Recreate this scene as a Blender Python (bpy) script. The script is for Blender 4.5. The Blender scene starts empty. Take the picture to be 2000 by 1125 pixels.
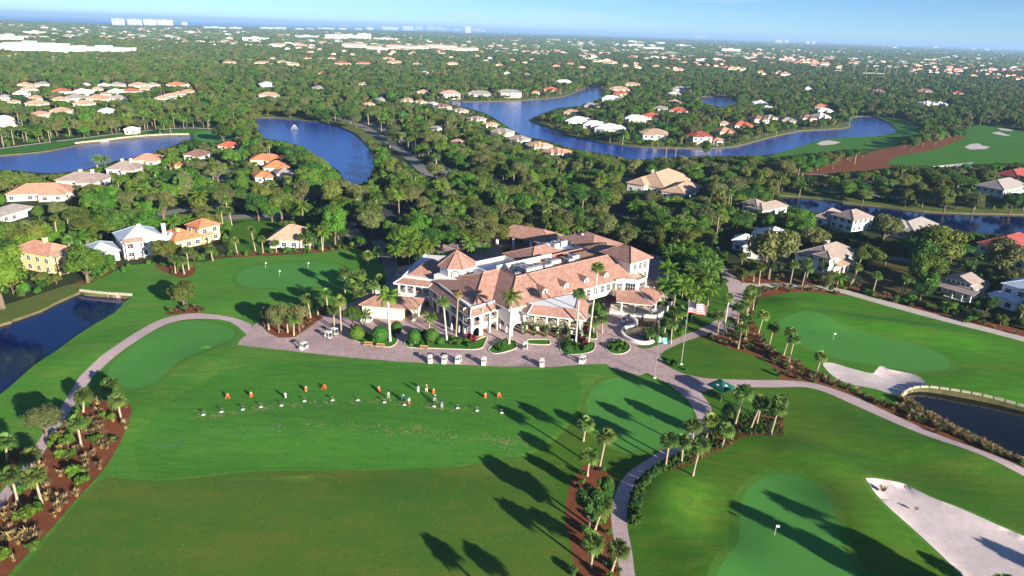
import bpy, bmesh, math, random, time
import numpy as np
from mathutils import Vector, Matrix, Euler
from mathutils.geometry import delaunay_2d_cdt
T0 = time.time()
R = math.radians
scene = bpy.context.scene
COL = scene.collection
random.seed(7); rng = np.random.default_rng(7)

# ------------------------------------------------------------------ camera (a drone 80 m up, tilted down, slightly rolled)
CAMZ = 80.0
FPX = 1350.0                    # focal length in photo pixels (photo 2000 wide)
ROLL = math.atan(0.0345)
PITCH = math.atan((562.5 - 58.5) * math.cos(ROLL) / FPX)
cam_d = bpy.data.cameras.new('camera'); cam_d.sensor_width = 36.0; cam_d.lens = 36.0 * FPX / 2000.0
cam_d.clip_start = 1.0; cam_d.clip_end = 200000.0
cam = bpy.data.objects.new('camera', cam_d); COL.objects.link(cam)
_r = Vector((1, 0, 0)); _f = Vector((0, math.cos(PITCH), -math.sin(PITCH))); _u = Vector((0, math.sin(PITCH), math.cos(PITCH)))
_c, _s = math.cos(ROLL), math.sin(ROLL)
_R = _r * _c + _u * _s; _U = -_r * _s + _u * _c
cam.matrix_world = Matrix(((_R.x, _U.x, -_f.x, 0), (_R.y, _U.y, -_f.y, 0), (_R.z, _U.z, -_f.z, CAMZ), (0, 0, 0, 1)))
scene.camera = cam

# ------------------------------------------------------------------ sky, sun, exposure
SUN_AZ = R(137.0)               # clockwise from +Y: behind the camera, to the right
SUN_EL = R(16.0)
w = bpy.data.worlds.new('World'); scene.world = w; w.use_nodes = True
nt = w.node_tree; nt.nodes.clear()
wo = nt.nodes.new('ShaderNodeOutputWorld'); bg = nt.nodes.new('ShaderNodeBackground'); sky = nt.nodes.new('ShaderNodeTexSky')
sky.sky_type = 'NISHITA'; sky.sun_disc = False; sky.sun_elevation = SUN_EL; sky.sun_rotation = SUN_AZ
sky.altitude = 80; sky.air_density = 0.6; sky.dust_density = 0.0; sky.ozone_density = 5.5
bg.inputs['Strength'].default_value = 0.062
tcw = nt.nodes.new('ShaderNodeTexCoord'); mpw = nt.nodes.new('ShaderNodeMapping'); mpw.inputs['Scale'].default_value = (3.0, 3.0, 26.0)
cn = nt.nodes.new('ShaderNodeTexNoise'); cn.inputs['Scale'].default_value = 1.6; cn.inputs['Detail'].default_value = 7; cn.inputs['Roughness'].default_value = 0.6
cr = nt.nodes.new('ShaderNodeMapRange'); cr.inputs[1].default_value = 0.50; cr.inputs[2].default_value = 0.78; cr.inputs[4].default_value = 0.34
cm = nt.nodes.new('ShaderNodeMix'); cm.data_type = 'RGBA'; cm.inputs[7].default_value = (6.0, 6.6, 7.6, 1)      # thin even veil of cloud over the whole sky
nt.links.new(tcw.outputs['Generated'], mpw.inputs['Vector']); nt.links.new(mpw.outputs[0], cn.inputs['Vector']); nt.links.new(cn.outputs['Fac'], cr.inputs[0]); nt.links.new(cr.outputs[0], cm.inputs[0])
nt.links.new(sky.outputs[0], cm.inputs[6]); nt.links.new(cm.outputs[2], bg.inputs['Color']); nt.links.new(bg.outputs[0], wo.inputs['Surface'])
sun_d = bpy.data.lights.new('sun', 'SUN'); sun_d.energy = 5.0; sun_d.angle = R(0.53); sun_d.color = (1.0, 0.90, 0.76)
sun = bpy.data.objects.new('sun', sun_d); COL.objects.link(sun)
to_sun = Vector((math.sin(SUN_AZ) * math.cos(SUN_EL), math.cos(SUN_AZ) * math.cos(SUN_EL), math.sin(SUN_EL)))
sun.rotation_euler = (-to_sun).to_track_quat('-Z', 'Y').to_euler(); sun.location = to_sun * 400
scene.view_settings.view_transform = 'Standard'; scene.view_settings.look = 'None'
scene.view_settings.gamma = 1.0; scene.view_settings.exposure = 1.28
scene.render.engine = 'CYCLES'
HAZE = 7.5e-5
scene.cycles.use_denoising = True
scene.cycles.max_bounces = 5; scene.cycles.diffuse_bounces = 2; scene.cycles.glossy_bounces = 2
scene.cycles.transmission_bounces = 2; scene.cycles.transparent_max_bounces = 8; scene.cycles.volume_bounces = 0

# ------------------------------------------------------------------ surveying: where a sight line of the photograph meets the level z
def ray(px, py):
    u = (px - 1000.0) / FPX; v = -(py - 562.5) / FPX
    return _R * u + _U * v + _f
def g(px, py, z=0.0):
    d = ray(px, py); t = (z - CAMZ) / d.z
    return (d.x * t, d.y * t)
def proj(x, y, z):
    p = Vector((x, y, z - CAMZ)); d = p.dot(_f)
    return (1000 + FPX * p.dot(_R) / d, 562.5 - FPX * p.dot(_U) / d)
def hgt(bx, by, tx, ty):
    x, y = g(bx, by); d = ray(tx, ty); t = y / d.y
    return CAMZ + d.z * t, d.x * t - x
def in_poly(x, y, poly):
    c = False; n = len(poly); j = n - 1
    for i in range(n):
        xi, yi = poly[i]; xj, yj = poly[j]
        if (yi > y) != (yj > y) and x < (xj - xi) * (y - yi) / (yj - yi) + xi: c = not c
        j = i
    return c
def smooth(poly, n=4, closed=True):
    out = []; m = len(poly)
    for i in range(m if closed else m - 1):
        if closed: p0, p1, p2, p3 = poly[i - 1], poly[i], poly[(i + 1) % m], poly[(i + 2) % m]
        else: p0, p1, p2, p3 = poly[max(i - 1, 0)], poly[i], poly[i + 1], poly[min(i + 2, m - 1)]
        for k in range(n):
            t = k / n; t2 = t * t; t3 = t2 * t
            out.append(tuple(0.5 * ((2 * p1[a]) + (-p0[a] + p2[a]) * t + (2 * p0[a] - 5 * p1[a] + 4 * p2[a] - p3[a]) * t2 + (-p0[a] + 3 * p1[a] - 3 * p2[a] + p3[a]) * t3) for a in (0, 1)))
    if not closed: out.append(tuple(poly[-1]))
    return out
def ribbon(pts, wd):
    """world polyline -> closed world polygon of width wd (number or list)"""
    L, Rr = [], []
    for i, p in enumerate(pts):
        a = pts[max(i - 1, 0)]; b = pts[min(i + 1, len(pts) - 1)]
        dx, dy = b[0] - a[0], b[1] - a[1]; l = math.hypot(dx, dy) or 1
        h = (wd[i] if isinstance(wd, list) else wd) / 2
        L.append((p[0] - dy / l * h, p[1] + dx / l * h)); Rr.append((p[0] + dy / l * h, p[1] - dx / l * h))
    return L + Rr[::-1]

# ------------------------------------------------------------------ tags and objects
def tag(o, label=None, cat=None, group=None, kind=None):
    if label: o['label'] = label
    if cat: o['category'] = cat
    if group: o['group'] = group
    if kind: o['kind'] = kind
    return o
def thing(name, loc=(0, 0, 0), rz=0.0, label=None, cat=None, group=None):
    o = bpy.data.objects.new(name, None); COL.objects.link(o); o.empty_display_size = 0.5
    o.location = loc; o.rotation_euler = (0, 0, rz)
    return tag(o, label, cat, group)
def link(name, me, parent=None, loc=None, rot=None, scale=None):
    o = bpy.data.objects.new(name, me); COL.objects.link(o)
    if parent is not None: o.parent = parent
    if loc is not None: o.location = loc
    if rot is not None: o.rotation_euler = rot
    if scale is not None: o.scale = scale
    return o
def copy_tree(o, parent=None):
    c = o.copy(); COL.objects.link(c)
    if parent is not None: c.parent = parent; c.matrix_parent_inverse = o.matrix_parent_inverse.copy()
    for ch in o.children: copy_tree(ch, c)
    return c
class MB:
    """collects vertices and faces for one mesh"""
    def __init__(s): s.v = []; s.f = []; s.m = []; s.cm = 0
    def add(s, vs, fs):
        n = len(s.v); s.v += [tuple(v) for v in vs]; s.f += [tuple(i + n for i in f) for f in fs]; s.m += [s.cm] * len(fs); return s
    def box(s, x0, y0, z0, x1, y1, z1):
        return s.add([(x0, y0, z0), (x1, y0, z0), (x1, y1, z0), (x0, y1, z0), (x0, y0, z1), (x1, y0, z1), (x1, y1, z1), (x0, y1, z1)],
                     [(3, 2, 1, 0), (4, 5, 6, 7), (0, 1, 5, 4), (1, 2, 6, 5), (2, 3, 7, 6), (3, 0, 4, 7)])
    def cbox(s, c, sx, sy, sz): return s.box(c[0] - sx / 2, c[1] - sy / 2, c[2] - sz / 2, c[0] + sx / 2, c[1] + sy / 2, c[2] + sz / 2)
    def prism(s, poly, z0, z1):
        n = len(poly)
        a = sum(poly[i - 1][0] * poly[i][1] - poly[i][0] * poly[i - 1][1] for i in range(n))
        if a < 0: poly = poly[::-1]
        return s.add([(p[0], p[1], z0) for p in poly] + [(p[0], p[1], z1) for p in poly],
                     [tuple(range(n - 1, -1, -1)), tuple(range(n, 2 * n))] + [(i, (i + 1) % n, n + (i + 1) % n, n + i) for i in range(n)])
    def tube(s, p0, p1, r0, r1=None, n=8, caps=True):
        r1 = r0 if r1 is None else r1
        a = Vector(p0); b = Vector(p1); d = (b - a).normalized(); t = d.orthogonal().normalized(); q = d.cross(t)
        vs = []
        for c, r in ((a, r0), (b, r1)):
            for i in range(n):
                an = 2 * math.pi * i / n; vs.append(c + t * (r * math.cos(an)) + q * (r * math.sin(an)))
        fs = [(i, (i + 1) % n, n + (i + 1) % n, n + i) for i in range(n)]
        if caps: fs += [tuple(range(n - 1, -1, -1)), tuple(range(n, 2 * n))]
        return s.add(vs, fs)
    def lathe(s, prof, n=10, c=(0, 0, 0)):
        vs = []
        for r, z in prof:
            for i in range(n):
                an = 2 * math.pi * i / n; vs.append((c[0] + r * math.cos(an), c[1] + r * math.sin(an), c[2] + z))
        fs = []
        for k in range(len(prof) - 1):
            for i in range(n):
                fs.append((k * n + i, k * n + (i + 1) % n, (k + 1) * n + (i + 1) % n, (k + 1) * n + i))
        fs += [tuple(range(n - 1, -1, -1)), tuple(range((len(prof) - 1) * n, len(prof) * n))]
        return s.add(vs, fs)
    def xf(s, M):
        s.v = [tuple(M @ Vector(v)) for v in s.v]; return s
    def mesh(s, name, mats, smooth_=False):
        me = bpy.data.meshes.new(name); me.from_pydata(s.v, [], s.f)
        for m in (mats if isinstance(mats, (list, tuple)) else [mats]): me.materials.append(m)
        if any(s.m): me.polygons.foreach_set('material_index', s.m)
        if smooth_: me.polygons.foreach_set('use_smooth', [True] * len(me.polygons))
        me.update(); return me
    def build(s, name, mats, parent=None, smooth_=False, **k): return link(name, s.mesh(name, mats, smooth_), parent, **k)
def np_mesh(name, V, F, mats, smooth_=False, mi=None):
    """V (n,3), F (m,k) arrays"""
    V = np.asarray(V, dtype=np.float32); F = np.asarray(F, dtype=np.int32)
    me = bpy.data.meshes.new(name); m, k = F.shape
    me.vertices.add(len(V)); me.vertices.foreach_set('co', V.ravel())
    me.loops.add(m * k); me.loops.foreach_set('vertex_index', F.ravel())
    me.polygons.add(m); me.polygons.foreach_set('loop_start', np.arange(0, m * k, k, dtype=np.int32))
    me.polygons.foreach_set('loop_total', np.full(m, k, dtype=np.int32))
    for x in (mats if isinstance(mats, (list, tuple)) else [mats]): me.materials.append(x)
    if mi is not None: me.polygons.foreach_set('material_index', np.asarray(mi, dtype=np.int32))
    if smooth_: me.polygons.foreach_set('use_smooth', np.ones(m, dtype=bool))
    me.update(calc_edges=True); return me

# ------------------------------------------------------------------ materials (all procedural)
def new_mat(name):
    m = bpy.data.materials.new(name); m.use_nodes = True; t = m.node_tree; t.nodes.clear()
    return m, t
def N(t, ty, **k):
    n = t.nodes.new(ty)
    for a, b in k.items():
        if a in n.inputs: n.inputs[a].default_value = b
        else: setattr(n, a, b)
    return n
def ramp(t, fac, stops, interp='LINEAR'):
    r = t.nodes.new('ShaderNodeValToRGB'); r.color_ramp.interpolation = interp
    while len(r.color_ramp.elements) < len(stops): r.color_ramp.elements.new(0.5)
    for e, (p, c) in zip(r.color_ramp.elements, stops): e.position = p; e.color = (*c, 1)
    t.links.new(fac, r.inputs[0]); return r.outputs[0]
def mixc(t, fac, a, b, mode='MIX'):
    n = t.nodes.new('ShaderNodeMix'); n.data_type = 'RGBA'; n.blend_type = mode
    for s, v in ((0, fac), (6, a), (7, b)):
        if hasattr(v, 'links'): t.links.new(v, n.inputs[s])
        elif s == 0: n.inputs[0].default_value = v
        else: n.inputs[s].default_value = (*v, 1)
    return n.outputs[2]
def noise(t, vec, scale, detail=3, rough=0.55):
    n = N(t, 'ShaderNodeTexNoise', Scale=scale, Detail=detail, Roughness=rough); t.links.new(vec, n.inputs['Vector']); return n.outputs['Fac']
def coords(t, world=True, scale=(1, 1, 1), rot=(0, 0, 0)):
    if world: o = t.nodes.new('ShaderNodeNewGeometry').outputs['Position']
    else: o = t.nodes.new('ShaderNodeTexCoord').outputs['Object']
    mp = N(t, 'ShaderNodeMapping'); mp.inputs['Scale'].default_value = scale; mp.inputs['Rotation'].default_value = rot
    t.links.new(o, mp.inputs['Vector']); return mp.outputs[0]
def finish(t, color, rough=0.8, spec=0.25, bump=None, bs=0.3, bd=0.05, metal=0.0):
    p = N(t, 'ShaderNodeBsdfPrincipled', Roughness=rough, Metallic=metal); p.inputs['Specular IOR Level'].default_value = spec
    if hasattr(color, 'links'): t.links.new(color, p.inputs['Base Color'])
    else: p.inputs['Base Color'].default_value = (*color, 1)
    if bump is not None:
        b = N(t, 'ShaderNodeBump', Strength=bs, Distance=bd); t.links.new(bump, b.inputs['Height']); t.links.new(b.outputs[0], p.inputs['Normal'])
    o = t.nodes.new('ShaderNodeOutputMaterial'); t.links.new(p.outputs[0], o.inputs['Surface']); return p
def m_plain(name, c, rough=0.6, spec=0.3, var=0.12, scale=1.5, metal=0.0):
    m, t = new_mat(name); v = coords(t, False)
    n = noise(t, v, scale, 4); col = ramp(t, n, [(0.3, tuple(x * (1 - var) for x in c)), (0.7, tuple(min(x * (1 + var), 0.95) for x in c))])
    finish(t, col, rough, spec, metal=metal); return m
def m_grass(name, a, b, c, dry=None, stripe=None, big=0.03, bump=0.25, worn=0.75):
    """a/b main greens, c lighter, dry patches, stripe = angle of the mowing lines"""
    m, t = new_mat(name); v = coords(t)
    n1 = noise(t, v, big, 4, 0.6); n2 = noise(t, v, 0.28, 5, 0.65); n3 = noise(t, v, 3.0, 3, 0.7); n4 = noise(t, v, 1.1, 4, 0.75)
    col = mixc(t, ramp(t, n1, [(0.38, (0, 0, 0)), (0.62, (1, 1, 1))]), a, b)
    col = mixc(t, ramp(t, n2, [(0.48, (0, 0, 0)), (0.72, (0.7,) * 3)]), col, c)
    if dry:
        nd = noise(t, coords(t, True, (0.35, 1.0, 1.0)), 0.11, 6, 0.75)
        col = mixc(t, ramp(t, nd, [(0.47, (0, 0, 0)), (0.68, (0.9,) * 3)]), col, dry)
    if stripe is not None:
        vs = coords(t, True, (0.18, 1.0, 1), (0, 0, stripe)); ns = noise(t, vs, 0.75, 3, 0.6)
        col = mixc(t, ramp(t, ns, [(0.40, (0, 0, 0)), (0.62, (0.55,) * 3)]), col, tuple(x * 0.66 for x in a))
    if worn:
        col = mixc(t, ramp(t, n4, [(0.52, (0, 0, 0)), (0.74, (worn,) * 3)]), col, (a[0] * 1.9, a[1] * 0.92, a[2] * 1.3))
        col = mixc(t, ramp(t, n4, [(0.28, (worn,) * 3), (0.46, (0, 0, 0))]), col, tuple(x * 0.6 for x in a))
    col = mixc(t, ramp(t, n3, [(0.35, (0.6,) * 3), (0.62, (0, 0, 0))]), col, tuple(x * 0.62 for x in a))
    finish(t, col, 0.9, 0.15, n3, bump, 0.06); return m
def m_ground(name, stops, s1, s2, bump=0.3, rough=0.95, dark=0.55):
    m, t = new_mat(name); v = coords(t)
    n1 = noise(t, v, s1, 6, 0.65); n2 = noise(t, v, s2, 4, 0.7)
    c = ramp(t, n1, stops); c = mixc(t, ramp(t, n2, [(0.35, (0.5,) * 3), (0.6, (0, 0, 0))]), c, tuple(x * dark for x in stops[0][1]))
    finish(t, c, rough, 0.15, n2, bump, 0.08); return m
def m_paver(name, a, b, cell, joint):
    m, t = new_mat(name); v = coords(t, True, (1, 1.6, 1), (0, 0, 0.6))
    vo = N(t, 'ShaderNodeTexVoronoi', Scale=cell); t.links.new(v, vo.inputs['Vector'])
    ve = N(t, 'ShaderNodeTexVoronoi', Scale=cell, feature='DISTANCE_TO_EDGE'); t.links.new(v, ve.inputs['Vector'])
    sx = N(t, 'ShaderNodeSeparateColor'); t.links.new(vo.outputs['Color'], sx.inputs[0])
    c = mixc(t, sx.outputs[0], a, b); n = noise(t, v, 0.12, 5); c = mixc(t, ramp(t, n, [(0.4, (0, 0, 0)), (0.7, (0.6,) * 3)]), c, tuple(x * 0.78 for x in a))
    c = mixc(t, ramp(t, ve.outputs['Distance'], [(0.0, (0.7,) * 3), (0.09, (0, 0, 0))]), c, joint)
    finish(t, c, 0.85, 0.2, ve.outputs['Distance'], 0.2, 0.02); return m
def m_roof(name, a, b, c, course=0.16, rough=0.75):
    """clay or concrete tile: every tile its own tone, courses follow the height up the slope"""
    m, t = new_mat(name); v = coords(t, True)
    vo = N(t, 'ShaderNodeTexVoronoi', Scale=1.7); t.links.new(coords(t, True, (1, 1, 2.4)), vo.inputs['Vector'])
    sx = N(t, 'ShaderNodeSeparateColor'); t.links.new(vo.outputs['Color'], sx.inputs[0])
    col = mixc(t, sx.outputs[0], a, b); col = mixc(t, ramp(t, sx.outputs[1], [(0.6, (0, 0, 0)), (0.9, (0.8,) * 3)]), col, c)
    n = noise(t, v, 0.5, 4); col = mixc(t, ramp(t, n, [(0.4, (0, 0, 0)), (0.75, (0.5,) * 3)]), col, tuple(x * 0.6 for x in a))
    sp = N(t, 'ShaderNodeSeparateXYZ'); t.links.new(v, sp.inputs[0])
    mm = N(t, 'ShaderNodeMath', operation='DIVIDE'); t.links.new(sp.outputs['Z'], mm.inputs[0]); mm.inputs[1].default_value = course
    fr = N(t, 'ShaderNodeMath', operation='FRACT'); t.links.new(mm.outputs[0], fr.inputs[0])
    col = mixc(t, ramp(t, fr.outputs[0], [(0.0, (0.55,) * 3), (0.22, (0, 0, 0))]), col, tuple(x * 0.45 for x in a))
    finish(t, col, rough, 0.2, fr.outputs[0], 0.5, 0.06); return m
def m_wall(name, c, var=0.06):
    m, t = new_mat(name); v = coords(t, True); n = noise(t, v, 0.7, 5, 0.7); n2 = noise(t, v, 8, 3)
    col = ramp(t, n, [(0.3, tuple(x * (1 - var * 2) for x in c)), (0.65, c)])
    finish(t, col, 0.85, 0.2, n2, 0.1, 0.02); return m
def m_leaf(name, a, b, c, scale=0.35, trans=0.22, rough=0.6):
    m, t = new_mat(name); v = coords(t, False); n = noise(t, v, scale, 3, 0.6); n2 = noise(t, v, 2.6, 2, 0.6)
    oi = t.nodes.new('ShaderNodeObjectInfo')
    col = mixc(t, ramp(t, n, [(0.35, (0, 0, 0)), (0.65, (1, 1, 1))]), a, b)
    col = mixc(t, ramp(t, n2, [(0.5, (0, 0, 0)), (0.75, (0.6,) * 3)]), col, c)
    hv = N(t, 'ShaderNodeHueSaturation'); t.links.new(col, hv.inputs['Color'])
    mr = N(t, 'ShaderNodeMapRange'); t.links.new(oi.outputs['Random'], mr.inputs[0]); mr.inputs[3].default_value = 0.475; mr.inputs[4].default_value = 0.525
    t.links.new(mr.outputs[0], hv.inputs['Hue'])
    mu = N(t, 'ShaderNodeMath', operation='MULTIPLY_ADD'); t.links.new(oi.outputs['Random'], mu.inputs[0]); mu.inputs[1].default_value = 13.7; mu.inputs[2].default_value = 0.3
    fr = N(t, 'ShaderNodeMath', operation='FRACT'); t.links.new(mu.outputs[0], fr.inputs[0])
    mr2 = N(t, 'ShaderNodeMapRange'); t.links.new(fr.outputs[0], mr2.inputs[0]); mr2.inputs[3].default_value = 0.72; mr2.inputs[4].default_value = 1.3
    t.links.new(mr2.outputs[0], hv.inputs['Value'])
    p = N(t, 'ShaderNodeBsdfPrincipled', Roughness=rough); p.inputs['Specular IOR Level'].default_value = 0.25; t.links.new(hv.outputs[0], p.inputs['Base Color'])
    tr = N(t, 'ShaderNodeBsdfTranslucent'); t.links.new(hv.outputs[0], tr.inputs['Color'])
    mx = N(t, 'ShaderNodeMixShader'); mx.inputs[0].default_value = trans; t.links.new(p.outputs[0], mx.inputs[1]); t.links.new(tr.outputs[0], mx.inputs[2])
    o = t.nodes.new('ShaderNodeOutputMaterial'); t.links.new(mx.outputs[0], o.inputs['Surface']); return m
def m_water(name, c, rough=0.06, bs=0.12, scale=0.6):
    m, t = new_mat(name); v = coords(t, True, (1, 1, 1)); n = noise(t, v, scale, 4, 0.6)
    p = finish(t, c, rough, 0.5, n, bs, 0.25); p.inputs['IOR'].default_value = 1.33; return m
def m_glass(name, c): 
    m, t = new_mat(name); finish(t, c, 0.08, 0.6); return m

G_TEE = m_grass('tee_turf', (0.056, 0.220, 0.022), (0.072, 0.247, 0.024), (0.097, 0.260, 0.024), stripe=0.05)
G_RANGE = m_grass('range_turf', (0.054, 0.158, 0.016), (0.087, 0.171, 0.018), (0.113, 0.180, 0.020), dry=(0.158, 0.173, 0.028))
G_LAWN = m_grass('lawn_turf', (0.048, 0.160, 0.010), (0.075, 0.194, 0.010), (0.106, 0.206, 0.014), dry=(0.129, 0.160, 0.019), stripe=0.7)
G_LAWNW = m_grass('west_lawn_turf', (0.066, 0.244, 0.023), (0.092, 0.271, 0.028), (0.123, 0.278, 0.030), dry=(0.181, 0.258, 0.039), stripe=-0.6)
G_LAWNN = m_grass('north_lawn_turf', (0.045, 0.195, 0.010), (0.069, 0.251, 0.011), (0.097, 0.285, 0.013), dry=(0.133, 0.209, 0.021), stripe=0.5)
G_COLLAR = m_grass('collar_turf', (0.052, 0.200, 0.020), (0.073, 0.206, 0.022), (0.105, 0.213, 0.026), dry=(0.145, 0.194, 0.031), big=.12)
G_GREEN = m_grass('green_turf', (0.068, 0.247, 0.041), (0.076, 0.267, 0.046), (0.088, 0.273, 0.048), bump=0.05, worn=0.18)
G_FAIR = m_grass('fairway_turf', (0.048, 0.184, 0.014), (0.060, 0.207, 0.016), (0.072, 0.213, 0.020), stripe=0.3)
G_BANK = m_grass('bank_turf', (0.090, 0.150, 0.025), (0.120, 0.165, 0.030), (0.150, 0.170, 0.040), dry=(0.17, 0.15, 0.05))
G_YARD = m_grass('dry_yard_turf', (0.100, 0.090, 0.025), (0.075, 0.085, 0.022), (0.12, 0.10, 0.03))
M_FLOOR = m_ground('forest_floor', [(0.3, (0.018, 0.030, 0.009)), (0.5, (0.032, 0.050, 0.014)), (0.68, (0.050, 0.060, 0.022)), (0.85, (0.085, 0.075, 0.045))], 0.05, 0.6)
M_MULCH = m_ground('mulch', [(0.3, (0.150, 0.048, 0.020)), (0.6, (0.22, 0.078, 0.034)), (0.85, (0.29, 0.125, 0.06))], 0.5, 4.0, 0.6)
M_SAND = m_ground('sand', [(0.3, (0.52, 0.45, 0.44)), (0.7, (0.63, 0.55, 0.54))], 0.25, 0.9, 0.12, dark=0.86)
M_PAVER = m_paver('brick_paver', (0.40, 0.285, 0.285), (0.58, 0.43, 0.43), 1.55, (0.22, 0.17, 0.155))
M_PATH = m_paver('path_paver', (0.47, 0.355, 0.37), (0.58, 0.45, 0.47), 2.2, (0.30, 0.23, 0.21))
M_CONC = m_ground('concrete_path', [(0.3, (0.50, 0.44, 0.39)), (0.7, (0.62, 0.56, 0.50))], 0.3, 2.0, 0.1)
M_ASPH = m_ground('asphalt', [(0.3, (0.050, 0.050, 0.054)), (0.7, (0.085, 0.085, 0.088))], 0.2, 3.0, 0.2)
M_ROAD = m_ground('pale_asphalt', [(0.3, (0.19, 0.18, 0.175)), (0.7, (0.26, 0.25, 0.24))], 0.2, 3.0, 0.1)
M_WATER = m_water('pond_water', (0.003, 0.042, 0.300), 0.14, 0.6, 0.8)
M_WATERN = m_water('dark_pond_water', (0.002, 0.010, 0.068), 0.07, 0.08, 0.7); M_WATERK = m_water('black_pond_water', (0.004, 0.005, 0.007), 0.07, 0.06, 0.7); M_WATERG = m_water('brown_garden_water', (0.03, 0.022, 0.012), 0.07, 0.06, 0.9)
M_SEA = m_water('sea_water', (0.01, 0.16, 0.62), 0.35, 0.2, 0.02)
M_BANK = m_ground('bank_soil', [(0.3, (0.10, 0.09, 0.04)), (0.7, (0.17, 0.15, 0.07))], 0.4, 2.0)

# ================================================================== GROUND: one sheet partitioned into lawns, paths, beds, ponds
def gp(pts): return [g(x, y) for x, y in pts]
def bump_at(px, py, amp, rx, ry, ang=0.0):
    x, y = g(px, py); return (x, y, amp, rx, ry, math.cos(R(ang)), math.sin(R(ang)))
BUMPS = [bump_at(1305, 985, 1.7, 5, 7, 20), bump_at(1330, 945, 1.2, 9, 6, 0), bump_at(1580, 900, 2.4, 15, 5.5, -35), bump_at(1670, 1010, 1.8, 5.5, 10, 30),
         bump_at(1390, 1010, -1.2, 6, 9, 0), bump_at(1380, 1110, 0.8, 6, 8, 0), bump_at(1555, 600, 2.2, 9, 5, -20), bump_at(1640, 628, 1.9, 16, 5, -18),
         bump_at(1800, 652, 1.8, 18, 6, -15), bump_at(1850, 890, 1.6, 15, 5, -25), bump_at(1920, 760, 0.8, 14, 8, 0), bump_at(1760, 900, -0.6, 12, 7, -30),
         bump_at(700, 905, -0.5, 45, 7, 0), bump_at(650, 830, 0.5, 45, 9, 0), bump_at(600, 730, 0.35, 40, 10, 0), bump_at(420, 700, 0.5, 8, 8, 0),
         bump_at(180, 690, 0.8, 9, 14, -35), bump_at(450, 590, 0.6, 12, 10, 0), bump_at(300, 560, 0.5, 14, 10, 0), bump_at(290, 800, 0.5, 10, 8, 0),
         bump_at(1150, 740, 0.5, 9, 10, 0), bump_at(1420, 705, 0.4, 12, 10, 0), bump_at(1700, 830, 0.6, 10, 5, -30), bump_at(1850, 1000, 0.7, 10, 4, -30)]
def hz(x, y):
    if y > 260 or y < 30 or abs(x) > 260: return 0.0
    h = 0.0
    for bx, by, a, rx, ry, c, s in BUMPS:
        dx, dy = x - bx, y - by; u = (dx * c + dy * s) / rx; v = (-dx * s + dy * c) / ry
        q = u * u + v * v
        if q < 6: h += a * math.exp(-q)
    return h

PX = {}      # named outlines in photo pixels, kept for planting
PX['lawn'] = [(-700, 660), (-200, 622), (0, 605), (60, 582), (120, 562), (150, 553), (200, 543), (240, 520), (300, 513), (400, 511), (440, 503), (520, 500), (600, 495), (690, 483),
              (735, 500), (760, 530), (800, 600), (1000, 640), (1250, 600), (1395, 560), (1440, 556), (1480, 566), (1540, 560), (1660, 576), (1740, 600), (1860, 633), (2000, 667), (2600, 830), (3600, 1500), (-1800, 1500)]
PX['tee'] = [(262, 880), (275, 850), (330, 790), (400, 745), (470, 720), (600, 708), (800, 716), (1000, 724), (1100, 725), (1130, 745), (1130, 790), (1080, 850), (1020, 885), (900, 905), (700, 912), (500, 915), (340, 932), (280, 925)]
PX['range'] = [(20, 1130), (110, 1030), (190, 940), (250, 935), (340, 937), (500, 918), (700, 915), (900, 908), (1020, 890), (1075, 930), (1100, 1000), (1105, 1060), (1122, 1130), (1140, 1300), (-250, 1350)]
PX['green_w'] = [(385, 627), (420, 632), (448, 641), (458, 651), (448, 663), (406, 684), (353, 705), (325, 730), (297, 751), (266, 760), (241, 755), (220, 742), (211, 726), (238, 698), (280, 663), (315, 641), (350, 630)]
PX['green_nw'] = [(462, 548), (469, 531), (508, 518), (578, 513), (648, 515), (682, 527), (690, 541), (650, 556), (578, 563), (508, 563), (476, 559)]
PX['green_s'] = [(1147, 787), (1160, 761), (1186, 745), (1221, 738), (1281, 745), (1320, 766), (1346, 791), (1354, 812), (1350, 834), (1324, 858), (1281, 875), (1238, 880), (1195, 868), (1160, 843), (1147, 812)]
PX['green_n'] = [(1524, 625), (1566, 617), (1597, 622), (1650, 643), (1720, 660), (1790, 674), (1842, 695), (1856, 713), (1839, 725), (1772, 723), (1685, 709), (1615, 695), (1559, 671), (1531, 646)]
PX['green_se'] = [(1400, 1150), (1423, 1085), (1442, 1055), (1447, 1013), (1451, 972), (1476, 942), (1513, 928), (1551, 934), (1589, 953), (1615, 980), (1627, 1013), (1642, 1059), (1664, 1100), (1690, 1160), (1640, 1230), (1480, 1240)]
PX['bunker_n'] = [(1607, 711), (1627, 709), (1661, 719), (1702, 729), (1712, 722), (1721, 715), (1740, 722), (1789, 734), (1806, 753), (1770, 762), (1755, 772), (1710, 760), (1657, 749), (1627, 734)]
PX['bunker_s'] = [(1691, 951), (1698, 946), (1759, 949), (1785, 961), (1823, 980), (1872, 998), (1948, 1029), (2000, 1049), (2110, 1095), (2160, 1160), (2080, 1230), (1960, 1200), (1880, 1125), (1834, 1082), (1778, 1032), (1721, 983)]
PX['plaza'] = [(464, 674), (470, 664), (480, 655), (490, 640), (505, 628), (520, 648), (545, 660), (577, 658), (610, 635), (650, 605), (690, 590), (720, 570), (760, 560), (780, 520), (1000, 480), (1150, 470), (1290, 500), (1330, 560), (1330, 610),
               (1275, 676), (1309, 662), (1351, 649), (1379, 637), (1402, 623), (1436, 640), (1400, 655), (1369, 657), (1330, 670), (1300, 684), (1290, 692), (1293, 705), (1316, 722), (1351, 734), (1379, 740), (1378, 752), (1367, 765),
               (1337, 774), (1303, 748), (1264, 728), (1250, 734), (1199, 722), (1182, 712), (1135, 714), (1076, 718), (977, 716), (850, 711), (779, 707), (680, 699), (595, 689), (490, 678)]
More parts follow.
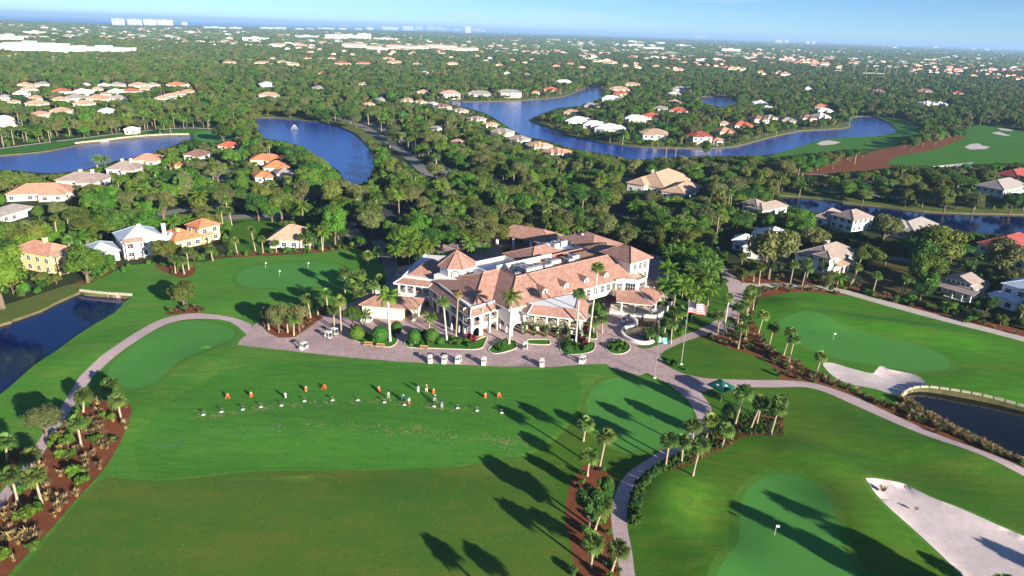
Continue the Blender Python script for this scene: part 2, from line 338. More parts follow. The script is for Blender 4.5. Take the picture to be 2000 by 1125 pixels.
PX['path_w'] = ([(492, 634), (455, 621), (385, 613), (336, 618), (301, 630), (266, 651), (231, 677), (196, 702), (168, 726), (150, 745), (115, 803), (70, 869), (42, 915), (0, 964), (-60, 1040), (-180, 1180)],
                [(483, 655), (448, 628), (385, 623), (343, 628), (308, 642), (266, 670), (227, 698), (196, 724), (175, 745), (138, 803), (94, 869), (66, 915), (21, 968), (-35, 1048), (-150, 1190)])
PX['path_s'] = ([(1330, 768), (1337, 774), (1354, 799), (1361, 821), (1346, 847), (1298, 875), (1264, 899), (1229, 924), (1208, 950), (1195, 989), (1195, 1028), (1203, 1071), (1212, 1130), (1225, 1230)],
                [(1370, 760), (1372, 772), (1389, 795), (1386, 821), (1369, 847), (1337, 877), (1298, 903), (1264, 929), (1238, 955), (1226, 989), (1225, 1028), (1234, 1075), (1241, 1130), (1256, 1230)])
PX['path_e'] = ([(1365, 738), (1400, 741), (1470, 743), (1528, 743), (1581, 747), (1627, 759), (1683, 781), (1759, 817), (1834, 851), (1910, 881), (2000, 921), (2200, 1010)],
                [(1372, 766), (1400, 757), (1430, 756), (1510, 757), (1570, 756), (1612, 766), (1664, 789), (1740, 825), (1816, 859), (1891, 889), (2000, 936), (2200, 1030)])
PX['path_ne'] = ([(1398, 628), (1416, 606), (1423, 585), (1420, 560), (1408, 535), (1400, 520)], [(1432, 645), (1441, 620), (1448, 590), (1453, 566), (1452, 556), (1425, 530), (1413, 518)])
PX['path_n'] = ([(1450, 552), (1482, 554), (1531, 553), (1615, 560), (1667, 570), (1755, 594), (1860, 622), (2000, 658), (2300, 740)], [(1450, 566), (1482, 565), (1531, 561), (1615, 568), (1657, 576), (1737, 599), (1860, 632), (2000, 668), (2300, 752)])
PX['bed_sw'] = [(-160, 1150), (-40, 1010), (0, 975), (45, 940), (80, 893), (105, 855), (140, 815), (168, 797), (189, 786), (220, 785), (247, 790), (258, 803), (257, 812), (241, 852), (217, 894), (192, 929), (150, 975), (105, 1027), (60, 1076), (15, 1125), (-60, 1220)]
PX['bed_sw2'] = [(-160, 1040), (-80, 960), (0, 885), (30, 872), (50, 880), (30, 915), (0, 955), (-60, 1025)]
PX['bed_c'] = [(1147, 903), (1170, 905), (1184, 916), (1208, 944), (1195, 968), (1193, 1006), (1195, 1041), (1207, 1100), (1214, 1150), (1226, 1230), (1140, 1230), (1124, 1125), (1113, 1058), (1104, 1011), (1109, 959), (1126, 924)]
PX['bed_e'] = [(1228, 982), (1240, 955), (1266, 929), (1300, 903), (1338, 878), (1370, 848), (1386, 830), (1423, 821), (1497, 806), (1527, 812), (1531, 843), (1518, 864), (1484, 862), (1453, 862), (1423, 875), (1380, 892), (1333, 917), (1285, 935), (1251, 961), (1231, 990)]
PX['bed_flag'] = [(1369, 656), (1400, 648), (1432, 646), (1441, 620), (1450, 585), (1470, 570), (1484, 578), (1472, 611), (1476, 636), (1496, 670), (1517, 688), (1562, 709), (1600, 732), (1640, 752), (1690, 774), (1750, 793), (1800, 817), (1900, 860), (2000, 902), (2000, 918), (1910, 880), (1834, 850), (1759, 816), (1683, 780), (1627, 758), (1581, 746), (1526, 741), (1519, 728), (1501, 711), (1471, 695), (1425, 681), (1390, 665)]
PX['bed_n'] = [(1408, 522), (1450, 520), (1480, 535), (1530, 540), (1600, 545), (1680, 560), (1760, 580), (1860, 608), (2000, 640), (2300, 722), (2300, 741), (2000, 658), (1860, 622), (1755, 594), (1667, 570), (1615, 560), (1531, 553), (1482, 554), (1450, 552), (1425, 535)]
PX['bed_n2'] = [(1482, 565), (1531, 561), (1615, 568), (1657, 576), (1640, 577), (1600, 572), (1545, 571), (1500, 580), (1482, 584), (1472, 574)]
PX['bed_isl'] = [(303, 520), (320, 514), (360, 514), (381, 518), (380, 532), (365, 542), (345, 543)]
PX['bed_oak'] = [(322, 614), (336, 603), (364, 597), (388, 599), (396, 605), (395, 612), (360, 613)]
PX['bed_pl'] = [(521, 646), (508, 626), (520, 615), (560, 612), (600, 616), (640, 600), (652, 602), (620, 630), (578, 656), (560, 659), (540, 657)]
PX['bed_hs'] = [(420, 507), (440, 500), (470, 502), (520, 499), (590, 494), (640, 492), (690, 482), (640, 484), (560, 490), (480, 494), (440, 494), (410, 502)]
PX['bed_lh'] = [(146, 553), (170, 556), (195, 545), (215, 532), (230, 520), (222, 515), (200, 530), (180, 543), (160, 548)]
# ponds
PX['pond_w'] = [(-500, 760), (-200, 680), (0, 633), (25, 624), (78, 606), (109, 590), (137, 578), (156, 570), (165, 573), (205, 576), (254, 580), (246, 588), (223, 611), (190, 630), (150, 656), (105, 691), (63, 719), (17, 758), (-60, 815), (-300, 1000)]
PX['pond_e'] = [(1765, 776), (1763, 770), (1782, 761), (1816, 761), (1872, 770), (1929, 781), (2000, 798), (2200, 850), (2300, 960), (2150, 965), (2000, 905), (1948, 879), (1853, 833), (1800, 802), (1778, 788)]
PX['pond_mw'] = [(-400, 345), (-120, 318), (0, 303), (50, 299), (100, 293), (148, 283), (200, 275), (260, 269), (320, 265), (372, 264), (376, 270), (330, 287), (290, 302), (230, 313), (170, 330), (110, 338), (60, 336), (0, 332), (-120, 345), (-400, 400)]
PX['pond_m'] = [(498, 231), (520, 229), (550, 230), (610, 236), (660, 246), (692, 260), (712, 278), (730, 300), (733, 315), (726, 335), (716, 356), (695, 360), (676, 357), (664, 335), (636, 318), (600, 292), (556, 276), (515, 270), (500, 250)]
PX['lake'] = [(866, 196), (906, 198), (980, 197), (1040, 194), (1100, 188), (1126, 178), (1150, 170), (1172, 169), (1178, 180), (1172, 192), (1140, 206), (1090, 211), (1050, 226), (1034, 233), (1050, 240), (1090, 254), (1120, 266), (1170, 276), (1210, 282), (1250, 286), (1300, 288), (1380, 289), (1430, 286), (1457, 280), (1510, 266), (1562, 255), (1615, 252), (1657, 248), (1660, 241), (1655, 231), (1685, 226), (1720, 231), (1748, 248), (1748, 259), (1702, 266), (1615, 271), (1562, 287), (1527, 297), (1500, 302), (1440, 304), (1331, 306), (1240, 312), (1200, 304), (1160, 297), (1110, 288), (1060, 272), (1030, 268), (1004, 256), (980, 240), (950, 222), (910, 210), (884, 204)]
PX['canal'] = [(1524, 381), (1608, 388), (1647, 395), (1720, 402), (1804, 412), (1902, 416), (2000, 418), (2300, 425), (2300, 480), (2000, 466), (1958, 457), (1874, 452), (1804, 437), (1720, 431), (1636, 420), (1580, 412), (1528, 394)]
PX['lake_ne'] = [(1362, 189), (1400, 189), (1442, 194), (1440, 202), (1410, 209), (1372, 200)]
PX['pool'] = [(1279, 276), (1310, 274), (1312, 279), (1282, 281)]
# golf beyond
PX['fair_a'] = [(1713, 228), (1755, 231), (1790, 245), (1797, 259), (1765, 276), (1737, 290), (1650, 292), (1580, 299), (1500, 308), (1520, 298), (1562, 286), (1615, 270), (1702, 264), (1747, 256), (1746, 246)]
PX['fair_b'] = [(1888, 247), (1940, 244), (2000, 256), (2300, 285), (2400, 380), (2000, 318), (1902, 321), (1825, 325), (1755, 323), (1722, 318), (1748, 304), (1825, 290), (1874, 273), (1890, 260)]
PX['straw'] = [(1570, 338), (1650, 308), (1748, 286), (1881, 263), (1878, 273), (1825, 292), (1750, 306), (1728, 320), (1760, 326), (1700, 332), (1650, 336), (1580, 343)]
PX['straw2'] = [(1500, 352), (1600, 356), (1700, 364), (1800, 374), (1900, 378), (2000, 382), (2000, 374), (1900, 366), (1800, 360), (1700, 352), (1600, 346)]
PX['bk_a'] = [(1595, 281), (1605, 276), (1620, 274), (1643, 278), (1628, 282), (1605, 284)]
PX['bk_b'] = [(1884, 287), (1896, 281), (1912, 280), (1918, 284), (1934, 287), (1925, 291), (1895, 292)]
PX['bk_c'] = [(1936, 260), (1950, 257), (1976, 266), (1962, 265)]
PX['bk_d'] = [(1822, 325), (1850, 322), (1900, 317), (1904, 321), (1870, 327), (1840, 329)]
PX['bk_e'] = [(1948, 250), (1980, 253), (1975, 256), (1955, 254)]
PX['green_far'] = [(385, 258), (420, 254), (450, 258), (456, 268), (430, 276), (395, 275), (380, 266)]
PX['strip_w'] = [(-400, 330), (-100, 308), (0, 292), (157, 271), (298, 255), (385, 251), (440, 257), (455, 268), (430, 279), (380, 276), (376, 263), (320, 263), (260, 267), (200, 273), (148, 281), (100, 292), (50, 298), (0, 303), (-100, 317), (-400, 345)]
PX['bank_m'] = [(470, 232), (500, 224), (550, 222), (620, 228), (680, 238), (715, 252), (745, 275), (745, 300), (735, 315), (700, 262), (660, 245), (610, 234), (550, 229), (500, 232)]
PX['bank_lake'] = [(850, 192), (906, 192), (980, 190), (1040, 187), (1100, 180), (1126, 170), (1150, 165), (1180, 166), (1178, 172), (1150, 171), (1126, 180), (1100, 190), (1040, 196), (980, 199), (906, 200), (866, 198)]
PX['bank_pen'] = [(1032, 233), (1060, 236), (1095, 248), (1130, 262), (1210, 272), (1300, 278), (1400, 280), (1457, 270), (1510, 258), (1562, 249), (1640, 240), (1660, 238), (1662, 246), (1615, 254), (1562, 257), (1510, 268), (1457, 283), (1400, 290), (1300, 290), (1210, 284), (1120, 268), (1050, 242)]
PX['bank_can'] = [(1490, 368), (1560, 372), (1620, 380), (1700, 390), (1800, 399), (1900, 404), (2000, 407), (2300, 414), (2300, 428), (2000, 421), (1902, 419), (1804, 415), (1720, 405), (1640, 396), (1560, 388), (1515, 381)]
PX['yard_r'] = [(1690, 490), (1740, 495), (1790, 515), (1790, 560), (1760, 580), (1700, 566), (1680, 545)]
PX['yard_l'] = [(445, 490), (450, 440), (480, 432), (550, 432), (540, 470), (520, 500), (470, 502)]
PX['yard_m'] = [(310, 418), (360, 412), (420, 424), (500, 420), (500, 430), (430, 434), (330, 432)]
PX['car_park'] = [(676, 478), (660, 450), (700, 410), (720, 378), (800, 366), (900, 345), (1010, 330), (1130, 326), (1240, 345), (1262, 392), (1240, 430), (1150, 440), (1080, 432), (980, 440), (900, 462), (820, 470), (745, 492)]
PX['apron'] = [(835, 486), (850, 474), (905, 462), (960, 450), (1080, 462), (1100, 480), (980, 505), (900, 505)]
PLANTER = {'p1': [(682, 660), (713, 672), (737, 676), (760, 678), (771, 673), (777, 663), (771, 651), (764, 640), (756, 648), (735, 655), (714, 650), (690, 646)],
           'p2': [(790, 672), (796, 662), (808, 652), (818, 645), (836, 660), (875, 659), (893, 662), (922, 666), (950, 657), (948, 668), (936, 682), (886, 682), (836, 680), (801, 679)],
           'p3': [(954, 684), (964, 673), (978, 665), (1004, 664), (1009, 672), (1008, 680), (993, 686), (968, 691)], 'p4': [(1030, 664), (1050, 663), (1072, 664), (1073, 673), (1050, 673), (1030, 671)],
           'p5': [(1095, 667), (1115, 664), (1136, 664), (1160, 668), (1162, 678), (1157, 686), (1141, 691), (1115, 693), (1099, 690), (1094, 680)], 'p6': [(1138, 656), (1143, 642), (1155, 640), (1164, 646), (1165, 662), (1150, 661)],
           'p7': [(1207 + 24 * math.cos(a * math.pi / 6), 678 + 14 * math.sin(a * math.pi / 6)) for a in range(12)], 'p8': [(1240, 675), (1262, 681), (1285, 674), (1335, 655), (1400, 622), (1422, 592), (1413, 548), (1340, 535), (1312, 560), (1305, 600), (1290, 625), (1288, 645), (1281, 667), (1263, 674)],
           'p10': [(1292, 694), (1303, 698), (1320, 706), (1340, 720), (1352, 733), (1335, 730), (1316, 722), (1298, 710)]}
def lr(k): a, b = PX[k]; return a + b[::-1]
def lrs(k, n=3): a, b = PX[k]; return smooth(a, n, False) + smooth(b, n, False)[::-1]

ROADS = [([(600, 226), (650, 229), (700, 243), (745, 268), (790, 298), (825, 330), (850, 347), (905, 352), (960, 362)], 7.5), ([(700, 232), (735, 246), (770, 262), (805, 282), (840, 306), (868, 330), (900, 352)], 6.5),
         ([(-200, 480), (0, 462), (120, 448), (180, 441), (240, 432), (297, 421), (360, 410), (400, 403), (470, 396), (560, 388), (640, 383), (720, 392)], 7), ([(405, 432), (430, 426), (520, 421), (600, 418), (650, 426), (680, 445), (700, 470)], 7),
         ([(385, 352), (410, 345), (440, 336), (450, 345), (425, 352)], 12), ([(735, 468), (752, 495), (764, 520), (770, 560)], 5), ([(1500, 354), (1544, 361), (1636, 375), (1737, 384), (1860, 393), (2000, 398), (2200, 405)], 8),
         ([(1100, 345), (1180, 352), (1240, 350), (1290, 372)], 8), ([(1630, 500), (1690, 497), (1740, 503), (1790, 513)], 7), ([(480, 158), (540, 168), (620, 172), (700, 178)], 8),
         ([(1395, 184), (1450, 190)], 8), ([(1560, 338), (1640, 345), (1720, 360), (1800, 369)], 3.0), ([(1770, 240), (1800, 252), (1820, 262)], 5.0)]
CARTF = [([(-300, 325), (-100, 304), (0, 290), (157, 270), (298, 254), (385, 250), (455, 257), (480, 262)], 3.0)]
SEA_OFF = [(-3000, 22), (-800, 20), (0, 18), (230, 17), (400, 15), (700, 12), (1000, 9.5), (1350, 6), (1700, 3.5), (2000, 2.2), (2600, 1.6), (4000, 1.3)]
def horizon(x): return 24.0 + 0.0345 * x
sea_w = [g(x, horizon(x) + o) for x, o in SEA_OFF]
sea_poly = sea_w + [(sea_w[-1][0] + 20000, 90000), (-90000, 90000), (-90000, sea_w[0][1])]

GROUND = []           # (name, world polygon, material, kind); later wins
def reg(name, poly, mat, label=None):
    if sum(poly[i - 1][0] * poly[i][1] - poly[i][0] * poly[i - 1][1] for i in range(len(poly))) < 0: poly = poly[::-1]
    GROUND.append((name, poly, mat, label))
reg('terrain', [(-90000, -400), (90000, -400), (90000, 90000), (-90000, 90000)], M_FLOOR)
reg('sea', sea_poly, M_SEA)
reg('golf_lawn', gp(PX['lawn']), G_LAWN)
PX['lawn_w'] = PX['lawn'][:18] + [(1000, 640), (1150, 700), (1200, 722), (1250, 735), (1160, 755), (1140, 800), (1085, 860), (1025, 893), (900, 912), (700, 918), (340, 945), (250, 945), (190, 950), (150, 1000), (0, 1150), (-700, 1500), (-1800, 1500)]
PX['lawn_n'] = [(1470, 572), (1540, 560), (1660, 576), (1740, 600), (1860, 633), (2000, 667), (2300, 750), (2300, 860), (2000, 900), (1800, 815), (1690, 772), (1600, 732), (1517, 688), (1476, 636)]
reg('golf_lawn', gp(PX['lawn_w']), G_LAWNW); reg('golf_lawn', gp(PX['lawn_n']), G_LAWNN)
reg('yard', gp(PX['yard_r']), G_YARD); reg('yard', gp(PX['yard_l']), G_LAWN); reg('yard', gp(PX['yard_m']), G_LAWN)
for k in ('bank_m', 'bank_lake', 'bank_pen', 'bank_can'): reg('grass_bank', gp(PX[k]), G_BANK)
reg('grass_bank', gp([(-300, 660), (-200, 622), (0, 598), (60, 580), (120, 560), (150, 553), (160, 560), (158, 572), (137, 580), (109, 592), (78, 608), (25, 626), (0, 635), (-200, 682), (-300, 700)]), G_BANK)
reg('fairway', gp(PX['fair_a']), G_FAIR); reg('fairway', gp(PX['fair_b']), G_FAIR); reg('fairway', gp(PX['strip_w']), G_FAIR)
reg('pine_straw', gp(PX['straw']), M_MULCH); reg('pine_straw', gp(PX['straw2']), M_MULCH)
for k in 'abcde': reg('sand_bunker', gp(PX['bk_' + k]), M_SAND)
reg('putting_green', gp(smooth(PX['green_far'], 2)), G_GREEN)
reg('car_park', gp(PX['car_park']), M_ASPH); reg('paved_apron', gp(PX['apron']), M_PATH)
for p, wd in ROADS: reg('road', ribbon(gp(smooth(p, 3, False)), wd), M_ROAD)
for p, wd in CARTF: reg('cart_path', ribbon(gp(smooth(p, 3, False)), wd), M_CONC)
reg('practice_tee', gp(smooth(PX['tee'], 4)), G_TEE); reg('driving_range', gp(smooth(PX['range'], 3)), G_RANGE)
for k in ('bed_sw', 'bed_sw2', 'bed_c', 'bed_e', 'bed_flag', 'bed_n', 'bed_n2', 'bed_isl', 'bed_oak', 'bed_pl', 'bed_hs', 'bed_lh'): reg('mulch_bed', gp(smooth(PX[k], 3)), M_MULCH)
def grow(P, d):
    n = len(P); a = sum(P[i - 1][0] * P[i][1] - P[i][0] * P[i - 1][1] for i in range(n)); sg = 1 if a > 0 else -1; out = []
    for i, p in enumerate(P):
        q, r = P[i - 1], P[(i + 1) % n]; dx, dy = r[0] - q[0], r[1] - q[1]; l = math.hypot(dx, dy) or 1; out.append((p[0] + dy / l * sg * d, p[1] - dx / l * sg * d))
    return out
for k in ('green_w', 'green_nw', 'green_s', 'green_n', 'green_se'): reg('green_collar', grow(gp(smooth(PX[k], 4)), 1.5), G_COLLAR)
for k in ('bunker_n', 'bunker_s'): reg('green_collar', grow(gp(smooth(PX[k], 4)), .9), G_COLLAR)
reg('plaza', gp(PX['plaza']), M_PAVER)
reg('cart_path', gp(lrs('path_w')), M_PATH); reg('cart_path', gp(lrs('path_s')), M_PATH); reg('cart_path', gp(lrs('path_e')), M_PATH); reg('cart_path', gp(lrs('path_ne')), M_PATH); reg('cart_path', gp(lrs('path_n')), M_CONC)
for k, P in PLANTER.items(): reg('planter', gp(smooth(P, 3)), G_FAIR if k != 'p8' else G_LAWN)
for k in ('green_w', 'green_nw', 'green_s', 'green_n', 'green_se'): reg('putting_green', gp(smooth(PX[k], 4)), G_GREEN)
for k in ('bunker_n', 'bunker_s'): reg('sand_bunker', gp(smooth(PX[k], 4)), M_SAND)
reg('pond', gp(smooth(PX['pond_w'], 2)), M_WATERN); reg('pond', gp(smooth(PX['pond_e'], 2)), M_WATERK)
for k in ('pond_mw', 'pond_m', 'lake', 'lake_ne'): reg('pond', gp(smooth(PX[k], 2)), M_WATER)
reg('pond', gp(smooth(PX['canal'], 2)), M_WATERN)

def build_ground():
    verts, faces = [], []
    for n, poly, m, l in GROUND:
        k = len(verts); verts += [Vector(p) for p in poly]; faces.append(list(range(k, k + len(poly))))
    y = 62.0
    while y < 232:
        st = 2.4 if y < 150 else 3.4
        x = -115.0
        while x < 190:
            verts.append(Vector((x + random.uniform(-.3, .3), y + random.uniform(-.3, .3)))); x += st
        y += st
    V, E_, F, _, _, OF = delaunay_2d_cdt(verts, [], faces, 0, 1e-4)
    own = [max(o) if o else -1 for o in OF]
    edges = {}
    for n_, (name, poly, mat, label) in enumerate(GROUND):
        fs = [f for f, o in zip(F, own) if o == n_]
        if not fs: continue
        used = sorted({i for f in fs for i in f}); mp = {v: i for i, v in enumerate(used)}
        z = (lambda x, y: -0.75) if name == 'pond' else ((lambda x, y: -0.3) if name == 'sea' else hz)
        zz = {v: z(V[v].x, V[v].y) for v in used}
        if name == 'sand_bunker':      # bunkers are dished below the turf
            cnt = {}
            for f in fs:
                for a, b in zip(f, f[1:] + f[:1]): cnt[frozenset((a, b))] = cnt.get(frozenset((a, b)), 0) + 1
            rim = {v for e, c in cnt.items() if c == 1 for v in e}
            for v in used:
                if v not in rim: zz[v] -= 0.45
        P = np.array([[V[v].x, V[v].y, zz[v]] for v in used]); FF = np.array([[mp[i] for i in f] for f in fs])
        a = P[FF[:, 0]]; b = P[FF[:, 1]]; c = P[FF[:, 2]]
        flip = ((b - a)[:, 0] * (c - a)[:, 1] - (b - a)[:, 1] * (c - a)[:, 0]) < 0
        FF[flip] = FF[flip][:, ::-1]
        o = link(name, np_mesh(name, P, FF, mat, True)); tag(o, label, None, None, 'structure')
        if name == 'pond':
            cnt = {}
            for f in fs:
                for p, q in zip(f, f[1:] + f[:1]): k = frozenset((p, q)); cnt[k] = cnt.get(k, 0) + 1
            for k, cn in cnt.items():
                if cn == 1: edges[k] = 1
    mb = MB()
    for k in edges:
        a, b = tuple(k); A, B = V[a], V[b]; ha, hb = hz(A.x, A.y), hz(B.x, B.y)
        mb.add([(A.x, A.y, -1.2), (B.x, B.y, -1.2), (B.x, B.y, hb), (A.x, A.y, ha)], [(0, 1, 2, 3)])
    tag(mb.build('pond_bank', M_BANK), kind='structure')
build_ground()
print('ground', round(time.time() - T0, 1))

# ================================================================== BUILDING KIT
W_WHITE = m_wall('white_stucco', (0.80, 0.77, 0.72)); W_CREAM = m_wall('cream_stucco', (0.80, 0.72, 0.54)); W_YELLOW = m_wall('yellow_stucco', (0.80, 0.62, 0.30)); W_GREY = m_wall('pale_grey_stucco', (0.62, 0.62, 0.62))
W_TAN = m_wall('tan_stucco', (0.62, 0.50, 0.36)); W_PINK = m_wall('pink_stucco', (0.75, 0.58, 0.50))
RF_CLAY = m_roof('clay_tile', (0.37, 0.205, 0.155), (0.48, 0.285, 0.22), (0.30, 0.16, 0.13)); RF_RED = m_roof('red_tile', (0.50, 0.13, 0.07), (0.62, 0.18, 0.10), (0.40, 0.09, 0.06)); RF_ORANGE = m_roof('orange_tile', (0.56, 0.21, 0.10), (0.68, 0.29, 0.15), (0.45, 0.16, 0.08))
RF_TAN = m_roof('tan_tile', (0.50, 0.33, 0.23), (0.60, 0.42, 0.30), (0.44, 0.28, 0.20)); RF_GREY = m_roof('grey_tile', (0.34, 0.31, 0.29), (0.42, 0.38, 0.35), (0.28, 0.25, 0.24)); RF_TAUPE = m_roof('taupe_tile', (0.36, 0.285, 0.25), (0.43, 0.345, 0.305), (0.30, 0.24, 0.21))
RF_WHITE = m_roof('white_tile', (0.74, 0.73, 0.71), (0.80, 0.79, 0.77), (0.68, 0.67, 0.66)); RF_BLUE = m_roof('pale_metal_sheet', (0.52, 0.60, 0.72), (0.56, 0.64, 0.76), (0.50, 0.58, 0.70), 0.5, 0.4); RF_BROWN = m_roof('brown_tile', (0.25, 0.14, 0.11), (0.32, 0.19, 0.15), (0.2, 0.11, 0.09))
RF_SALMON = m_roof('salmon_tile', (0.56, 0.28, 0.19), (0.66, 0.36, 0.25), (0.48, 0.22, 0.16)); RF_MAROON = m_roof('maroon_tile', (0.34, 0.08, 0.07), (0.42, 0.11, 0.09), (0.28, 0.06, 0.06))
GLASS = m_glass('window_glass', (0.02, 0.025, 0.03)); M_TRIM = m_plain('white_paint', (0.80, 0.79, 0.76), 0.5); M_FLAT = m_wall('white_roof_membrane', (0.82, 0.82, 0.82)); M_TERR = m_wall('terracotta_floor', (0.42, 0.24, 0.15)); M_METAL = m_plain('grey_metal', (0.45, 0.46, 0.48), 0.4, 0.5); M_IRON = m_plain('dark_iron', (0.10, 0.09, 0.08), 0.5); M_DARK = m_plain('dark_interior', (0.06, 0.045, 0.035), 0.8)
M_RAIL = m_plain('bronze_rail', (0.36, 0.29, 0.22), 0.5); M_WOOD = m_plain('teak', (0.42, 0.25, 0.12), 0.6); M_STONE = m_plain('stone_wall', (0.66, 0.62, 0.55), 0.8); M_BLACK = m_plain('black_rubber', (0.02, 0.02, 0.02), 0.7)

def hip_roof(mb, x0, y0, x1, y1, z, rise, ov=0.6, th=0.22, ridge=None):
    """hip roof over a rectangle, with eave overhang and a fascia edge"""
    x0 -= ov; y0 -= ov; x1 += ov; y1 += ov; w_, d_ = x1 - x0, y1 - y0
    if w_ >= d_: r = d_ / 2 if ridge is None else ridge; a = (x0 + r, (y0 + y1) / 2); b = (x1 - r, (y0 + y1) / 2)
    else: r = w_ / 2 if ridge is None else ridge; a = ((x0 + x1) / 2, y0 + r); b = ((x0 + x1) / 2, y1 - r)
    vs = [(x0, y0, z), (x1, y0, z), (x1, y1, z), (x0, y1, z), (*a, z + rise), (*b, z + rise)]
    lo = [(p[0], p[1], z - th) for p in vs[:4]]
    if w_ >= d_: fs = [(0, 1, 5, 4), (1, 2, 5), (2, 3, 4, 5), (3, 0, 4)]
    else: fs = [(0, 1, 4), (1, 2, 5, 4), (2, 3, 5), (3, 0, 4, 5)]
    fs += [(6, 7, 1, 0), (7, 8, 2, 1), (8, 9, 3, 2), (9, 6, 0, 3), (9, 8, 7, 6)]
    mb.add(vs + lo, fs); return (a, b)
def hip_caps(mb, x0, y0, x1, y1, z, rise, ov=0.6, r=0.14):
    x0 -= ov; y0 -= ov; x1 += ov; y1 += ov; w_, d_ = x1 - x0, y1 - y0; h = min(w_, d_) / 2
    if w_ >= d_: a = (x0 + h, (y0 + y1) / 2, z + rise); b = (x1 - h, (y0 + y1) / 2, z + rise); prs = [((x0, y0, z), a), ((x0, y1, z), a), ((x1, y0, z), b), ((x1, y1, z), b), (a, b)]
    else: a = ((x0 + x1) / 2, y0 + h, z + rise); b = ((x0 + x1) / 2, y1 - h, z + rise); prs = [((x0, y0, z), a), ((x1, y0, z), a), ((x0, y1, z), b), ((x1, y1, z), b), (a, b)]
    for p, q in prs:
        if (Vector(p) - Vector(q)).length > 0.3: mb.tube((p[0], p[1], p[2] + .02), (q[0], q[1], q[2] + .02), r, r, 5)
def slab_poly(mb, pts, th=0.2):
    """a thick sloped panel from a planar 3d polygon"""
    n = len(pts); nn = (Vector(pts[1]) - Vector(pts[0])).cross(Vector(pts[2]) - Vector(pts[0]))
    if nn.z < 0: pts = pts[::-1]
    mb.add(list(pts) + [(p[0], p[1], p[2] - th) for p in pts], [tuple(range(n)), tuple(range(2 * n - 1, n - 1, -1))] + [(n + i, n + (i + 1) % n, (i + 1) % n, i) for i in range(n)])
def face_frame(p0, p1):
    """matrix whose x runs p0->p1, z up, -y outward (to the right of travel is the outside)"""
    a = Vector((p0[0], p0[1], 0)); b = Vector((p1[0], p1[1], 0)); d = (b - a); L = d.length; d.normalize(); n = Vector((-d.y, d.x, 0))
    return Matrix(((d.x, n.x, 0, a.x), (d.y, n.y, 0, a.y), (0, 0, 1, 0), (0, 0, 0, 1))), L
def window(parent, M, x, z, w_, h_, name='window', frame=None, cols=2, rows=2, depth=0.08, arched=False):
    """frame + bars mesh, its pane a sub-part; sits on a face frame M (outside is -y)"""
    f = MB(); t = 0.09
    f.box(x - w_ / 2 - t, -depth, z - t, x - w_ / 2, 0.03, z + h_ + t); f.box(x + w_ / 2, -depth, z - t, x + w_ / 2 + t, 0.03, z + h_ + t)
    f.box(x - w_ / 2, -depth, z + h_, x + w_ / 2, 0.03, z + h_ + t); f.box(x - w_ / 2 - 0.05, -depth - 0.05, z - t - 0.03, x + w_ / 2 + 0.05, 0.03, z - 0.001)
    for i in range(1, cols): f.box(x - w_ / 2 + w_ * i / cols - 0.03, -depth * .8, z, x - w_ / 2 + w_ * i / cols + 0.03, -0.02, z + h_)
    for j in range(1, rows): f.box(x - w_ / 2, -depth * .78, z + h_ * j / rows - 0.025, x + w_ / 2, -0.018, z + h_ * j / rows + 0.025)
    o = f.xf(M).build(name, frame or M_TRIM, parent)
    MB().box(x - w_ / 2, -0.03, z, x + w_ / 2, 0.02, z + h_).xf(M).build('pane', GLASS, o)
    return o
def arcade(mb, L, z0, z1, n, open_w=0.74, spring=0.62, arch=True, th=0.45, y0=0.0, end_pad=0.0):
    """wall along +x of length L with n openings from z0; arched heads"""
    bw = (L - 2 * end_pad) / n; H = z1 - z0
    if end_pad: mb.box(0, y0, z0, end_pad, y0 + th, z1); mb.box(L - end_pad, y0, z0, L, y0 + th, z1)
    for i in range(n):
        xa = end_pad + i * bw; ow = bw * open_w; x0 = xa + (bw - ow) / 2; x1 = x0 + ow
        sp = z0 + H * spring
        mb.box(xa, y0, z0, x0, y0 + th, z1); mb.box(x1, y0, z0, xa + bw, y0 + th, z1)
        r = ow / 2; k = 8; rise = min(r, z1 - sp - 0.25) if arch else 0.0
        for j in range(k if arch else 1):
            if arch:
                a0 = math.pi - math.pi * j / k; a1 = math.pi - math.pi * (j + 1) / k
                xa0, za0 = x0 + r + r * math.cos(a0), sp + rise * math.sin(a0); xa1, za1 = x0 + r + r * math.cos(a1), sp + rise * math.sin(a1)
            else: xa0, za0, xa1, za1 = x0, sp, x1, sp
            mb.add([(xa0, y0, za0), (xa1, y0, za1), (xa1, y0, z1), (xa0, y0, z1), (xa0, y0 + th, za0), (xa1, y0 + th, za1), (xa1, y0 + th, z1), (xa0, y0 + th, z1)],
                   [(0, 1, 2, 3), (7, 6, 5, 4), (4, 5, 1, 0), (3, 2, 6, 7)])
def railing(parent, M, xa, xb, z, h=1.0, y=0.1, mat=None):
    f = MB(); f.box(xa, y, z + h - .1, xb, y + .1, z + h); f.box(xa, y + .02, z + .08, xb, y + .08, z + .16)
    n = max(3, int((xb - xa) / 0.22))
    for i in range(n):
        x = xa + (xb - xa) * (i + .5) / n; f.box(x - .035, y + .03, z + .16, x + .035, y + .07, z + h - .1)
    f.xf(M).build('railing', mat or M_RAIL, parent)

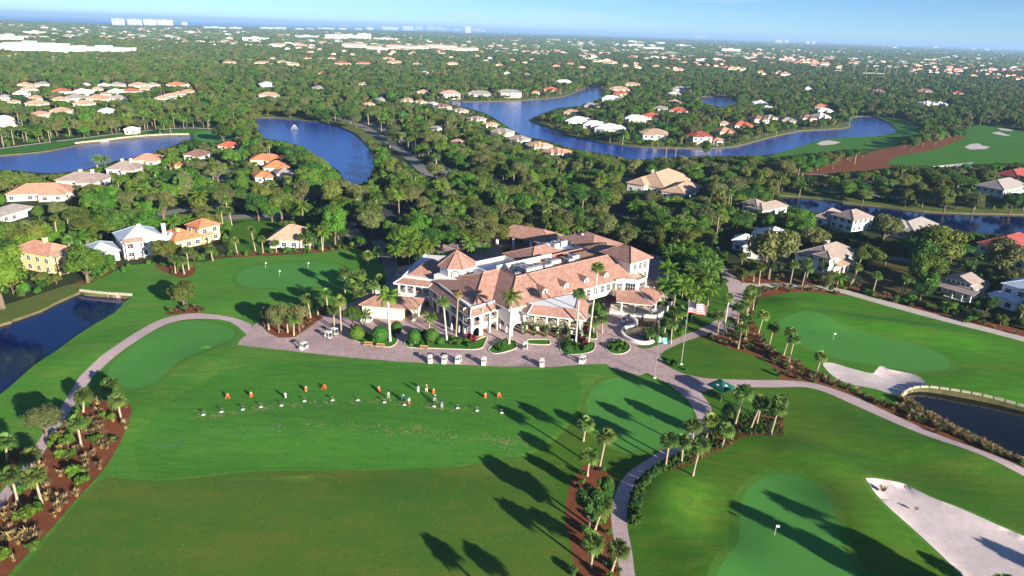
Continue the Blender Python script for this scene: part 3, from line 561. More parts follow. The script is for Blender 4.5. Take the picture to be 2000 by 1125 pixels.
# ================================================================== THE CLUBHOUSE
CA = math.atan2(33.2, 40.8); CO = (-0.6, 175.0)
club = thing('clubhouse', (CO[0], CO[1], 0), CA, 'large white clubhouse with clay tile roofs, octagonal clock tower and arcaded verandas', 'clubhouse')
def W2L(x, y):
    dx, dy = x - CO[0], y - CO[1]; return (dx * math.cos(CA) + dy * math.sin(CA), -dx * math.sin(CA) + dy * math.cos(CA))
def L2W(u, v): return (CO[0] + u * math.cos(CA) - v * math.sin(CA), CO[1] + u * math.sin(CA) + v * math.cos(CA))
def cpart(mb, name, mat, parent=None, sm=False): return mb.build(name, mat, parent or club, sm)

# ---- main hall: walls, hipped roof truncated by the plant well, dormers
b = MB(); b.prism([(1.2, 1.0), (49, 1.0), (49, 29), (-3.2, 29), (-3.2, 10.2), (1.2, 10.2)], 3.72, 8.4); cpart(b, 'hall_wall', W_WHITE)
b = MB()
EV = 8.5; TP = 13.0
slab_poly(b, [(-0.2, -0.2, EV), (51, -0.2, EV), (51, 10, TP), (10.3, 10, TP)])          # front slope
slab_poly(b, [(-0.2, -0.2, EV), (10.3, 10, TP), (10.6, 18, TP), (0.5, 8.3, EV)])         # west hip
slab_poly(b, [(-6, 8.3, EV), (0.5, 8.3, EV), (10.6, 18, TP), (4.5, 18.1, TP)])           # wing front
slab_poly(b, [(-5.9, 8.35, EV), (4.5, 18.1, TP), (0.4, 23.3, 11.1), (-5.2, 31.0, EV)])   # wing side
slab_poly(b, [(20, 20.5, TP - .4), (47, 20.5, TP - .4), (50, 30, 9.4), (18, 30, 9.4)])   # rear slope
cpart(b, 'hall_roof', RF_CLAY)
b = MB()
for p, q in [((-0.2, -0.2, EV), (10.3, 10, TP)), ((10.3, 10, TP), (51, 10, TP)), ((10.3, 10, TP), (10.6, 18, TP)), ((-6, 8.3, EV), (4.5, 18.1, TP)), ((4.5, 18.1, TP), (10.6, 18, TP)), ((4.5, 18.1, TP), (0.4, 23.3, 11.1)), ((20, 20.5, TP - .4), (47, 20.5, TP - .4))]: b.tube(p, q, 0.2, 0.2, 6)
cpart(b, 'ridge_cap', RF_CLAY)
b = MB(); b.box(10.8, 10.2, 10.6, 50, 20.4, 11.6); cpart(b, 'well_floor', M_TERR)
b = MB(); b.box(10.9, 10.15, 11.6, 50, 10.35, 12.95); b.box(11, 20.1, 11.6, 33, 20.4, 13.3); cpart(b, 'parapet', W_WHITE)
b = MB(); b.box(-0.4, -0.4, EV - .42, 51, -0.22, EV - 0.02); b.box(-0.42, -0.4, EV - .42, -0.24, 8.1, EV - .02); cpart(b, 'fascia', M_TRIM)
for u in (14.6, 22.9, 31.2, 39.6):
    d = MB(); zb = EV + (u * 0 + 4.6) * 0.45      # dormer stands 4.6 m up the slope plan
    v0 = 1.9; wz = 8.95
    d.box(u - 0.95, v0, wz - 0.1, u + 0.95, v0 + 4.2, wz + 1.55)
    d.add([(u - .95, v0, wz + 1.55), (u + .95, v0, wz + 1.55), (u, v0, wz + 2.2)], [(0, 1, 2)])
    dm = cpart(d, 'dormer', W_WHITE)
    r = MB(); slab_poly(r, [(u - 1.25, v0 - .25, wz + 1.42), (u, v0 - .25, wz + 2.35), (u, v0 + 6.2, wz + 2.35), (u - 1.25, v0 + 6.2, wz + 1.42)], .14)
    slab_poly(r, [(u + 1.25, v0 - .25, wz + 1.42), (u, v0 - .25, wz + 2.35), (u, v0 + 6.2, wz + 2.35), (u + 1.25, v0 + 6.2, wz + 1.42)], .14); r.build('dormer_roof', RF_CLAY, dm)
    Mw = Matrix.Translation((u, v0, 0)); window(dm, Mw, 0, wz + .3, 0.9, 1.15)
# plant in the well and on the rear flats
def hvac(u, v, z, w_, d_, h_, fans=1):
    a = MB(); a.box(u, v, z, u + w_, v + d_, z + h_); o = cpart(a, 'air_handler', M_METAL)
    f = MB()
    for i in range(fans): f.lathe([(min(w_ / fans, d_) * .35, 0), (min(w_ / fans, d_) * .35, .18), (min(w_ / fans, d_) * .3, .2)], 12, (u + w_ * (i + .5) / fans, v + d_ / 2, z + h_))
    f.build('fan_cowl', M_IRON, o)
for a in [(12.5, 13.2, 11.6, 2.2, 3.2, 1.2, 2), (16.0, 12.2, 11.6, 6.5, 3.4, 1.9, 3), (16.5, 16.6, 11.6, 4, 2.6, 1.5, 2), (24, 13, 11.6, 3.2, 2.4, 1.3, 2), (28.5, 15, 11.6, 4, 3.2, 1.3, 2), (34.5, 13.5, 11.6, 2.6, 2.6, 1.2, 1), (38, 15.5, 11.6, 3, 2.5, 1.1, 1),
          (46, 33, 9.2, 2.4, 2.2, 1.8, 1), (49.5, 33.5, 9.2, 3.0, 2.4, 2.0, 1), (53.5, 32, 9.2, 2, 2, 1.5, 1), (44, 36, 9.2, 2, 2, 1.4, 1)]: hvac(*a)
for u, v, z in [(33.5, 29.5, 10.0), (59, 33, 11.2), (44.5, 34.5, 9.2), (47, 36, 9.2)]:
    a = MB(); a.lathe([(.35, 0), (.35, 1.1), (.6, 1.2), (.6, 1.55), (.2, 1.8)], 10, (u, v, z)); cpart(a, 'roof_vent', M_METAL)
# rear ranges
b = MB(); b.box(22, 29, 0, 44, 36, 9.2); b.box(44, 29, 0, 66, 41, 9.2); b.box(12, 29, 0, 22, 33, 8.0); cpart(b, 'rear_wall', W_WHITE)
b = MB(); hip_roof(b, 26, 21.6, 44, 35.5, 10.4, 3.0); cpart(b, 'rear_roof', RF_CLAY)
b = MB(); hip_caps(b, 26, 21.6, 44, 35.5, 10.4, 3.0); cpart(b, 'ridge_cap', RF_CLAY)
b = MB(); hip_roof(b, 54, 22, 68, 40, 10.5, 2.6); hip_roof(b, 50.5, 12.5, 60, 22.5, 12.0, 2.2); cpart(b, 'rear_roof', RF_CLAY)
b = MB(); b.box(50.8, 12.8, 9.2, 59.8, 22.2, 12); b.box(54.3, 22.2, 9.2, 67.8, 39.8, 10.5); cpart(b, 'rear_wall', W_WHITE)
b = MB(); b.box(44.2, 29.2, 9.2, 54, 40.5, 9.25); cpart(b, 'flat_roof', M_FLAT)
# flat white roof beside the tower with its parapets
b = MB(); b.prism([(-1.5, 23.5), (4.7, 18.4), (11, 18.3), (20, 20.6), (22, 31), (6, 33), (-4.5, 31)], 8.3, 10.35); cpart(b, 'flat_roof', M_FLAT)
b = MB(); b.box(6, 31.2, 8.3, 23, 31.6, 11.4); b.box(22.7, 20.8, 8.3, 23.0, 31.2, 11.4); cpart(b, 'parapet', W_WHITE)
b = MB(); b.box(12, 33, 0, 30, 40, 5.6); cpart(b, 'link_wall', W_CREAM)
b = MB(); hip_roof(b, 14, 31.8, 26, 36, 8.6, 1.3); hip_roof(b, 10, 37, 22, 46, 6.0, 2.2); cpart(b, 'rear_roof', RF_CLAY)
b = MB(); b.box(14.2, 32, 5.6, 25.8, 35.8, 8.6); b.box(10.2, 37.2, 0, 21.8, 45.8, 6.0); cpart(b, 'rear_wall', W_WHITE)

# ---- north-east block, three storeys, with hip roof
b = MB(); b.box(49.2, 0.8, 0, 58.0, 12.4, 12.9); cpart(b, 'tower_block_wall', W_WHITE)
b = MB(); hip_roof(b, 49.2, 0.8, 58.0, 13.0, 13.0, 3.1, 0.9); cpart(b, 'tower_block_roof', RF_CLAY)
b = MB(); hip_caps(b, 49.2, 0.8, 58.0, 13.0, 13.0, 3.1, 0.9); cpart(b, 'ridge_cap', RF_CLAY)
Mf = Matrix.Translation((0, 0.8, 0))
for x in (51.4, 53.8, 56.2): window(club, Mf, x, 10.0, 1.3, 1.9, cols=2, rows=3)
for x in (54.5, 56.6): window(club, Mf, x, 6.4, 1.2, 2.0, cols=2, rows=3)
Mr, L = face_frame((58.0, 0.8), (58.0, 12.4))
for x in (2.6, 6.0, 9.2):
    window(club, Mr, x, 9.9, 1.5, 2.0, cols=2, rows=3); window(club, Mr, x, 6.2, 1.5, 2.0, cols=2, rows=3)
# bay with french windows and roof terrace above the porch
bay = [(41.5, -0.6), (44.2, -1.2), (47.2, -4.6), (51.6, -4.2), (53.4, 0.8), (41.5, 0.9)]
b = MB(); b.prism(bay, 3.5, 8.35); cpart(b, 'bay_wall', W_CREAM)
b = MB(); b.prism([(44.2, -0.9), (47.3, -4.3), (51.3, -3.9), (53.1, 0.7)], 8.36, 8.6); cpart(b, 'terrace_floor', W_TAN)
for q0, q1 in zip(bay[:4], bay[1:5]):
    Mx, L = face_frame(q0, q1); n = 1 if L < 4.3 else 1
    window(club, Mx, L / 2, 5.3, min(L * .72, 3.0), 2.4, cols=4, rows=2, name='french_window')
    p = MB(); p.box(0, -.02, 8.36, L, .16, 9.0); p.xf(Mx); cpart(p, 'parapet', W_CREAM)
Mx = Matrix.Translation((0, 1.0, 0))
for u in (31.5, 34.4, 37.3, 40.0): window(club, Mx, u, 5.2, 1.6, 2.3, cols=3, rows=2, name='french_window')
# porch
b = MB()
pe = [(37.9, -4.8), (45.1, -13.4), (59.9, -6.4), (61.2, 2.0)]; pt = [(41.4, -0.7), (47.1, -4.7), (51.7, -4.3), (58.0, 1.5)]
slab_poly(b, [(*pe[0], 4.0), (*pe[1], 4.0), (*pt[1], 5.7), (*pt[0], 5.7)]); slab_poly(b, [(*pe[1], 4.0), (*pe[2], 4.0), (*pt[2], 5.75), (*pt[1], 5.7)]); slab_poly(b, [(*pe[2], 4.0), (*pe[3], 4.2), (*pt[3], 5.75), (*pt[2], 5.75)])
cpart(b, 'porch_roof', RF_CLAY)
b = MB()
for p, q in [((*pe[1], 4.0), (*pt[1], 5.7)), ((*pe[2], 4.0), (*pt[2], 5.75))]: b.tube(p, q, .17, .17, 6)
for p, q in zip(pe[:3], pe[1:]):
    Mx, L = face_frame(p, q); k = MB(); k.box(0, .05, 3.6, L, .25, 3.85); k.xf(Mx); b.add(k.v, k.f)
cpart(b, 'porch_trim', M_TRIM)
for u, v in [(39.6, -5.4), (42.2, -8.6), (45.2, -12.2), (49.8, -10.2), (54.4, -8.0), (58.8, -5.9), (60.2, -1.5)]:
    c = MB(); c.lathe([(.42, .72), (.42, 1.0), (.28, 1.1), (.25, 3.4), (.42, 3.6), (.42, 3.75)], 10, (u, v, 0)); cpart(c, 'porch_column', M_TRIM)
b = MB(); b.prism([(36.5, -3.5), (40.5, -9.5), (45.5, -14.8), (49, -14.2), (55, -11.5), (61, -9.0), (64, -4), (64, 4), (58, 4), (42, 1)], 0.0, 0.72); cpart(b, 'porch_floor', M_STONE)
deck_edge = [(40.5, -9.5), (43.0, -12.6), (45.5, -14.8), (49, -14.2), (55, -11.5), (61, -9.0), (64, -4)]
b = MB()
for p, q in zip(deck_edge, deck_edge[1:]):
    Mx, L = face_frame(p, q); k = MB(); k.box(0, -.02, .0, L, .28, 1.35); k.xf(Mx); b.add(k.v, k.f)
cpart(b, 'deck_wall', M_STONE)
for u, v in [(44, -7.5), (48, -9), (52, -7.5), (56, -5)]:
    t = MB(); t.lathe([(.4, .72), (.06, .78), (.06, 1.4), (.6, 1.42), (.6, 1.47)], 10, (u, v, 0)); cpart(t, 'porch_table', M_IRON)

# ---- octagonal clock tower
tc = W2L(-17.0, 199.2)
def octo(r, z, rot): return [(tc[0] + r * math.cos(rot + math.pi / 4 * i), tc[1] + r * math.sin(rot + math.pi / 4 * i), z) for i in range(8)]
orot = math.pi / 8 - CA
b = MB(); o8 = octo(5.3, 0, orot); b.prism([(p[0], p[1]) for p in o8], 3.6, 12.9); cpart(b, 'clock_tower_wall', W_WHITE)
b = MB(); lo = octo(6.1, 12.95, orot); ap = (tc[0], tc[1], 17.3)
b.add(lo + [ap], [(i, (i + 1) % 8, 8) for i in range(8)] + [tuple(range(7, -1, -1))]); cpart(b, 'clock_tower_roof', RF_CLAY)
b = MB()
for p in lo: b.tube(p, ap, .16, .16, 5)
cpart(b, 'ridge_cap', RF_CLAY)
b = MB(); lo2 = octo(6.12, 12.93, orot); lo3 = octo(6.12, 12.7, orot); b.add(lo2 + lo3, [(8 + i, 8 + (i + 1) % 8, (i + 1) % 8, i) for i in range(8)]); cpart(b, 'fascia', M_TRIM)
# clock on the face turned to the range (world -Y)
cx, cy = W2L(-17.0, 199.2 - 5.3 * math.cos(math.pi / 8) - 0.02)
Mc = Matrix.Translation((cx, cy, 11.0)) @ Matrix.Rotation(-CA, 4, 'Z') @ Matrix.Rotation(R(90), 4, 'X')
c = MB(); c.lathe([(1.05, 0), (1.05, .06)], 28); clk = c.xf(Mc).build('clock_face', W_CREAM, club)
c = MB()
for i in range(28):
    a0, a1 = 2 * math.pi * i / 28, 2 * math.pi * (i + 1) / 28
    ring = [(1.05, a0), (1.05, a1), (1.38, a1), (1.38, a0)]
    c.add([(r * math.cos(a), r * math.sin(a), 0.1) for r, a in ring] + [(r * math.cos(a), r * math.sin(a), 0.0) for r, a in ring], [(0, 1, 2, 3), (4, 5, 1, 0), (6, 7, 3, 2)])
c.xf(Mc).build('clock_rim', M_IRON, clk)
for bxx in ((-.05, -.1, .07, .05, .55, .09), (-.1, -.04, .09, .8, .04, .11)): MB().box(*bxx).xf(Mc).build('clock_hand', M_IRON, clk)
for i in range(12): MB().box(.82, -.03, .062, .98, .03, .075).xf(Mc @ Matrix.Rotation(i * math.pi / 6, 4, 'Z')).build('hour_mark', M_IRON, clk)
for i in (3, 6):
    p, q = o8[i], o8[(i + 1) % 8]; Mx, L = face_frame(p, q); window(club, Mx, L / 2, 10.4, 1.0, 1.6)

# ---- veranda wings (world outlines turned into the clubhouse frame)
def veranda(eave, top, ze, zt, name):
    m = MB()
    for i in range(len(eave) - 1):
        slab_poly(m, [(*W2L(*eave[i]), ze), (*W2L(*eave[i + 1]), ze), (*W2L(*top[i + 1]), zt), (*W2L(*top[i]), zt)])
    cpart(m, name, RF_CLAY)
    m = MB()
    for i in range(1, len(eave) - 1): m.tube((*W2L(*eave[i]), ze), (*W2L(*top[i]), zt), .16, .16, 5)
    for i in range(len(eave) - 1):
        Mx, L = face_frame(W2L(*eave[i]), W2L(*eave[i + 1])); k = MB(); k.box(0, -.06, ze - .34, L, .02, ze - .02); k.xf(Mx); m.add(k.v, k.f)
    cpart(m, 'fascia', M_TRIM)
WE = [(-31.8, 221.5), (-36.0, 196.4), (-25.0, 193.9), (-11.0, 171.6), (-2.6, 179.8)]; WT = [(-29.6, 221.5), (-33.6, 198.6), (-23.6, 195.9), (-11.0, 174.9), (-4.6, 180.7)]
veranda(WE, WT, 7.0, 8.1, 'veranda_roof')
RE = [(1.8, 179.0), (4.4, 175.8), (20.3, 172.6), (23.0, 190.8)]; RT = [(4.2, 179.2), (5.9, 177.6), (17.6, 175.7), (19.6, 188.6)]
veranda(RE, RT, 7.0, 9.0, 'veranda_roof')
b = MB(); b.prism([W2L(*p) for p in [(4.2, 179.2), (5.9, 177.5), (17.6, 175.6), (19.6, 188.6)]], 8.0, 8.85); cpart(b, 'flat_roof', M_FLAT)
# white parapet gutter between veranda roof and hall roof
b = MB()
for i in range(len(WT) - 1):
    a, c_ = WT[i], WT[i + 1]; P_ = [(-28.2, 221.5), (-32.0, 200.6), (-23.3, 198.4), (-10.6, 177.8), (-5.4, 181.9)]
    b.prism([W2L(*a), W2L(*c_), W2L(*P_[i + 1]), W2L(*P_[i])], 7.4, 8.2 + i * .004)
    Mx, L = face_frame(W2L(*a), W2L(*c_)); k = MB(); k.box(0, 0, 8.0, L, .3, 8.62 + i * .006); k.xf(Mx); b.add(k.v, k.f)
cpart(b, 'gutter_parapet', M_FLAT)
# west block body and its small hip
b = MB(); b.prism([W2L(*p) for p in [(-32, 200.6), (-23.3, 198.4), (-17, 205), (-20, 221), (-28.2, 221.5)]], 0, 8.25); cpart(b, 'west_wall', W_WHITE)
b = MB(); base = [(-32.2, 200.5), (-23.6, 198.2), (-20.2, 208.0), (-29.6, 212.0)]; pk1, pk2 = (-27.6, 203.6, 11.4), (-25.6, 208.0, 11.4)
B4 = [(*W2L(*p), 8.35) for p in base]; K1 = (*W2L(pk1[0], pk1[1]), pk1[2]); K2 = (*W2L(pk2[0], pk2[1]), pk2[2])
slab_poly(b, [B4[0], B4[1], K1]); slab_poly(b, [B4[1], B4[2], K2, K1]); slab_poly(b, [B4[2], B4[3], K2]); slab_poly(b, [B4[3], B4[0], K1, K2]); cpart(b, 'west_roof', RF_CLAY)
b = MB(); b.prism([W2L(*p) for p in [(-9.6, 178.6), (-5.8, 182.4), (-20, 200), (-24, 199)]], 0, 8.2); cpart(b, 'wing_wall', W_WHITE)
# storeys: slabs, arcades, railings, columns
def storey_front(p0, p1, n, lower='arch', ivy=False, back=True, upper='open', cream=False, bay_cols=True):
    """p0->p1 in world, outside to the right of travel: arcade below, open loggia with railings above"""
    Mx, L = face_frame(W2L(*p0), W2L(*p1)); wl = W_CREAM if cream else W_WHITE
    m = MB(); arcade(m, L, 0.0, 3.35, n, 0.76 if lower == 'arch' else 0.82, 0.5 if lower == 'arch' else 0.9, lower == 'arch', 0.5); m.xf(Mx); cpart(m, 'arcade', wl)
    m = MB(); m.box(-.1, -.08, 3.352, L + .1, 3.6, 3.7); m.xf(Mx); cpart(m, 'floor_slab', wl)
    m = MB(); m.box(0, .55, .0, L, 3.6, .06); m.xf(Mx); cpart(m, 'loggia_floor', M_TERR)
    bw = L / n
    m = MB(); m.box(0, .02, 6.45, L, .42, 6.95); m.xf(Mx); cpart(m, 'lintel', wl)
    for i in range(n + 1):
        x = min(max(i * bw, .25), L - .25); c = MB(); c.box(x - .25, .0, 3.702, x + .25, .45, 6.449); c.xf(Mx); cpart(c, 'column', wl)
    if upper == 'arch':
        m = MB(); arcade(m, L, 3.702, 6.449, n, .8, .55, True, .3, .06); m.xf(Mx); cpart(m, 'arcade', wl)
    for i in range(n): railing(club, Mx, i * bw + .27, (i + 1) * bw - .27, 3.702, 1.0, .12)
    if back:
        m = MB(); m.box(0, 3.62, 0, L, 3.8, 8.0); m.xf(Mx); bw_ = cpart(m, 'inner_wall', W_CREAM)
        M2 = Mx @ Matrix.Translation((0, 3.62, 0))
        for i in range(n):
            window(club, M2, (i + .5) * bw, 3.75, bw * .55, 2.4, 'french_window', cols=2, rows=3); window(club, M2, (i + .5) * bw, .1, bw * .55, 2.4, 'french_window', cols=2, rows=3)
    for i in range(n):      # a set table in each bay
        t = MB(); t.lathe([(.5, 0), (.07, .06), (.07, .7), (.75, .72), (.78, .3), (.78, .75)], 10, ((i + .5) * bw, 1.7, 3.7)); t.xf(Mx); cpart(t, 'dining_table', M_TRIM)
    if ivy:
        for i in range(n + 1):
            x = min(max(i * bw, .3), L - .3); IVY.append((Mx.copy(), x, 0.0, 3.2, .55))
        IVY.append((Mx.copy(), L / 2, 3.0, 3.75, L / 2))
IVY = []
storey_front((-24.3, 194.9), (-10.9, 173.4), 6, 'arch')
storey_front((-10.6, 173.2), (-3.6, 180.2), 3, 'arch', upper='arch')
storey_front((3.6, 177.6), (19.3, 174.6), 5, 'flat', ivy=True, cream=True)
storey_front((19.6, 174.6), (21.6, 189.0), 4, 'arch', back=False)
storey_front((-34.8, 197.4), (-24.6, 195.2), 4, 'arch')
b = MB(); b.prism([W2L(*p) for p in [(7, 181), (18.5, 178.6), (21, 190), (8, 186)]], 0, 8.0); cpart(b, 'wing_wall', W_CREAM)
# the white corner pavilion of the hall between the wings
for (p0, p1, n, nm) in [((-3.4, 181.3), (0.2, 176.0), 2, 'corner_loggia'), ((0.2, 176.0), (3.6, 178.8), 1, 'corner_loggia')]:
    Mx, L = face_frame(W2L(*p0), W2L(*p1))
    m = MB(); arcade(m, L, 0, 3.6, n, .78, .5, True, .5); arcade(m, L, 3.62, 8.1, n, .8, .45, True, .5); m.xf(Mx); cpart(m, nm, W_WHITE)
    for i in range(n): railing(club, Mx, i * L / n + .35, (i + 1) * L / n - .35, 3.64, 1.0, .15)
b = MB(); b.prism([W2L(*p) for p in [(-2.6, 181.6), (0.6, 177.0), (3.4, 179.2), (5, 186), (0, 187)]], 3.4, 3.62); cpart(b, 'floor_slab', W_WHITE)
# ivy climbing the pillars of the dining wing: leaf-sized faces
lf = MB(); rr = random.Random(3)
IVY_LEAF = m_leaf('ivy_leaf', (0.03, 0.085, 0.015), (0.05, 0.12, 0.02), (0.08, 0.15, 0.03), 1.2)
for Mx, x, z0, z1, hw in IVY:
    cnt = int((z1 - z0) * hw * 2 * 30)
    for k in range(cnt):
        px, pz = x + rr.uniform(-hw, hw), rr.uniform(z0, z1 + .2); s = rr.uniform(.12, .26); py = rr.uniform(-.28, -.02)
        q = Euler((rr.uniform(-.6, .6), rr.uniform(-.6, .6), rr.uniform(0, 6))).to_matrix()
        lf.add([Mx @ (Vector((px, py, pz)) + q @ Vector(v)) for v in ((-s, 0, 0), (0, -.05, -s), (s, 0, 0), (0, -.05, s))], [(0, 1, 2, 3)])
cpart(lf, 'ivy', IVY_LEAF)

# ---- gatehouse west of the club and the porte cochere behind it
gx0, gy0 = -43.4, 186.0; gx1, gy1 = -27.6, 184.0; GA = math.atan2(gy1 - gy0, gx1 - gx0)
gate = thing('gatehouse', (gx0, gy0, 0), GA, 'low cream gatehouse with blind arches, one dark archway and clay hip roof', 'gatehouse')
b = MB(); b.box(0, 0, 0, 11.2, 7.4, 4.0); b.build('wall', W_CREAM, gate)
b = MB(); arcade(b, 4.6, 0, 4.0, 1, .62, .55, True, 7.4, 0, 0); b.xf(Matrix.Translation((11.2, 0, 0))); b.build('archway_wall', W_CREAM, gate)
b = MB(); hip_roof(b, 0, 0, 15.8, 7.4, 4.02, 1.9, .8); b.build('roof', RF_CLAY, gate)
b = MB(); hip_caps(b, 0, 0, 15.8, 7.4, 4.02, 1.9, .8); b.build('ridge_cap', RF_CLAY, gate)
for x in (1.6, 4.2, 6.8, 9.4):      # blind arches: shallow proud surrounds
    a = MB(); k = 10
    for j in range(k):
        a0, a1 = math.pi * j / k, math.pi * (j + 1) / k
        for (r0, r1) in ((.78, .92),):
            a.add([(x + r0 * math.cos(a0), -.09, 2.0 + r0 * math.sin(a0)), (x + r1 * math.cos(a0), -.09, 2.0 + r1 * math.sin(a0)), (x + r1 * math.cos(a1), -.09, 2.0 + r1 * math.sin(a1)), (x + r0 * math.cos(a1), -.09, 2.0 + r0 * math.sin(a1)),
                   (x + r0 * math.cos(a0), 0, 2.0 + r0 * math.sin(a0)), (x + r1 * math.cos(a0), 0, 2.0 + r1 * math.sin(a0)), (x + r1 * math.cos(a1), 0, 2.0 + r1 * math.sin(a1)), (x + r0 * math.cos(a1), 0, 2.0 + r0 * math.sin(a1))],
                  [(0, 1, 2, 3), (1, 5, 6, 2), (4, 0, 3, 7)])
    a.box(x - .92, -.09, 0, x - .78, 0, 2.0); a.box(x + .78, -.09, 0, x + .92, 0, 2.0); a.build('blind_arch', W_CREAM, gate)
b = MB(); b.box(2.5, 5.0, 4.6, 3.6, 6.0, 7.0); b.build('chimney', W_CREAM, gate)

pa = math.atan2(250.1 - 261.1, 14.7 + 7.7)
pc = thing('porte_cochere', (-7.0, 262.0, 0), pa, 'clay-roofed drop-off canopy on white columns behind the clubhouse', 'canopy')
b = MB(); hip_roof(b, 0, 0, 23, 11, 5.0, 3.0, .9); b.build('roof', RF_CLAY, pc)
b = MB(); hip_caps(b, 0, 0, 23, 11, 5.0, 3.0, .9); b.build('ridge_cap', RF_CLAY, pc)
b = MB(); b.box(0, 0, 4.35, 23, .5, 4.75); b.box(0, 10.5, 4.35, 23, 11, 4.75); b.box(0, .5, 4.35, .5, 10.5, 4.75); b.box(22.5, .5, 4.35, 23, 10.5, 4.75); b.build('beam', M_TRIM, pc)
for x in (.4, 7.6, 15, 22.4):
    for y in (.4, 10.5): c = MB(); c.box(x - .4, y - .4, 0, x + .4, y + .4, 4.35); c.build('column', M_TRIM, pc)
print('club', round(time.time() - T0, 1))

# ================================================================== PLANTS: prototypes
M_BARK = m_plain('bark', (0.16, 0.125, 0.09), 0.95, 0.1, 0.3, 3.0); M_PALMT = m_plain('palm_bark', (0.36, 0.29, 0.20), 0.95, 0.1, 0.3, 4.0); M_ROYALT = m_plain('royal_palm_bark', (0.52, 0.49, 0.44), 0.9, 0.1, 0.2, 4.0); M_PINEB = m_plain('pine_bark', (0.22, 0.14, 0.09), 0.95, 0.1, 0.3, 3.0)
LF_OAK = m_leaf('oak_leaf', (0.080, 0.122, 0.017), (0.120, 0.152, 0.024), (0.165, 0.178, 0.037))
LF_OAKG = m_leaf('grey_oak_leaf', (0.114, 0.140, 0.037), (0.147, 0.159, 0.054), (0.187, 0.193, 0.076))
LF_GREEN = m_leaf('broad_leaf', (0.056, 0.147, 0.014), (0.097, 0.198, 0.016), (0.142, 0.246, 0.024))
LF_DARK = m_leaf('dark_leaf', (0.036, 0.099, 0.015), (0.056, 0.132, 0.019), (0.091, 0.166, 0.024))
LF_SABAL = m_leaf('fan_palm_leaf', (0.110, 0.184, 0.037), (0.142, 0.228, 0.045), (0.193, 0.257, 0.063), 0.9, 0.25)
LF_COCO = m_leaf('feather_palm_leaf', (0.091, 0.184, 0.018), (0.122, 0.228, 0.022), (0.174, 0.265, 0.032), 0.5, 0.3)
LF_DATE = m_leaf('date_palm_leaf', (0.103, 0.169, 0.037), (0.148, 0.214, 0.053), (0.193, 0.236, 0.069), 0.6, 0.25)
LF_SILV = m_leaf('silver_palm_leaf', (0.27, 0.36, 0.36), (0.34, 0.43, 0.42), (0.42, 0.48, 0.46), 0.6, 0.15)
LF_PINE = m_leaf('pine_needle', (0.068, 0.140, 0.020), (0.097, 0.172, 0.024), (0.125, 0.193, 0.031))
LF_HEDGE = m_leaf('hedge_leaf', (0.045, 0.125, 0.012), (0.065, 0.155, 0.015), (0.09, 0.18, 0.02), 0.8)
LF_TAN = m_leaf('dry_grass_blade', (0.30, 0.20, 0.09), (0.38, 0.26, 0.12), (0.24, 0.19, 0.08), 1.2)
LF_OLIVE = m_leaf('olive_grass_blade', (0.12, 0.13, 0.04), (0.17, 0.16, 0.06), (0.22, 0.19, 0.08), 1.2)
LF_RED = m_leaf('red_leaf', (0.26, 0.015, 0.02), (0.34, 0.025, 0.03), (0.20, 0.02, 0.02), 1.0); LF_REDT = m_leaf('rust_red_leaf', (0.42, 0.05, 0.02), (0.50, 0.08, 0.03), (0.3, 0.05, 0.02), 1.0)
LF_BROWN = m_leaf('dead_frond', (0.30, 0.20, 0.08), (0.36, 0.25, 0.10), (0.25, 0.16, 0.06), 1.0)

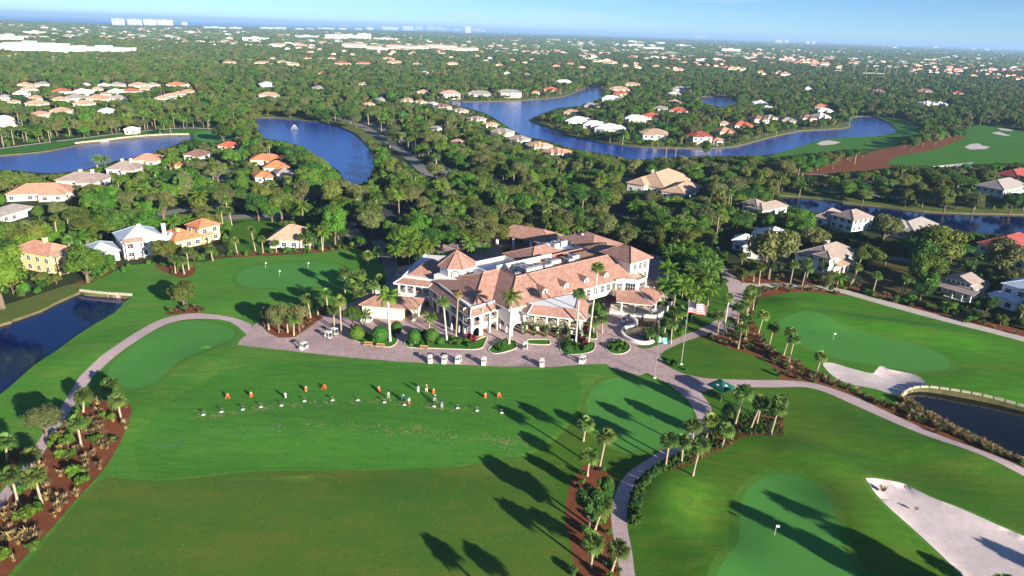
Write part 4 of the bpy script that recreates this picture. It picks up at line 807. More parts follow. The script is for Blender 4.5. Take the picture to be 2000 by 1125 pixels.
def ico(sub):
    bm = bmesh.new(); bmesh.ops.create_icosphere(bm, subdivisions=sub, radius=1.0)
    v = np.array([x.co[:] for x in bm.verts]); f = np.array([[q.index for q in p.verts] for p in bm.faces]); bm.free(); return v, f
ICO1 = ico(1); ICO2 = ico(2)
def leaf_quads(P, Nn, S, rs, fold=0.25):
    """diamond leaf clumps at P facing Nn, size S"""
    n = len(P); Nn = Nn / (np.linalg.norm(Nn, axis=1, keepdims=True) + 1e-9)
    a = rs.normal(size=(n, 3)); t = np.cross(Nn, a); t /= np.linalg.norm(t, axis=1, keepdims=True) + 1e-9; b = np.cross(Nn, t)
    S = S[:, None]
    V = np.stack([P - t * S, P - b * S * .62 - Nn * S * fold, P + t * S, P + b * S * .62 - Nn * S * fold], 1).reshape(-1, 3)
    return V, np.arange(4 * n).reshape(n, 4)
def crown(name, seed, mat, rx=5.0, rz=3.6, zc=6.0, lobes=11, leaves=1300, leaf=0.42, core=0.86, spread=0.62, lob=(0.34, 0.52), flat=0.0):
    rs = np.random.default_rng(seed); C = []; Rr = []
    for i in range(lobes):
        a = rs.uniform(0, 2 * math.pi); q = math.sqrt(rs.uniform(0.02, 1)) * spread
        up = rs.uniform(-0.35, 0.75) * (1 - q * .55)
        C.append((rx * q * math.cos(a), rx * q * math.sin(a), zc + rz * up * (1 - flat))); Rr.append(rx * rs.uniform(lob[0] * .72, lob[1]) * (1 - .25 * q))
    C = np.array(C); Rr = np.array(Rr)
    sq = rz / rx * 1.05
    wts = Rr ** 2; wts /= wts.sum(); L = rs.choice(lobes, size=leaves * 2, p=wts)
    D = rs.normal(size=(leaves * 2, 3)); D /= np.linalg.norm(D, axis=1, keepdims=True); D[:, 2] = np.where(D[:, 2] < -0.45, -D[:, 2], D[:, 2])
    P = C[L] + D * Rr[L][:, None] * (rs.uniform(.78, 1.06, (leaves * 2, 1)) + .22 * rs.random((leaves * 2, 1)) ** 4) * np.array([1, 1, min(sq * 1.25, 1.0)])
    keep = np.ones(len(P), bool)
    for c, r in zip(C, Rr): keep &= ~((np.linalg.norm((P - c) / np.array([1, 1, min(sq * 1.25, 1.0)]), axis=1) < r * .74))
    P = P[keep][:leaves]; D = D[keep][:leaves]
    S = leaf * rs.uniform(.55, 1.35, len(P))
    V, F = leaf_quads(P, D + rs.normal(scale=.7, size=D.shape) + np.array([0, 0, .25]), S, rs)
    F = np.concatenate([F[:, [0, 1, 2]], F[:, [0, 2, 3]]])
    iv, jf = ICO1; VV = [V]; FF = [F]; off = len(V)
    for c, r in zip(C, Rr):
        k = iv * (r * core) * np.array([1, 1, min(sq * 1.25, 1.0)]) * (1 + rs.normal(scale=.10, size=(len(iv), 1))) + c
        VV.append(k); FF.append(jf + off); off += len(k)
    return np_mesh(name, np.concatenate(VV), np.concatenate(FF), mat), C, Rr
def limbs(name, mat, C, h0=2.2, r=0.32, seed=0):
    m = MB(); rs = random.Random(seed); m.lathe([(r * 1.5, -.1), (r * 1.05, .5), (r * .85, h0)], 8)
    for c in C[:7]:
        p = Vector((0, 0, h0 - .15)); q = Vector(c) * 1.0; mid = p.lerp(q, .5) + Vector((rs.uniform(-.3, .3), rs.uniform(-.3, .3), -.2))
        m.tube(p, mid, r * .55, r * .36, 6, False); m.tube(mid, q, r * .36, r * .14, 6, False)
    return m.mesh(name, mat, True)
def fan_palm_crown(name, seed, mat, nl=26, R0=1.75, droop=0.5, blades=9, dead=None):
    rs = np.random.default_rng(seed); V = []; F = []
    for i in range(nl):
        az = i * 2.399 + rs.uniform(-.25, .25); el = math.asin(1 - 1.42 * (i + .5) / nl) if nl > 1 else .5     # from upright to hanging
        pet = R0 * rs.uniform(.42, .58); d = np.array([math.cos(az) * math.cos(el), math.sin(az) * math.cos(el), math.sin(el)])
        side = np.array([-math.sin(az), math.cos(az), 0]); up = np.cross(d, side); o = d * pet
        k = len(V); w0 = .035
        V += [-side * w0, side * w0, o + side * w0, o - side * w0]; F.append((k, k + 1, k + 2, k + 3))
        Lb = R0 * rs.uniform(.5, .7)
        for j in range(blades):
            th = math.radians(-115 + 230 * j / (blades - 1)); dd = d * math.cos(th) + side * math.sin(th); nn = np.array([0, 0, 1.0])
            l = Lb * (1 - .22 * abs(j - (blades - 1) / 2) / (blades / 2)); wv = np.cross(dd, up); wv /= np.linalg.norm(wv) + 1e-9; wd = l * .15
            m1 = o + dd * l * .6 + up * .03 * (1 if j % 2 else -1); e = o + dd * l - nn * droop * l * rs.uniform(.5, 1.1)
            k = len(V); V += [o, m1 - wv * wd, e, m1 + wv * wd]; F.append((k, k + 1, k + 2, k + 3))
    return np_mesh(name, np.array(V), np.array(F), mat)
def feather_palm_crown(name, seed, mat, nf=17, Lf=3.4, arch=1.0, leaflets=15, lw=0.10, ll=0.85, shaft=None, upmin=-.35):
    rs = np.random.default_rng(seed); V = []; F = []
    for i in range(nf):
        az = i * 2.399 + rs.uniform(-.3, .3); e0 = 1.25 - (1.25 - upmin) * (i + .5) / nf + rs.uniform(-.08, .08); L = Lf * rs.uniform(.88, 1.1)
        hd = np.array([math.cos(az), math.sin(az), 0]); side = np.array([-math.sin(az), math.cos(az), 0]); pts = []; p = np.zeros(3); el = e0; ns = 8
        for s in range(ns + 1):
            pts.append(p.copy()); p = p + (hd * math.cos(el) + np.array([0, 0, math.sin(el)])) * (L / ns); el -= arch * (1.9 / ns) * (0.35 + s / ns)
        pts = np.array(pts)
        for s in range(ns):
            k = len(V); wv = side * (.05 * (1 - s / ns) + .012); V += [pts[s] - wv, pts[s] + wv, pts[s + 1] + wv * .8, pts[s + 1] - wv * .8]; F.append((k, k + 1, k + 2, k + 3))
        for s in range(leaflets):
            t = .14 + .86 * s / (leaflets - 1); q = t * ns; a = min(int(q), ns - 1); b = pts[a] + (pts[a + 1] - pts[a]) * (q - a); tg = pts[a + 1] - pts[a]; tg = tg / np.linalg.norm(tg)
            l = ll * math.sin(math.pi * (.18 + .78 * t)) * rs.uniform(.85, 1.15)
            for sg in (-1, 1):
                dd = side * sg * .85 + tg * .55 + np.array([0, 0, rs.uniform(-.55, -.15)]); dd = dd / np.linalg.norm(dd)
                k = len(V); m1 = b + dd * l * .5; e = b + dd * l - np.array([0, 0, l * .28]); V += [b - tg * lw * .5, m1 - tg * lw, e, m1 + tg * lw]; F.append((k, k + 1, k + 2, k + 3))
    return np_mesh(name, np.array(V), np.array(F), mat)
def trunk_mesh(name, mat, r0, r1, bulge=0.0, n=8, segs=7, bend=0.0):
    """unit-height trunk"""
    m = MB(); prof = []
    V = []
    for s in range(segs + 1):
        t = s / segs; r = r0 + (r1 - r0) * t + bulge * math.sin(math.pi * t) + (r0 * .35 if s == 0 else 0); cx = bend * math.sin(math.pi * t)
        V.append([(cx + r * math.cos(2 * math.pi * i / n), r * math.sin(2 * math.pi * i / n), t) for i in range(n)])
    vs = [v for ring in V for v in ring]; fs = [(s * n + i, s * n + (i + 1) % n, (s + 1) * n + (i + 1) % n, (s + 1) * n + i) for s in range(segs) for i in range(n)] + [tuple(range(segs * n, segs * n + n))]
    return m.add(vs, fs).mesh(name, mat, True)
def tuft(name, seed, mat, n=46, h=1.1, spread=.75, w=.05):
    rs = np.random.default_rng(seed); V = []; F = []
    for i in range(n):
        az = rs.uniform(0, 2 * math.pi); r = rs.uniform(.05, .28); l = h * rs.uniform(.65, 1.1); s = spread * rs.uniform(.4, 1.1); d = np.array([math.cos(az), math.sin(az), 0]); sd = np.array([-d[1], d[0], 0]) * w * rs.uniform(.7, 1.6)
        b = d * r; m1 = b + d * s * .4 + np.array([0, 0, l * .75]); e = b + d * s + np.array([0, 0, l * rs.uniform(.55, 1.0)]); k = len(V)
        V += [b - sd, b + sd, m1 + sd * .8, m1 - sd * .8, e]; F += [(k, k + 1, k + 2, k + 3), (k + 3, k + 2, k + 4, k + 4)]
    return np_mesh(name, np.array(V), np.array(F)[:, :4], mat)
def shrub_mesh(name, seed, mat, rx=1.0, rz=.8, leaves=260, leaf=.17, lobes=5, core=.85): return crown(name, seed, mat, rx, rz, rz * .75, lobes, leaves, leaf, core, .6, (.42, .6))[0]
def ball_mesh(name, seed, mat, r=1.0, leaves=1400, leaf=.10):
    rs = np.random.default_rng(seed); D = rs.normal(size=(leaves, 3)); D /= np.linalg.norm(D, axis=1, keepdims=True); D[:, 2] = np.where(D[:, 2] < -.8, -D[:, 2], D[:, 2])
    P = D * r * rs.uniform(.95, 1.03, (leaves, 1)); V, F = leaf_quads(P, D + rs.normal(scale=.5, size=D.shape), leaf * rs.uniform(.6, 1.3, leaves), rs); F = np.concatenate([F[:, [0, 1, 2]], F[:, [0, 2, 3]]])
    k, f = ICO2; return np_mesh(name, np.concatenate([V, k * r * .97]), np.concatenate([F, f + len(V)]), mat)

TREES = {}      # kind -> list of (crown mesh, trunk mesh, crown radius, height)
def add_kind(kind, n, mat, bark=M_BARK, **k):
    TREES[kind] = []
    for i in range(n):
        me, C, Rr = crown(kind + '_crown', 100 + len(TREES) * 17 + i, mat, **k); TREES[kind].append((me, limbs(kind + '_trunk', bark, C, seed=i), k.get('rx', 5), k.get('zc', 6) + k.get('rz', 3.6)))
add_kind('oak', 4, LF_OAK, rx=5.2, rz=3.5, zc=5.6, lobes=16, leaves=2600, leaf=.30, core=.80)
add_kind('grey_oak', 3, LF_OAKG, rx=5.2, rz=3.3, zc=5.4, lobes=16, leaves=2600, leaf=.28, core=.74)
add_kind('green', 3, LF_GREEN, rx=4.6, rz=3.6, zc=5.6, lobes=15, leaves=2600, leaf=.27, core=.80)
add_kind('dark', 3, LF_DARK, rx=4.6, rz=3.8, zc=5.6, lobes=15, leaves=2400, leaf=.29, core=.80)
add_kind('pine', 3, LF_PINE, M_PINEB, rx=3.4, rz=2.6, zc=10.5, lobes=8, leaves=1300, leaf=.26, core=.5, spread=.8, lob=(.3, .42))
def limbs_pine(): pass
for i, (a, b_, c, d) in enumerate(TREES['pine']):
    m = MB(); m.tube((0, 0, -.1), (0.1, 0, 12.2), .22, .08, 8); TREES['pine'][i] = (a, m.mesh('pine_trunk', M_PINEB, True), c, 13.1)
PALM = {'sabal': ([fan_palm_crown('sabal_crown', 300 + i, LF_SABAL, 30, 2.0) for i in range(4)], trunk_mesh('sabal_trunk', M_PALMT, .22, .20)),
        'wash': ([fan_palm_crown('washingtonia_crown', 320 + i, LF_SABAL, 28, 1.9, .6) for i in range(2)], trunk_mesh('washingtonia_trunk', M_ROYALT, .26, .16)),
        'dead': ([fan_palm_crown('brown_crown', 330, LF_BROWN, 14, 1.5, 1.0)], trunk_mesh('dead_palm_trunk', M_PALMT, .24, .15)),
        'silver': ([fan_palm_crown('silver_crown', 340 + i, LF_SILV, 24, 3.0, .25, 11) for i in range(2)], trunk_mesh('silver_trunk', M_PALMT, .3, .25)),
        'coco': ([feather_palm_crown('coconut_crown', 350 + i, LF_COCO, 20, 3.9, 1.0, 17, .13, 1.05) for i in range(3)], trunk_mesh('coconut_trunk', M_PALMT, .2, .13, 0, 8, 7, .06)),
        'royal': ([feather_palm_crown('royal_crown', 360 + i, LF_COCO, 16, 3.6, 1.15, 18, .13, .95) for i in range(2)], trunk_mesh('royal_trunk', M_ROYALT, .30, .20, .06)),
        'date': ([feather_palm_crown('date_crown', 370 + i, LF_DATE, 34, 3.3, .8, 16, .10, .6, None, -.6) for i in range(2)], trunk_mesh('date_trunk', M_PALMT, .36, .32))}
M_SHAFT = m_plain('green_crownshaft', (0.20, 0.32, 0.07), .5)
SHAFT = MB().lathe([(.2, -1.5), (.25, -1.0), (.17, 0.1)], 8).mesh('crownshaft', M_SHAFT, True)
SHRUB = [shrub_mesh('shrub_foliage', 400 + i, LF_HEDGE) for i in range(3)]; SHRUBD = [shrub_mesh('dark_shrub_foliage', 410 + i, LF_DARK) for i in range(3)]; SHRUBY = [shrub_mesh('lime_shrub_foliage', 420 + i, LF_GREEN) for i in range(2)]
SHRUBR = [shrub_mesh('red_shrub_foliage', 430, LF_RED, .8, .7, 200, .18)]; TUFT_T = [tuft('tan_tuft', 440 + i, LF_TAN) for i in range(3)]; TUFT_O = [tuft('olive_tuft', 450 + i, LF_OLIVE) for i in range(3)]
BALL = ball_mesh('topiary_ball', 460, LF_HEDGE)
# small far prototypes
FAR_TREE = [crown('far_crown_%d' % i, 500 + i, [LF_OAK, LF_OAKG, LF_DARK, LF_GREEN, LF_OAK, LF_PINE][i], rx=5, rz=3.4, zc=4.6, lobes=9, leaves=260, leaf=.85, core=.9)[0] for i in range(6)]
print('protos', round(time.time() - T0, 1))

# ------------------------------------------------------------------ planting
N_TREE = {'oak': 'broadleaf_tree', 'grey_oak': 'broadleaf_tree', 'green': 'broadleaf_tree', 'dark': 'broadleaf_tree', 'pine': 'pine_tree'}
rt = random.Random(11)
def plant_tree(kind, x, y, h, dia, label, group, z=None):
    me, tr, rx, hh = rt.choice(TREES[kind]); rz = rt.uniform(0, 6.28)
    o = thing(N_TREE[kind], (x, y, hz(x, y) if z is None else z), rz, label, 'tree', group); sx = dia / (2 * rx); sz = h / hh
    link('trunk', tr, o, scale=(sx, sx, sz)); link('crown', me, o, scale=(sx, sx, sz)); return o
N_PALM = {'sabal': 'fan_palm', 'wash': 'tall_fan_palm', 'dead': 'tall_fan_palm', 'silver': 'silver_palm', 'coco': 'coconut_palm', 'royal': 'royal_palm', 'date': 'date_palm'}
def plant_palm(kind, x, y, h, lean, label, group, cs=1.0, leany=0.0, tw=1.0):
    cr, tr = PALM[kind]; z = hz(x, y); o = thing(N_PALM[kind], (x, y, z), 0, label, 'palm tree', group)
    d = Vector((lean, leany, h)); q = Vector((0, 0, 1)).rotation_difference(d.normalized()).to_euler()
    t = link('trunk', tr, o, rot=q, scale=(tw * cs ** .5, tw * cs ** .5, d.length))
    c = link('crown', rt.choice(cr), o, loc=d, rot=(q.x, q.y, rt.uniform(0, 6.28)), scale=(cs, cs, cs))
    if kind == 'royal': link('crownshaft', SHAFT, o, loc=d, rot=q, scale=(cs, cs, cs))
    return o
def palms_px(kind, lst, label, group, cs=1.0):
    for e in lst:
        bx, by, tx, ty = e[:4]; h, lean = hgt(bx, by, tx, ty); x, y = g(bx, by); lean = max(-2.2, min(2.2, lean))
        plant_palm(kind, x, y, max(h - .3, 1.2), lean, label, group, e[4] if len(e) > 4 else cs)
HAND = []       # hand-set plants keep others away: (x, y, r)

palms_px('sabal', [(1139, 862, 1145, 826), (1170, 916, 1184, 849), (1147, 928, 1152, 888)], 'fan palm between the round practice green and the brick path', 'palms below the round practice green')
palms_px('sabal', [(1162, 1034, 1178, 985), (1154, 1108, 1160, 1058), (1195, 1114, 1208, 1071)], 'fan palm in the red mulch bed beside the curving brick path', 'palms in the mulch bed by the curving path')
palms_px('sabal', [(1298, 922, 1307, 864), (1330, 907, 1335, 864), (1352, 935, 1367, 873), (1350, 879, 1356, 830)], 'fan palm on the bend of the brick path in the dark planted bed', 'palms on the path bend')
palms_px('sabal', [(1378, 860, 1389, 821), (1410, 873, 1419, 840), (1419, 821, 1425, 802), (1434, 836, 1453, 769, 1.15), (1464, 845, 1486, 791), (1477, 832, 1488, 785), (1503, 860, 1518, 808), (1512, 825, 1524, 782)], 'fan palm rising from the planted bed below the green tent', 'palms in the bed below the tent')
palms_px('sabal', [(1481, 651, 1492, 614), (1501, 679, 1511, 638), (1530, 694, 1545, 646), (1539, 714, 1551, 662), (1594, 730, 1604, 695)], 'single fan palm in the grass edge of the flagged green beyond the flagpole', 'palms edging the flagged green', .95)
palms_px('sabal', [(1460, 612, 1468, 564), (1455, 625, 1464, 582), (1445, 640, 1454, 594), (1440, 648, 1443, 600), (1456, 660, 1461, 622), (1441, 682, 1450, 640), (1402, 650, 1405, 615), (1418, 652, 1426, 627), (1470, 606, 1476, 570)], 'fan palm in the dense clump beside the brick path north of the flagpole', 'clump of fan palms by the path')
palms_px('sabal', [(1447, 539, 1450, 500), (1471, 550, 1476, 515), (1482, 556, 1486, 520), (1542, 559, 1551, 516), (1566, 560, 1578, 511), (1571, 560, 1580, 524), (1605, 542, 1611, 515), (1615, 562, 1623, 535), (1660, 559, 1675, 520), (1664, 556, 1684, 498, 1.1), (1705, 570, 1714, 538), (1757, 578, 1771, 541), (1762, 578, 1777, 545), (1791, 567, 1798, 545), (1801, 578, 1815, 552), (1986, 637, 1999, 605)], 'fan palm along the pale cart path in front of the villas', 'palms along the villa cart path')
palms_px('sabal', [(607, 621, 600, 582), (621, 614, 619, 590), (640, 609, 637, 572), (653, 639, 651, 604), (667, 653, 663, 586), (562, 649, 559, 615), (574, 655, 573, 622), (525, 644, 522, 608)], 'fan palm in the planted bed at the west tip of the paved plaza', 'palms at the plaza tip')
palms_px('sabal', [(674, 574, 672, 530), (693, 567, 694, 537), (706, 560, 704, 534), (690, 585, 688, 556), (712, 582, 712, 552), (728, 588, 728, 556), (720, 520, 718, 498), (740, 512, 738, 490), (700, 600, 702, 572), (740, 570, 742, 545)], 'fan palm in the group between the oval green and the gatehouse', 'palms by the gatehouse', 1.1)
palms_px('sabal', [(343, 534, 340, 506), (360, 536, 355, 509), (369, 527, 364, 488), (416, 509, 410, 485)], 'fan palm in the mulched island in front of the white house', 'palms in the mulched island')
palms_px('sabal', [(464, 497, 458, 469), (499, 490, 490, 448), (514, 494, 511, 466), (591, 488, 588, 462), (630, 490, 626, 446), (606, 487, 602, 470), (540, 492, 538, 474)], 'fan palm on the lawn before the tan house', 'palms before the tan house', .9)
palms_px('sabal', [(163, 806, 163, 772), (238, 824, 229, 784), (217, 777, 215, 752), (159, 871, 150, 824), (60, 915, 60, 886), (14, 911, 10, 862), (35, 981, 21, 927), (82, 983, 66, 928), (-30, 930, -36, 880)], 'fan palm in the wild grass bed beside the western cart path', 'palms in the wild grass bed', 1.05)
palms_px('royal', [(762, 666, 757, 575, 1.15)], 'royal palm with pale trunk beside the clipped round bushes', 'royal palms before the clubhouse'); palms_px('royal', [(994, 671, 1000, 577, 1.0)], 'royal palm with pale trunk in the small planter at the clubhouse corner', 'royal palms before the clubhouse')
palms_px('wash', [(873, 668, 866, 588)], 'short slender fan palm beside the shaded west arcade', 'slender palms before the clubhouse'); palms_px('dead', [(890, 661, 895, 573)], 'slender palm with a withered brown crown beside the shaded west arcade', 'slender palms before the clubhouse')
palms_px('wash', [(1124, 672, 1132, 572, 1.1)], 'slender fan palm in front of the ivy-clad dining wing', 'slender palms before the clubhouse'); palms_px('wash', [(1149, 672, 1168, 521, 1.1)], 'tallest slender fan palm, reaching the clubhouse dormers', 'slender palms before the clubhouse')
palms_px('wash', [(1411, 665, 1424, 580, .9)], 'slender fan palm at the fork of the brick path', 'slender palms before the clubhouse')
palms_px('coco', [(799, 515, 799, 478, 1.15), (776, 525, 771, 486, .9), (818, 512, 822, 478), (788, 512, 786, 480), (836, 506, 842, 474), (705, 640, 712, 612, .7), (838, 640, 840, 618, .65), (855, 560, 850, 540, .8)], 'coconut palm crowding the gatehouse side of the clubhouse', 'coconut palms behind the gatehouse')
palms_px('coco', [(908, 512, 918, 474, 1.1), (990, 502, 992, 488, .8), (1095, 478, 1098, 452), (1072, 470, 1078, 440), (945, 500, 948, 482, .7), (1120, 470, 1124, 440)], 'coconut palm behind the clubhouse roofs', 'coconut palms behind the clubhouse')
lst = [(1300 + 13 * (i % 8) + rt.uniform(-5, 5), 530 + 17 * (i // 8) + rt.uniform(-6, 6)) for i in range(40)]
for x, y in lst:
    if y < 625 and x + (y - 530) * .5 < 1418:
        hp_ = rt.uniform(26, 48); wh_ = ('tall' if hp_ > 37 else 'short') + ' coconut palm ' + ('close behind the clubhouse porch' if x < 1335 and y < 565 else 'between the garden pond and the thicket' if x < 1345 else 'at the dark heart of the east thicket' if x < 1375 else 'in the thicket edge by the north brick path')
        palms_px('coco', [(x, y, x + 4, y - hp_, rt.uniform(.8, 1.15))], wh_, wh_.replace('palm', 'palms'))
palms_px('sabal', [(1310, 672, 1313, 632), (1297, 660, 1300, 630), (1268, 668, 1270, 648, .9), (1330, 640, 1333, 608), (1350, 628, 1353, 596), (1318, 645, 1322, 610), (1176, 650, 1176, 622), (1160, 655, 1158, 628)], 'leafy fan palm beside the white-walled garden pond', 'palms round the garden pond')
palms_px('silver', [(1318, 560, 1319, 540, .8), (1335, 552, 1337, 536, .7)], 'silver-blue fan palm in the dark thicket east of the clubhouse', 'silver palms'); palms_px('silver', [(590, 412, 590, 402, .8), (606, 393, 606, 386, .7)], 'silver-blue fan palm by the residential road', 'silver palms by the road')
palms_px('silver', [(28, 222, 28, 213, .9), (426, 208, 428, 198, .8), (398, 216, 399, 209, .8), (484, 246, 484, 234, .8), (880, 345, 880, 337, .7), (865, 352, 862, 342, .7), (956, 342, 953, 332, .7)], 'silver-blue fan palm standing among the dark woods', 'silver palms in the woods')
palms_px('date', [(707, 228, 705, 212), (720, 243, 718, 219), (742, 249, 739, 226), (768, 268, 766, 245), (784, 283, 783, 263), (804, 289, 804, 270), (827, 302, 827, 285), (852, 333, 852, 305, 1.1), (905, 352, 902, 338), (916, 362, 913, 344), (936, 390, 935, 354, 1.1), (762, 288, 760, 270), (690, 222, 690, 206)], 'date palm lining the divided avenue', 'date palms along the avenue', .9)
palms_px('date', [(190, 330, 189, 309, 1.2), (205, 328, 204, 310, 1.2)], 'big date palm on the far bank of the western canal', 'date palms on the canal bank')
palms_px('royal', [(14, 375, 5, 350), (33, 372, 24, 345), (326, 342, 321, 316), (345, 338, 342, 314), (370, 334, 366, 312)], 'royal palm among the western canal houses', 'royal palms by the canal houses', .9)
palms_px('coco', [(40, 480, 38, 452), (85, 478, 85, 448), (190, 452, 188, 426), (240, 445, 240, 424), (275, 452, 275, 424), (20, 500, 15, 465), (150, 500, 150, 462, 1.2), (170, 490, 168, 455, 1.2)], 'coconut palm behind the yellow house', 'coconut palms behind the yellow house')
def tree_px(kind, bx, by, topy, wpx, label, group):
    x, y = g(bx, by); h, _ = hgt(bx, by, bx, topy); dist = math.hypot(math.hypot(x, y), CAMZ); dia = wpx * dist / FPX * .86
    plant_tree(kind, x, y, h, dia, label, group); HAND.append((x, y, dia * .5))
tree_px('oak', 360, 602, 552, 72, 'solitary oak in a small mulch ring beside the western path', None); tree_px('green', 5, 602, 478, 138, 'big bright green tree beside the yellow house', None)
tree_px('grey_oak', 92, 852, 800, 72, 'small grey-green oak overhanging the western cart path', None); tree_px('oak', 326, 515, 468, 66, 'olive oak in the mulched island before the white house', None)
tree_px('green', 172, 552, 486, 84, 'dense pale-flecked bush tree between the yellow and the white house', None); tree_px('green', 212, 524, 498, 34, 'rounded green tree at the terrace of the white house', None)
tree_px('grey_oak', 545, 650, 600, 60, 'spreading oak in the bed at the west tip of the plaza', 'oaks at the plaza tip'); tree_px('grey_oak', 585, 648, 598, 56, 'spreading oak in the bed at the west tip of the plaza', 'oaks at the plaza tip')
tree_px('green', 655, 478, 408, 62, 'bright green tree at the corner of the tan house yard', None); tree_px('grey_oak', 1500, 545, 450, 112, 'large grey oak in front of the white-roofed villa', None)
tree_px('oak', 1820, 525, 438, 128, 'broad oak spreading beside the villa drive', None); tree_px('grey_oak', 1722, 478, 420, 76, 'dome-shaped oak behind the dry yard', None); tree_px('grey_oak', 1948, 545, 472, 84, 'grey oak before the red-roofed villa', None); tree_px('dark', 1925, 612, 580, 36, 'small dark tree at the porch villa', None)
tree_px('dark', 1790, 535, 468, 70, 'dark tree hemming the dry yard', None); tree_px('green', 1790, 560, 495, 46, 'narrow green tree at the porch villa corner', None); tree_px('oak', 870, 560, 556, 10, 'small tree', None) if False else None
tree_px('dark', 1150, 1035, 962, 70, 'dense evergreen clump in the central mulch bed', None); tree_px('green', 1178, 985, 930, 44, 'lime green bush tree in the central mulch bed', None); tree_px('oak', 300, 452, 430, 30, 'small tree by the roadside island', None)
tree_px('green', 1165, 640, 590, 46, 'yellow-green tree against the clubhouse east wing', None); tree_px('dark', 690, 640, 600, 46, 'dark green tree beside the gatehouse', None); tree_px('dark', 915, 500, 488, 26, 'round tree beside the clock tower', None)
print('hand plants', round(time.time() - T0, 1))

# ================================================================== HOUSES
HOUSES = []      # (screen polygon kept clear, ground y, footprint centre, radius)
ROOFS = {'red': RF_RED, 'orange': RF_ORANGE, 'tan': RF_TAN, 'grey': RF_GREY, 'taupe': RF_TAUPE, 'white': RF_WHITE, 'blue': RF_BLUE, 'brown': RF_BROWN, 'salmon': RF_SALMON, 'maroon': RF_MAROON, 'clay': RF_CLAY}
WALLS = {'white': W_WHITE, 'cream': W_CREAM, 'yellow': W_YELLOW, 'grey': W_GREY, 'tan': W_TAN, 'pink': W_PINK}
rh = random.Random(5)
def note_house(o, w_, d_, h, rz, x, y):
    c, s = math.cos(rz), math.sin(rz); P = [proj(x + c * a - s * b, y + s * a + c * b, z) for a in (-w_ / 2, w_ / 2) for b in (-d_ / 2, d_ / 2) for z in (h * (.15 if y < 330 else .62), h)]
    xs = [p[0] for p in P]; ys = [p[1] for p in P]
    HOUSES.append((min(xs), min(ys), max(xs), max(ys), y - d_ * .3, x, y, max(w_, d_) / 2))
def block_house(x, y, rz, boxes, roof, wall, label, group=None, cat='house', name='house', windows=0, chimney=None, pitch=.42, extra=None, note=True):
    """boxes: list of (cx, cy, w, d, wall height) in the house frame, first is the main one"""
    o = thing(name, (x, y, 0), rz, label, cat, group); rf = ROOFS[roof]; wl = WALLS[wall]
    for i, (cx, cy, w_, d_, h) in enumerate(boxes):
        b = MB(); b.box(cx - w_ / 2, cy - d_ / 2, -.1, cx + w_ / 2, cy + d_ / 2, h - .03); b.build('wall', wl, o)
        b = MB(); hip_roof(b, cx - w_ / 2, cy - d_ / 2, cx + w_ / 2, cy + d_ / 2, h + i * .013, min(w_, d_) / 2 * pitch + .25, .55, .2); r = b.build('roof', rf, o)
        if windows:
            b = MB(); hip_caps(b, cx - w_ / 2, cy - d_ / 2, cx + w_ / 2, cy + d_ / 2, h + i * .013, min(w_, d_) / 2 * pitch + .25, .55, .12); b.build('ridge_cap', rf, r)
            for face in ((cx - w_ / 2, cy - d_ / 2, cx + w_ / 2, cy - d_ / 2), (cx + w_ / 2, cy - d_ / 2, cx + w_ / 2, cy + d_ / 2), (cx - w_ / 2, cy + d_ / 2, cx - w_ / 2, cy - d_ / 2)):
                Mx, L = face_frame(face[:2], face[2:]); n = max(1, int(L / 3.4))
                for st in range(1 if h < 4.6 else 2):
                    for k in range(n):
                        if windows == 1 and (k + st) % 2 and n > 2: continue
                        window(o, Mx, L * (k + .5) / n, .7 + st * 3.0, min(1.7, L / n * .55), 1.5, cols=2, rows=2)
    if chimney:
        for (cx, cy, hh) in chimney: b = MB(); b.box(cx - .6, cy - .5, 2.5, cx + .6, cy + .5, hh); b.box(cx - .75, cy - .65, hh, cx + .75, cy + .65, hh + .2); b.build('chimney', wl, o)
    if extra: extra(o)
    if note:
        cx, cy, w_, d_, h = boxes[0]; X0 = min(b[0] - b[2] / 2 for b in boxes); X1 = max(b[0] + b[2] / 2 for b in boxes); Y0 = min(b[1] - b[3] / 2 for b in boxes); Y1 = max(b[1] + b[3] / 2 for b in boxes)
        mx, my = (X0 + X1) / 2, (Y0 + Y1) / 2; c, s = math.cos(rz), math.sin(rz)
        note_house(o, X1 - X0, Y1 - Y0, max(b[4] for b in boxes) + 1.0, rz, x + c * mx - s * my, y + s * mx + c * my)
    return o
def corner_house(Lp, Fp, Rp, ze, roof, wall, label, windows=2, wings=(), chimney=None, pitch=.5, extra=None, depth=None):
    """front corner F, left L, right R given as sight lines at eave height ze"""
    F, L, Rr = Vector(g(*Fp, ze)), Vector(g(*Lp, ze)), Vector(g(*Rp, ze)); d = Rr - F; w_ = d.length; rz = math.atan2(d.y, d.x); n = Vector((-d.y, d.x)) / w_; dep = depth or max(abs((L - F).dot(n)), 7.0)
    x, y = F.x, F.y; bx = [(w_ / 2, dep / 2, w_ - 1.1, dep - 1.1, ze)] + [tuple(q) for q in wings]
    return block_house(x, y, rz, bx, roof, wall, label, windows=windows, chimney=chimney, pitch=pitch, extra=extra), w_, dep
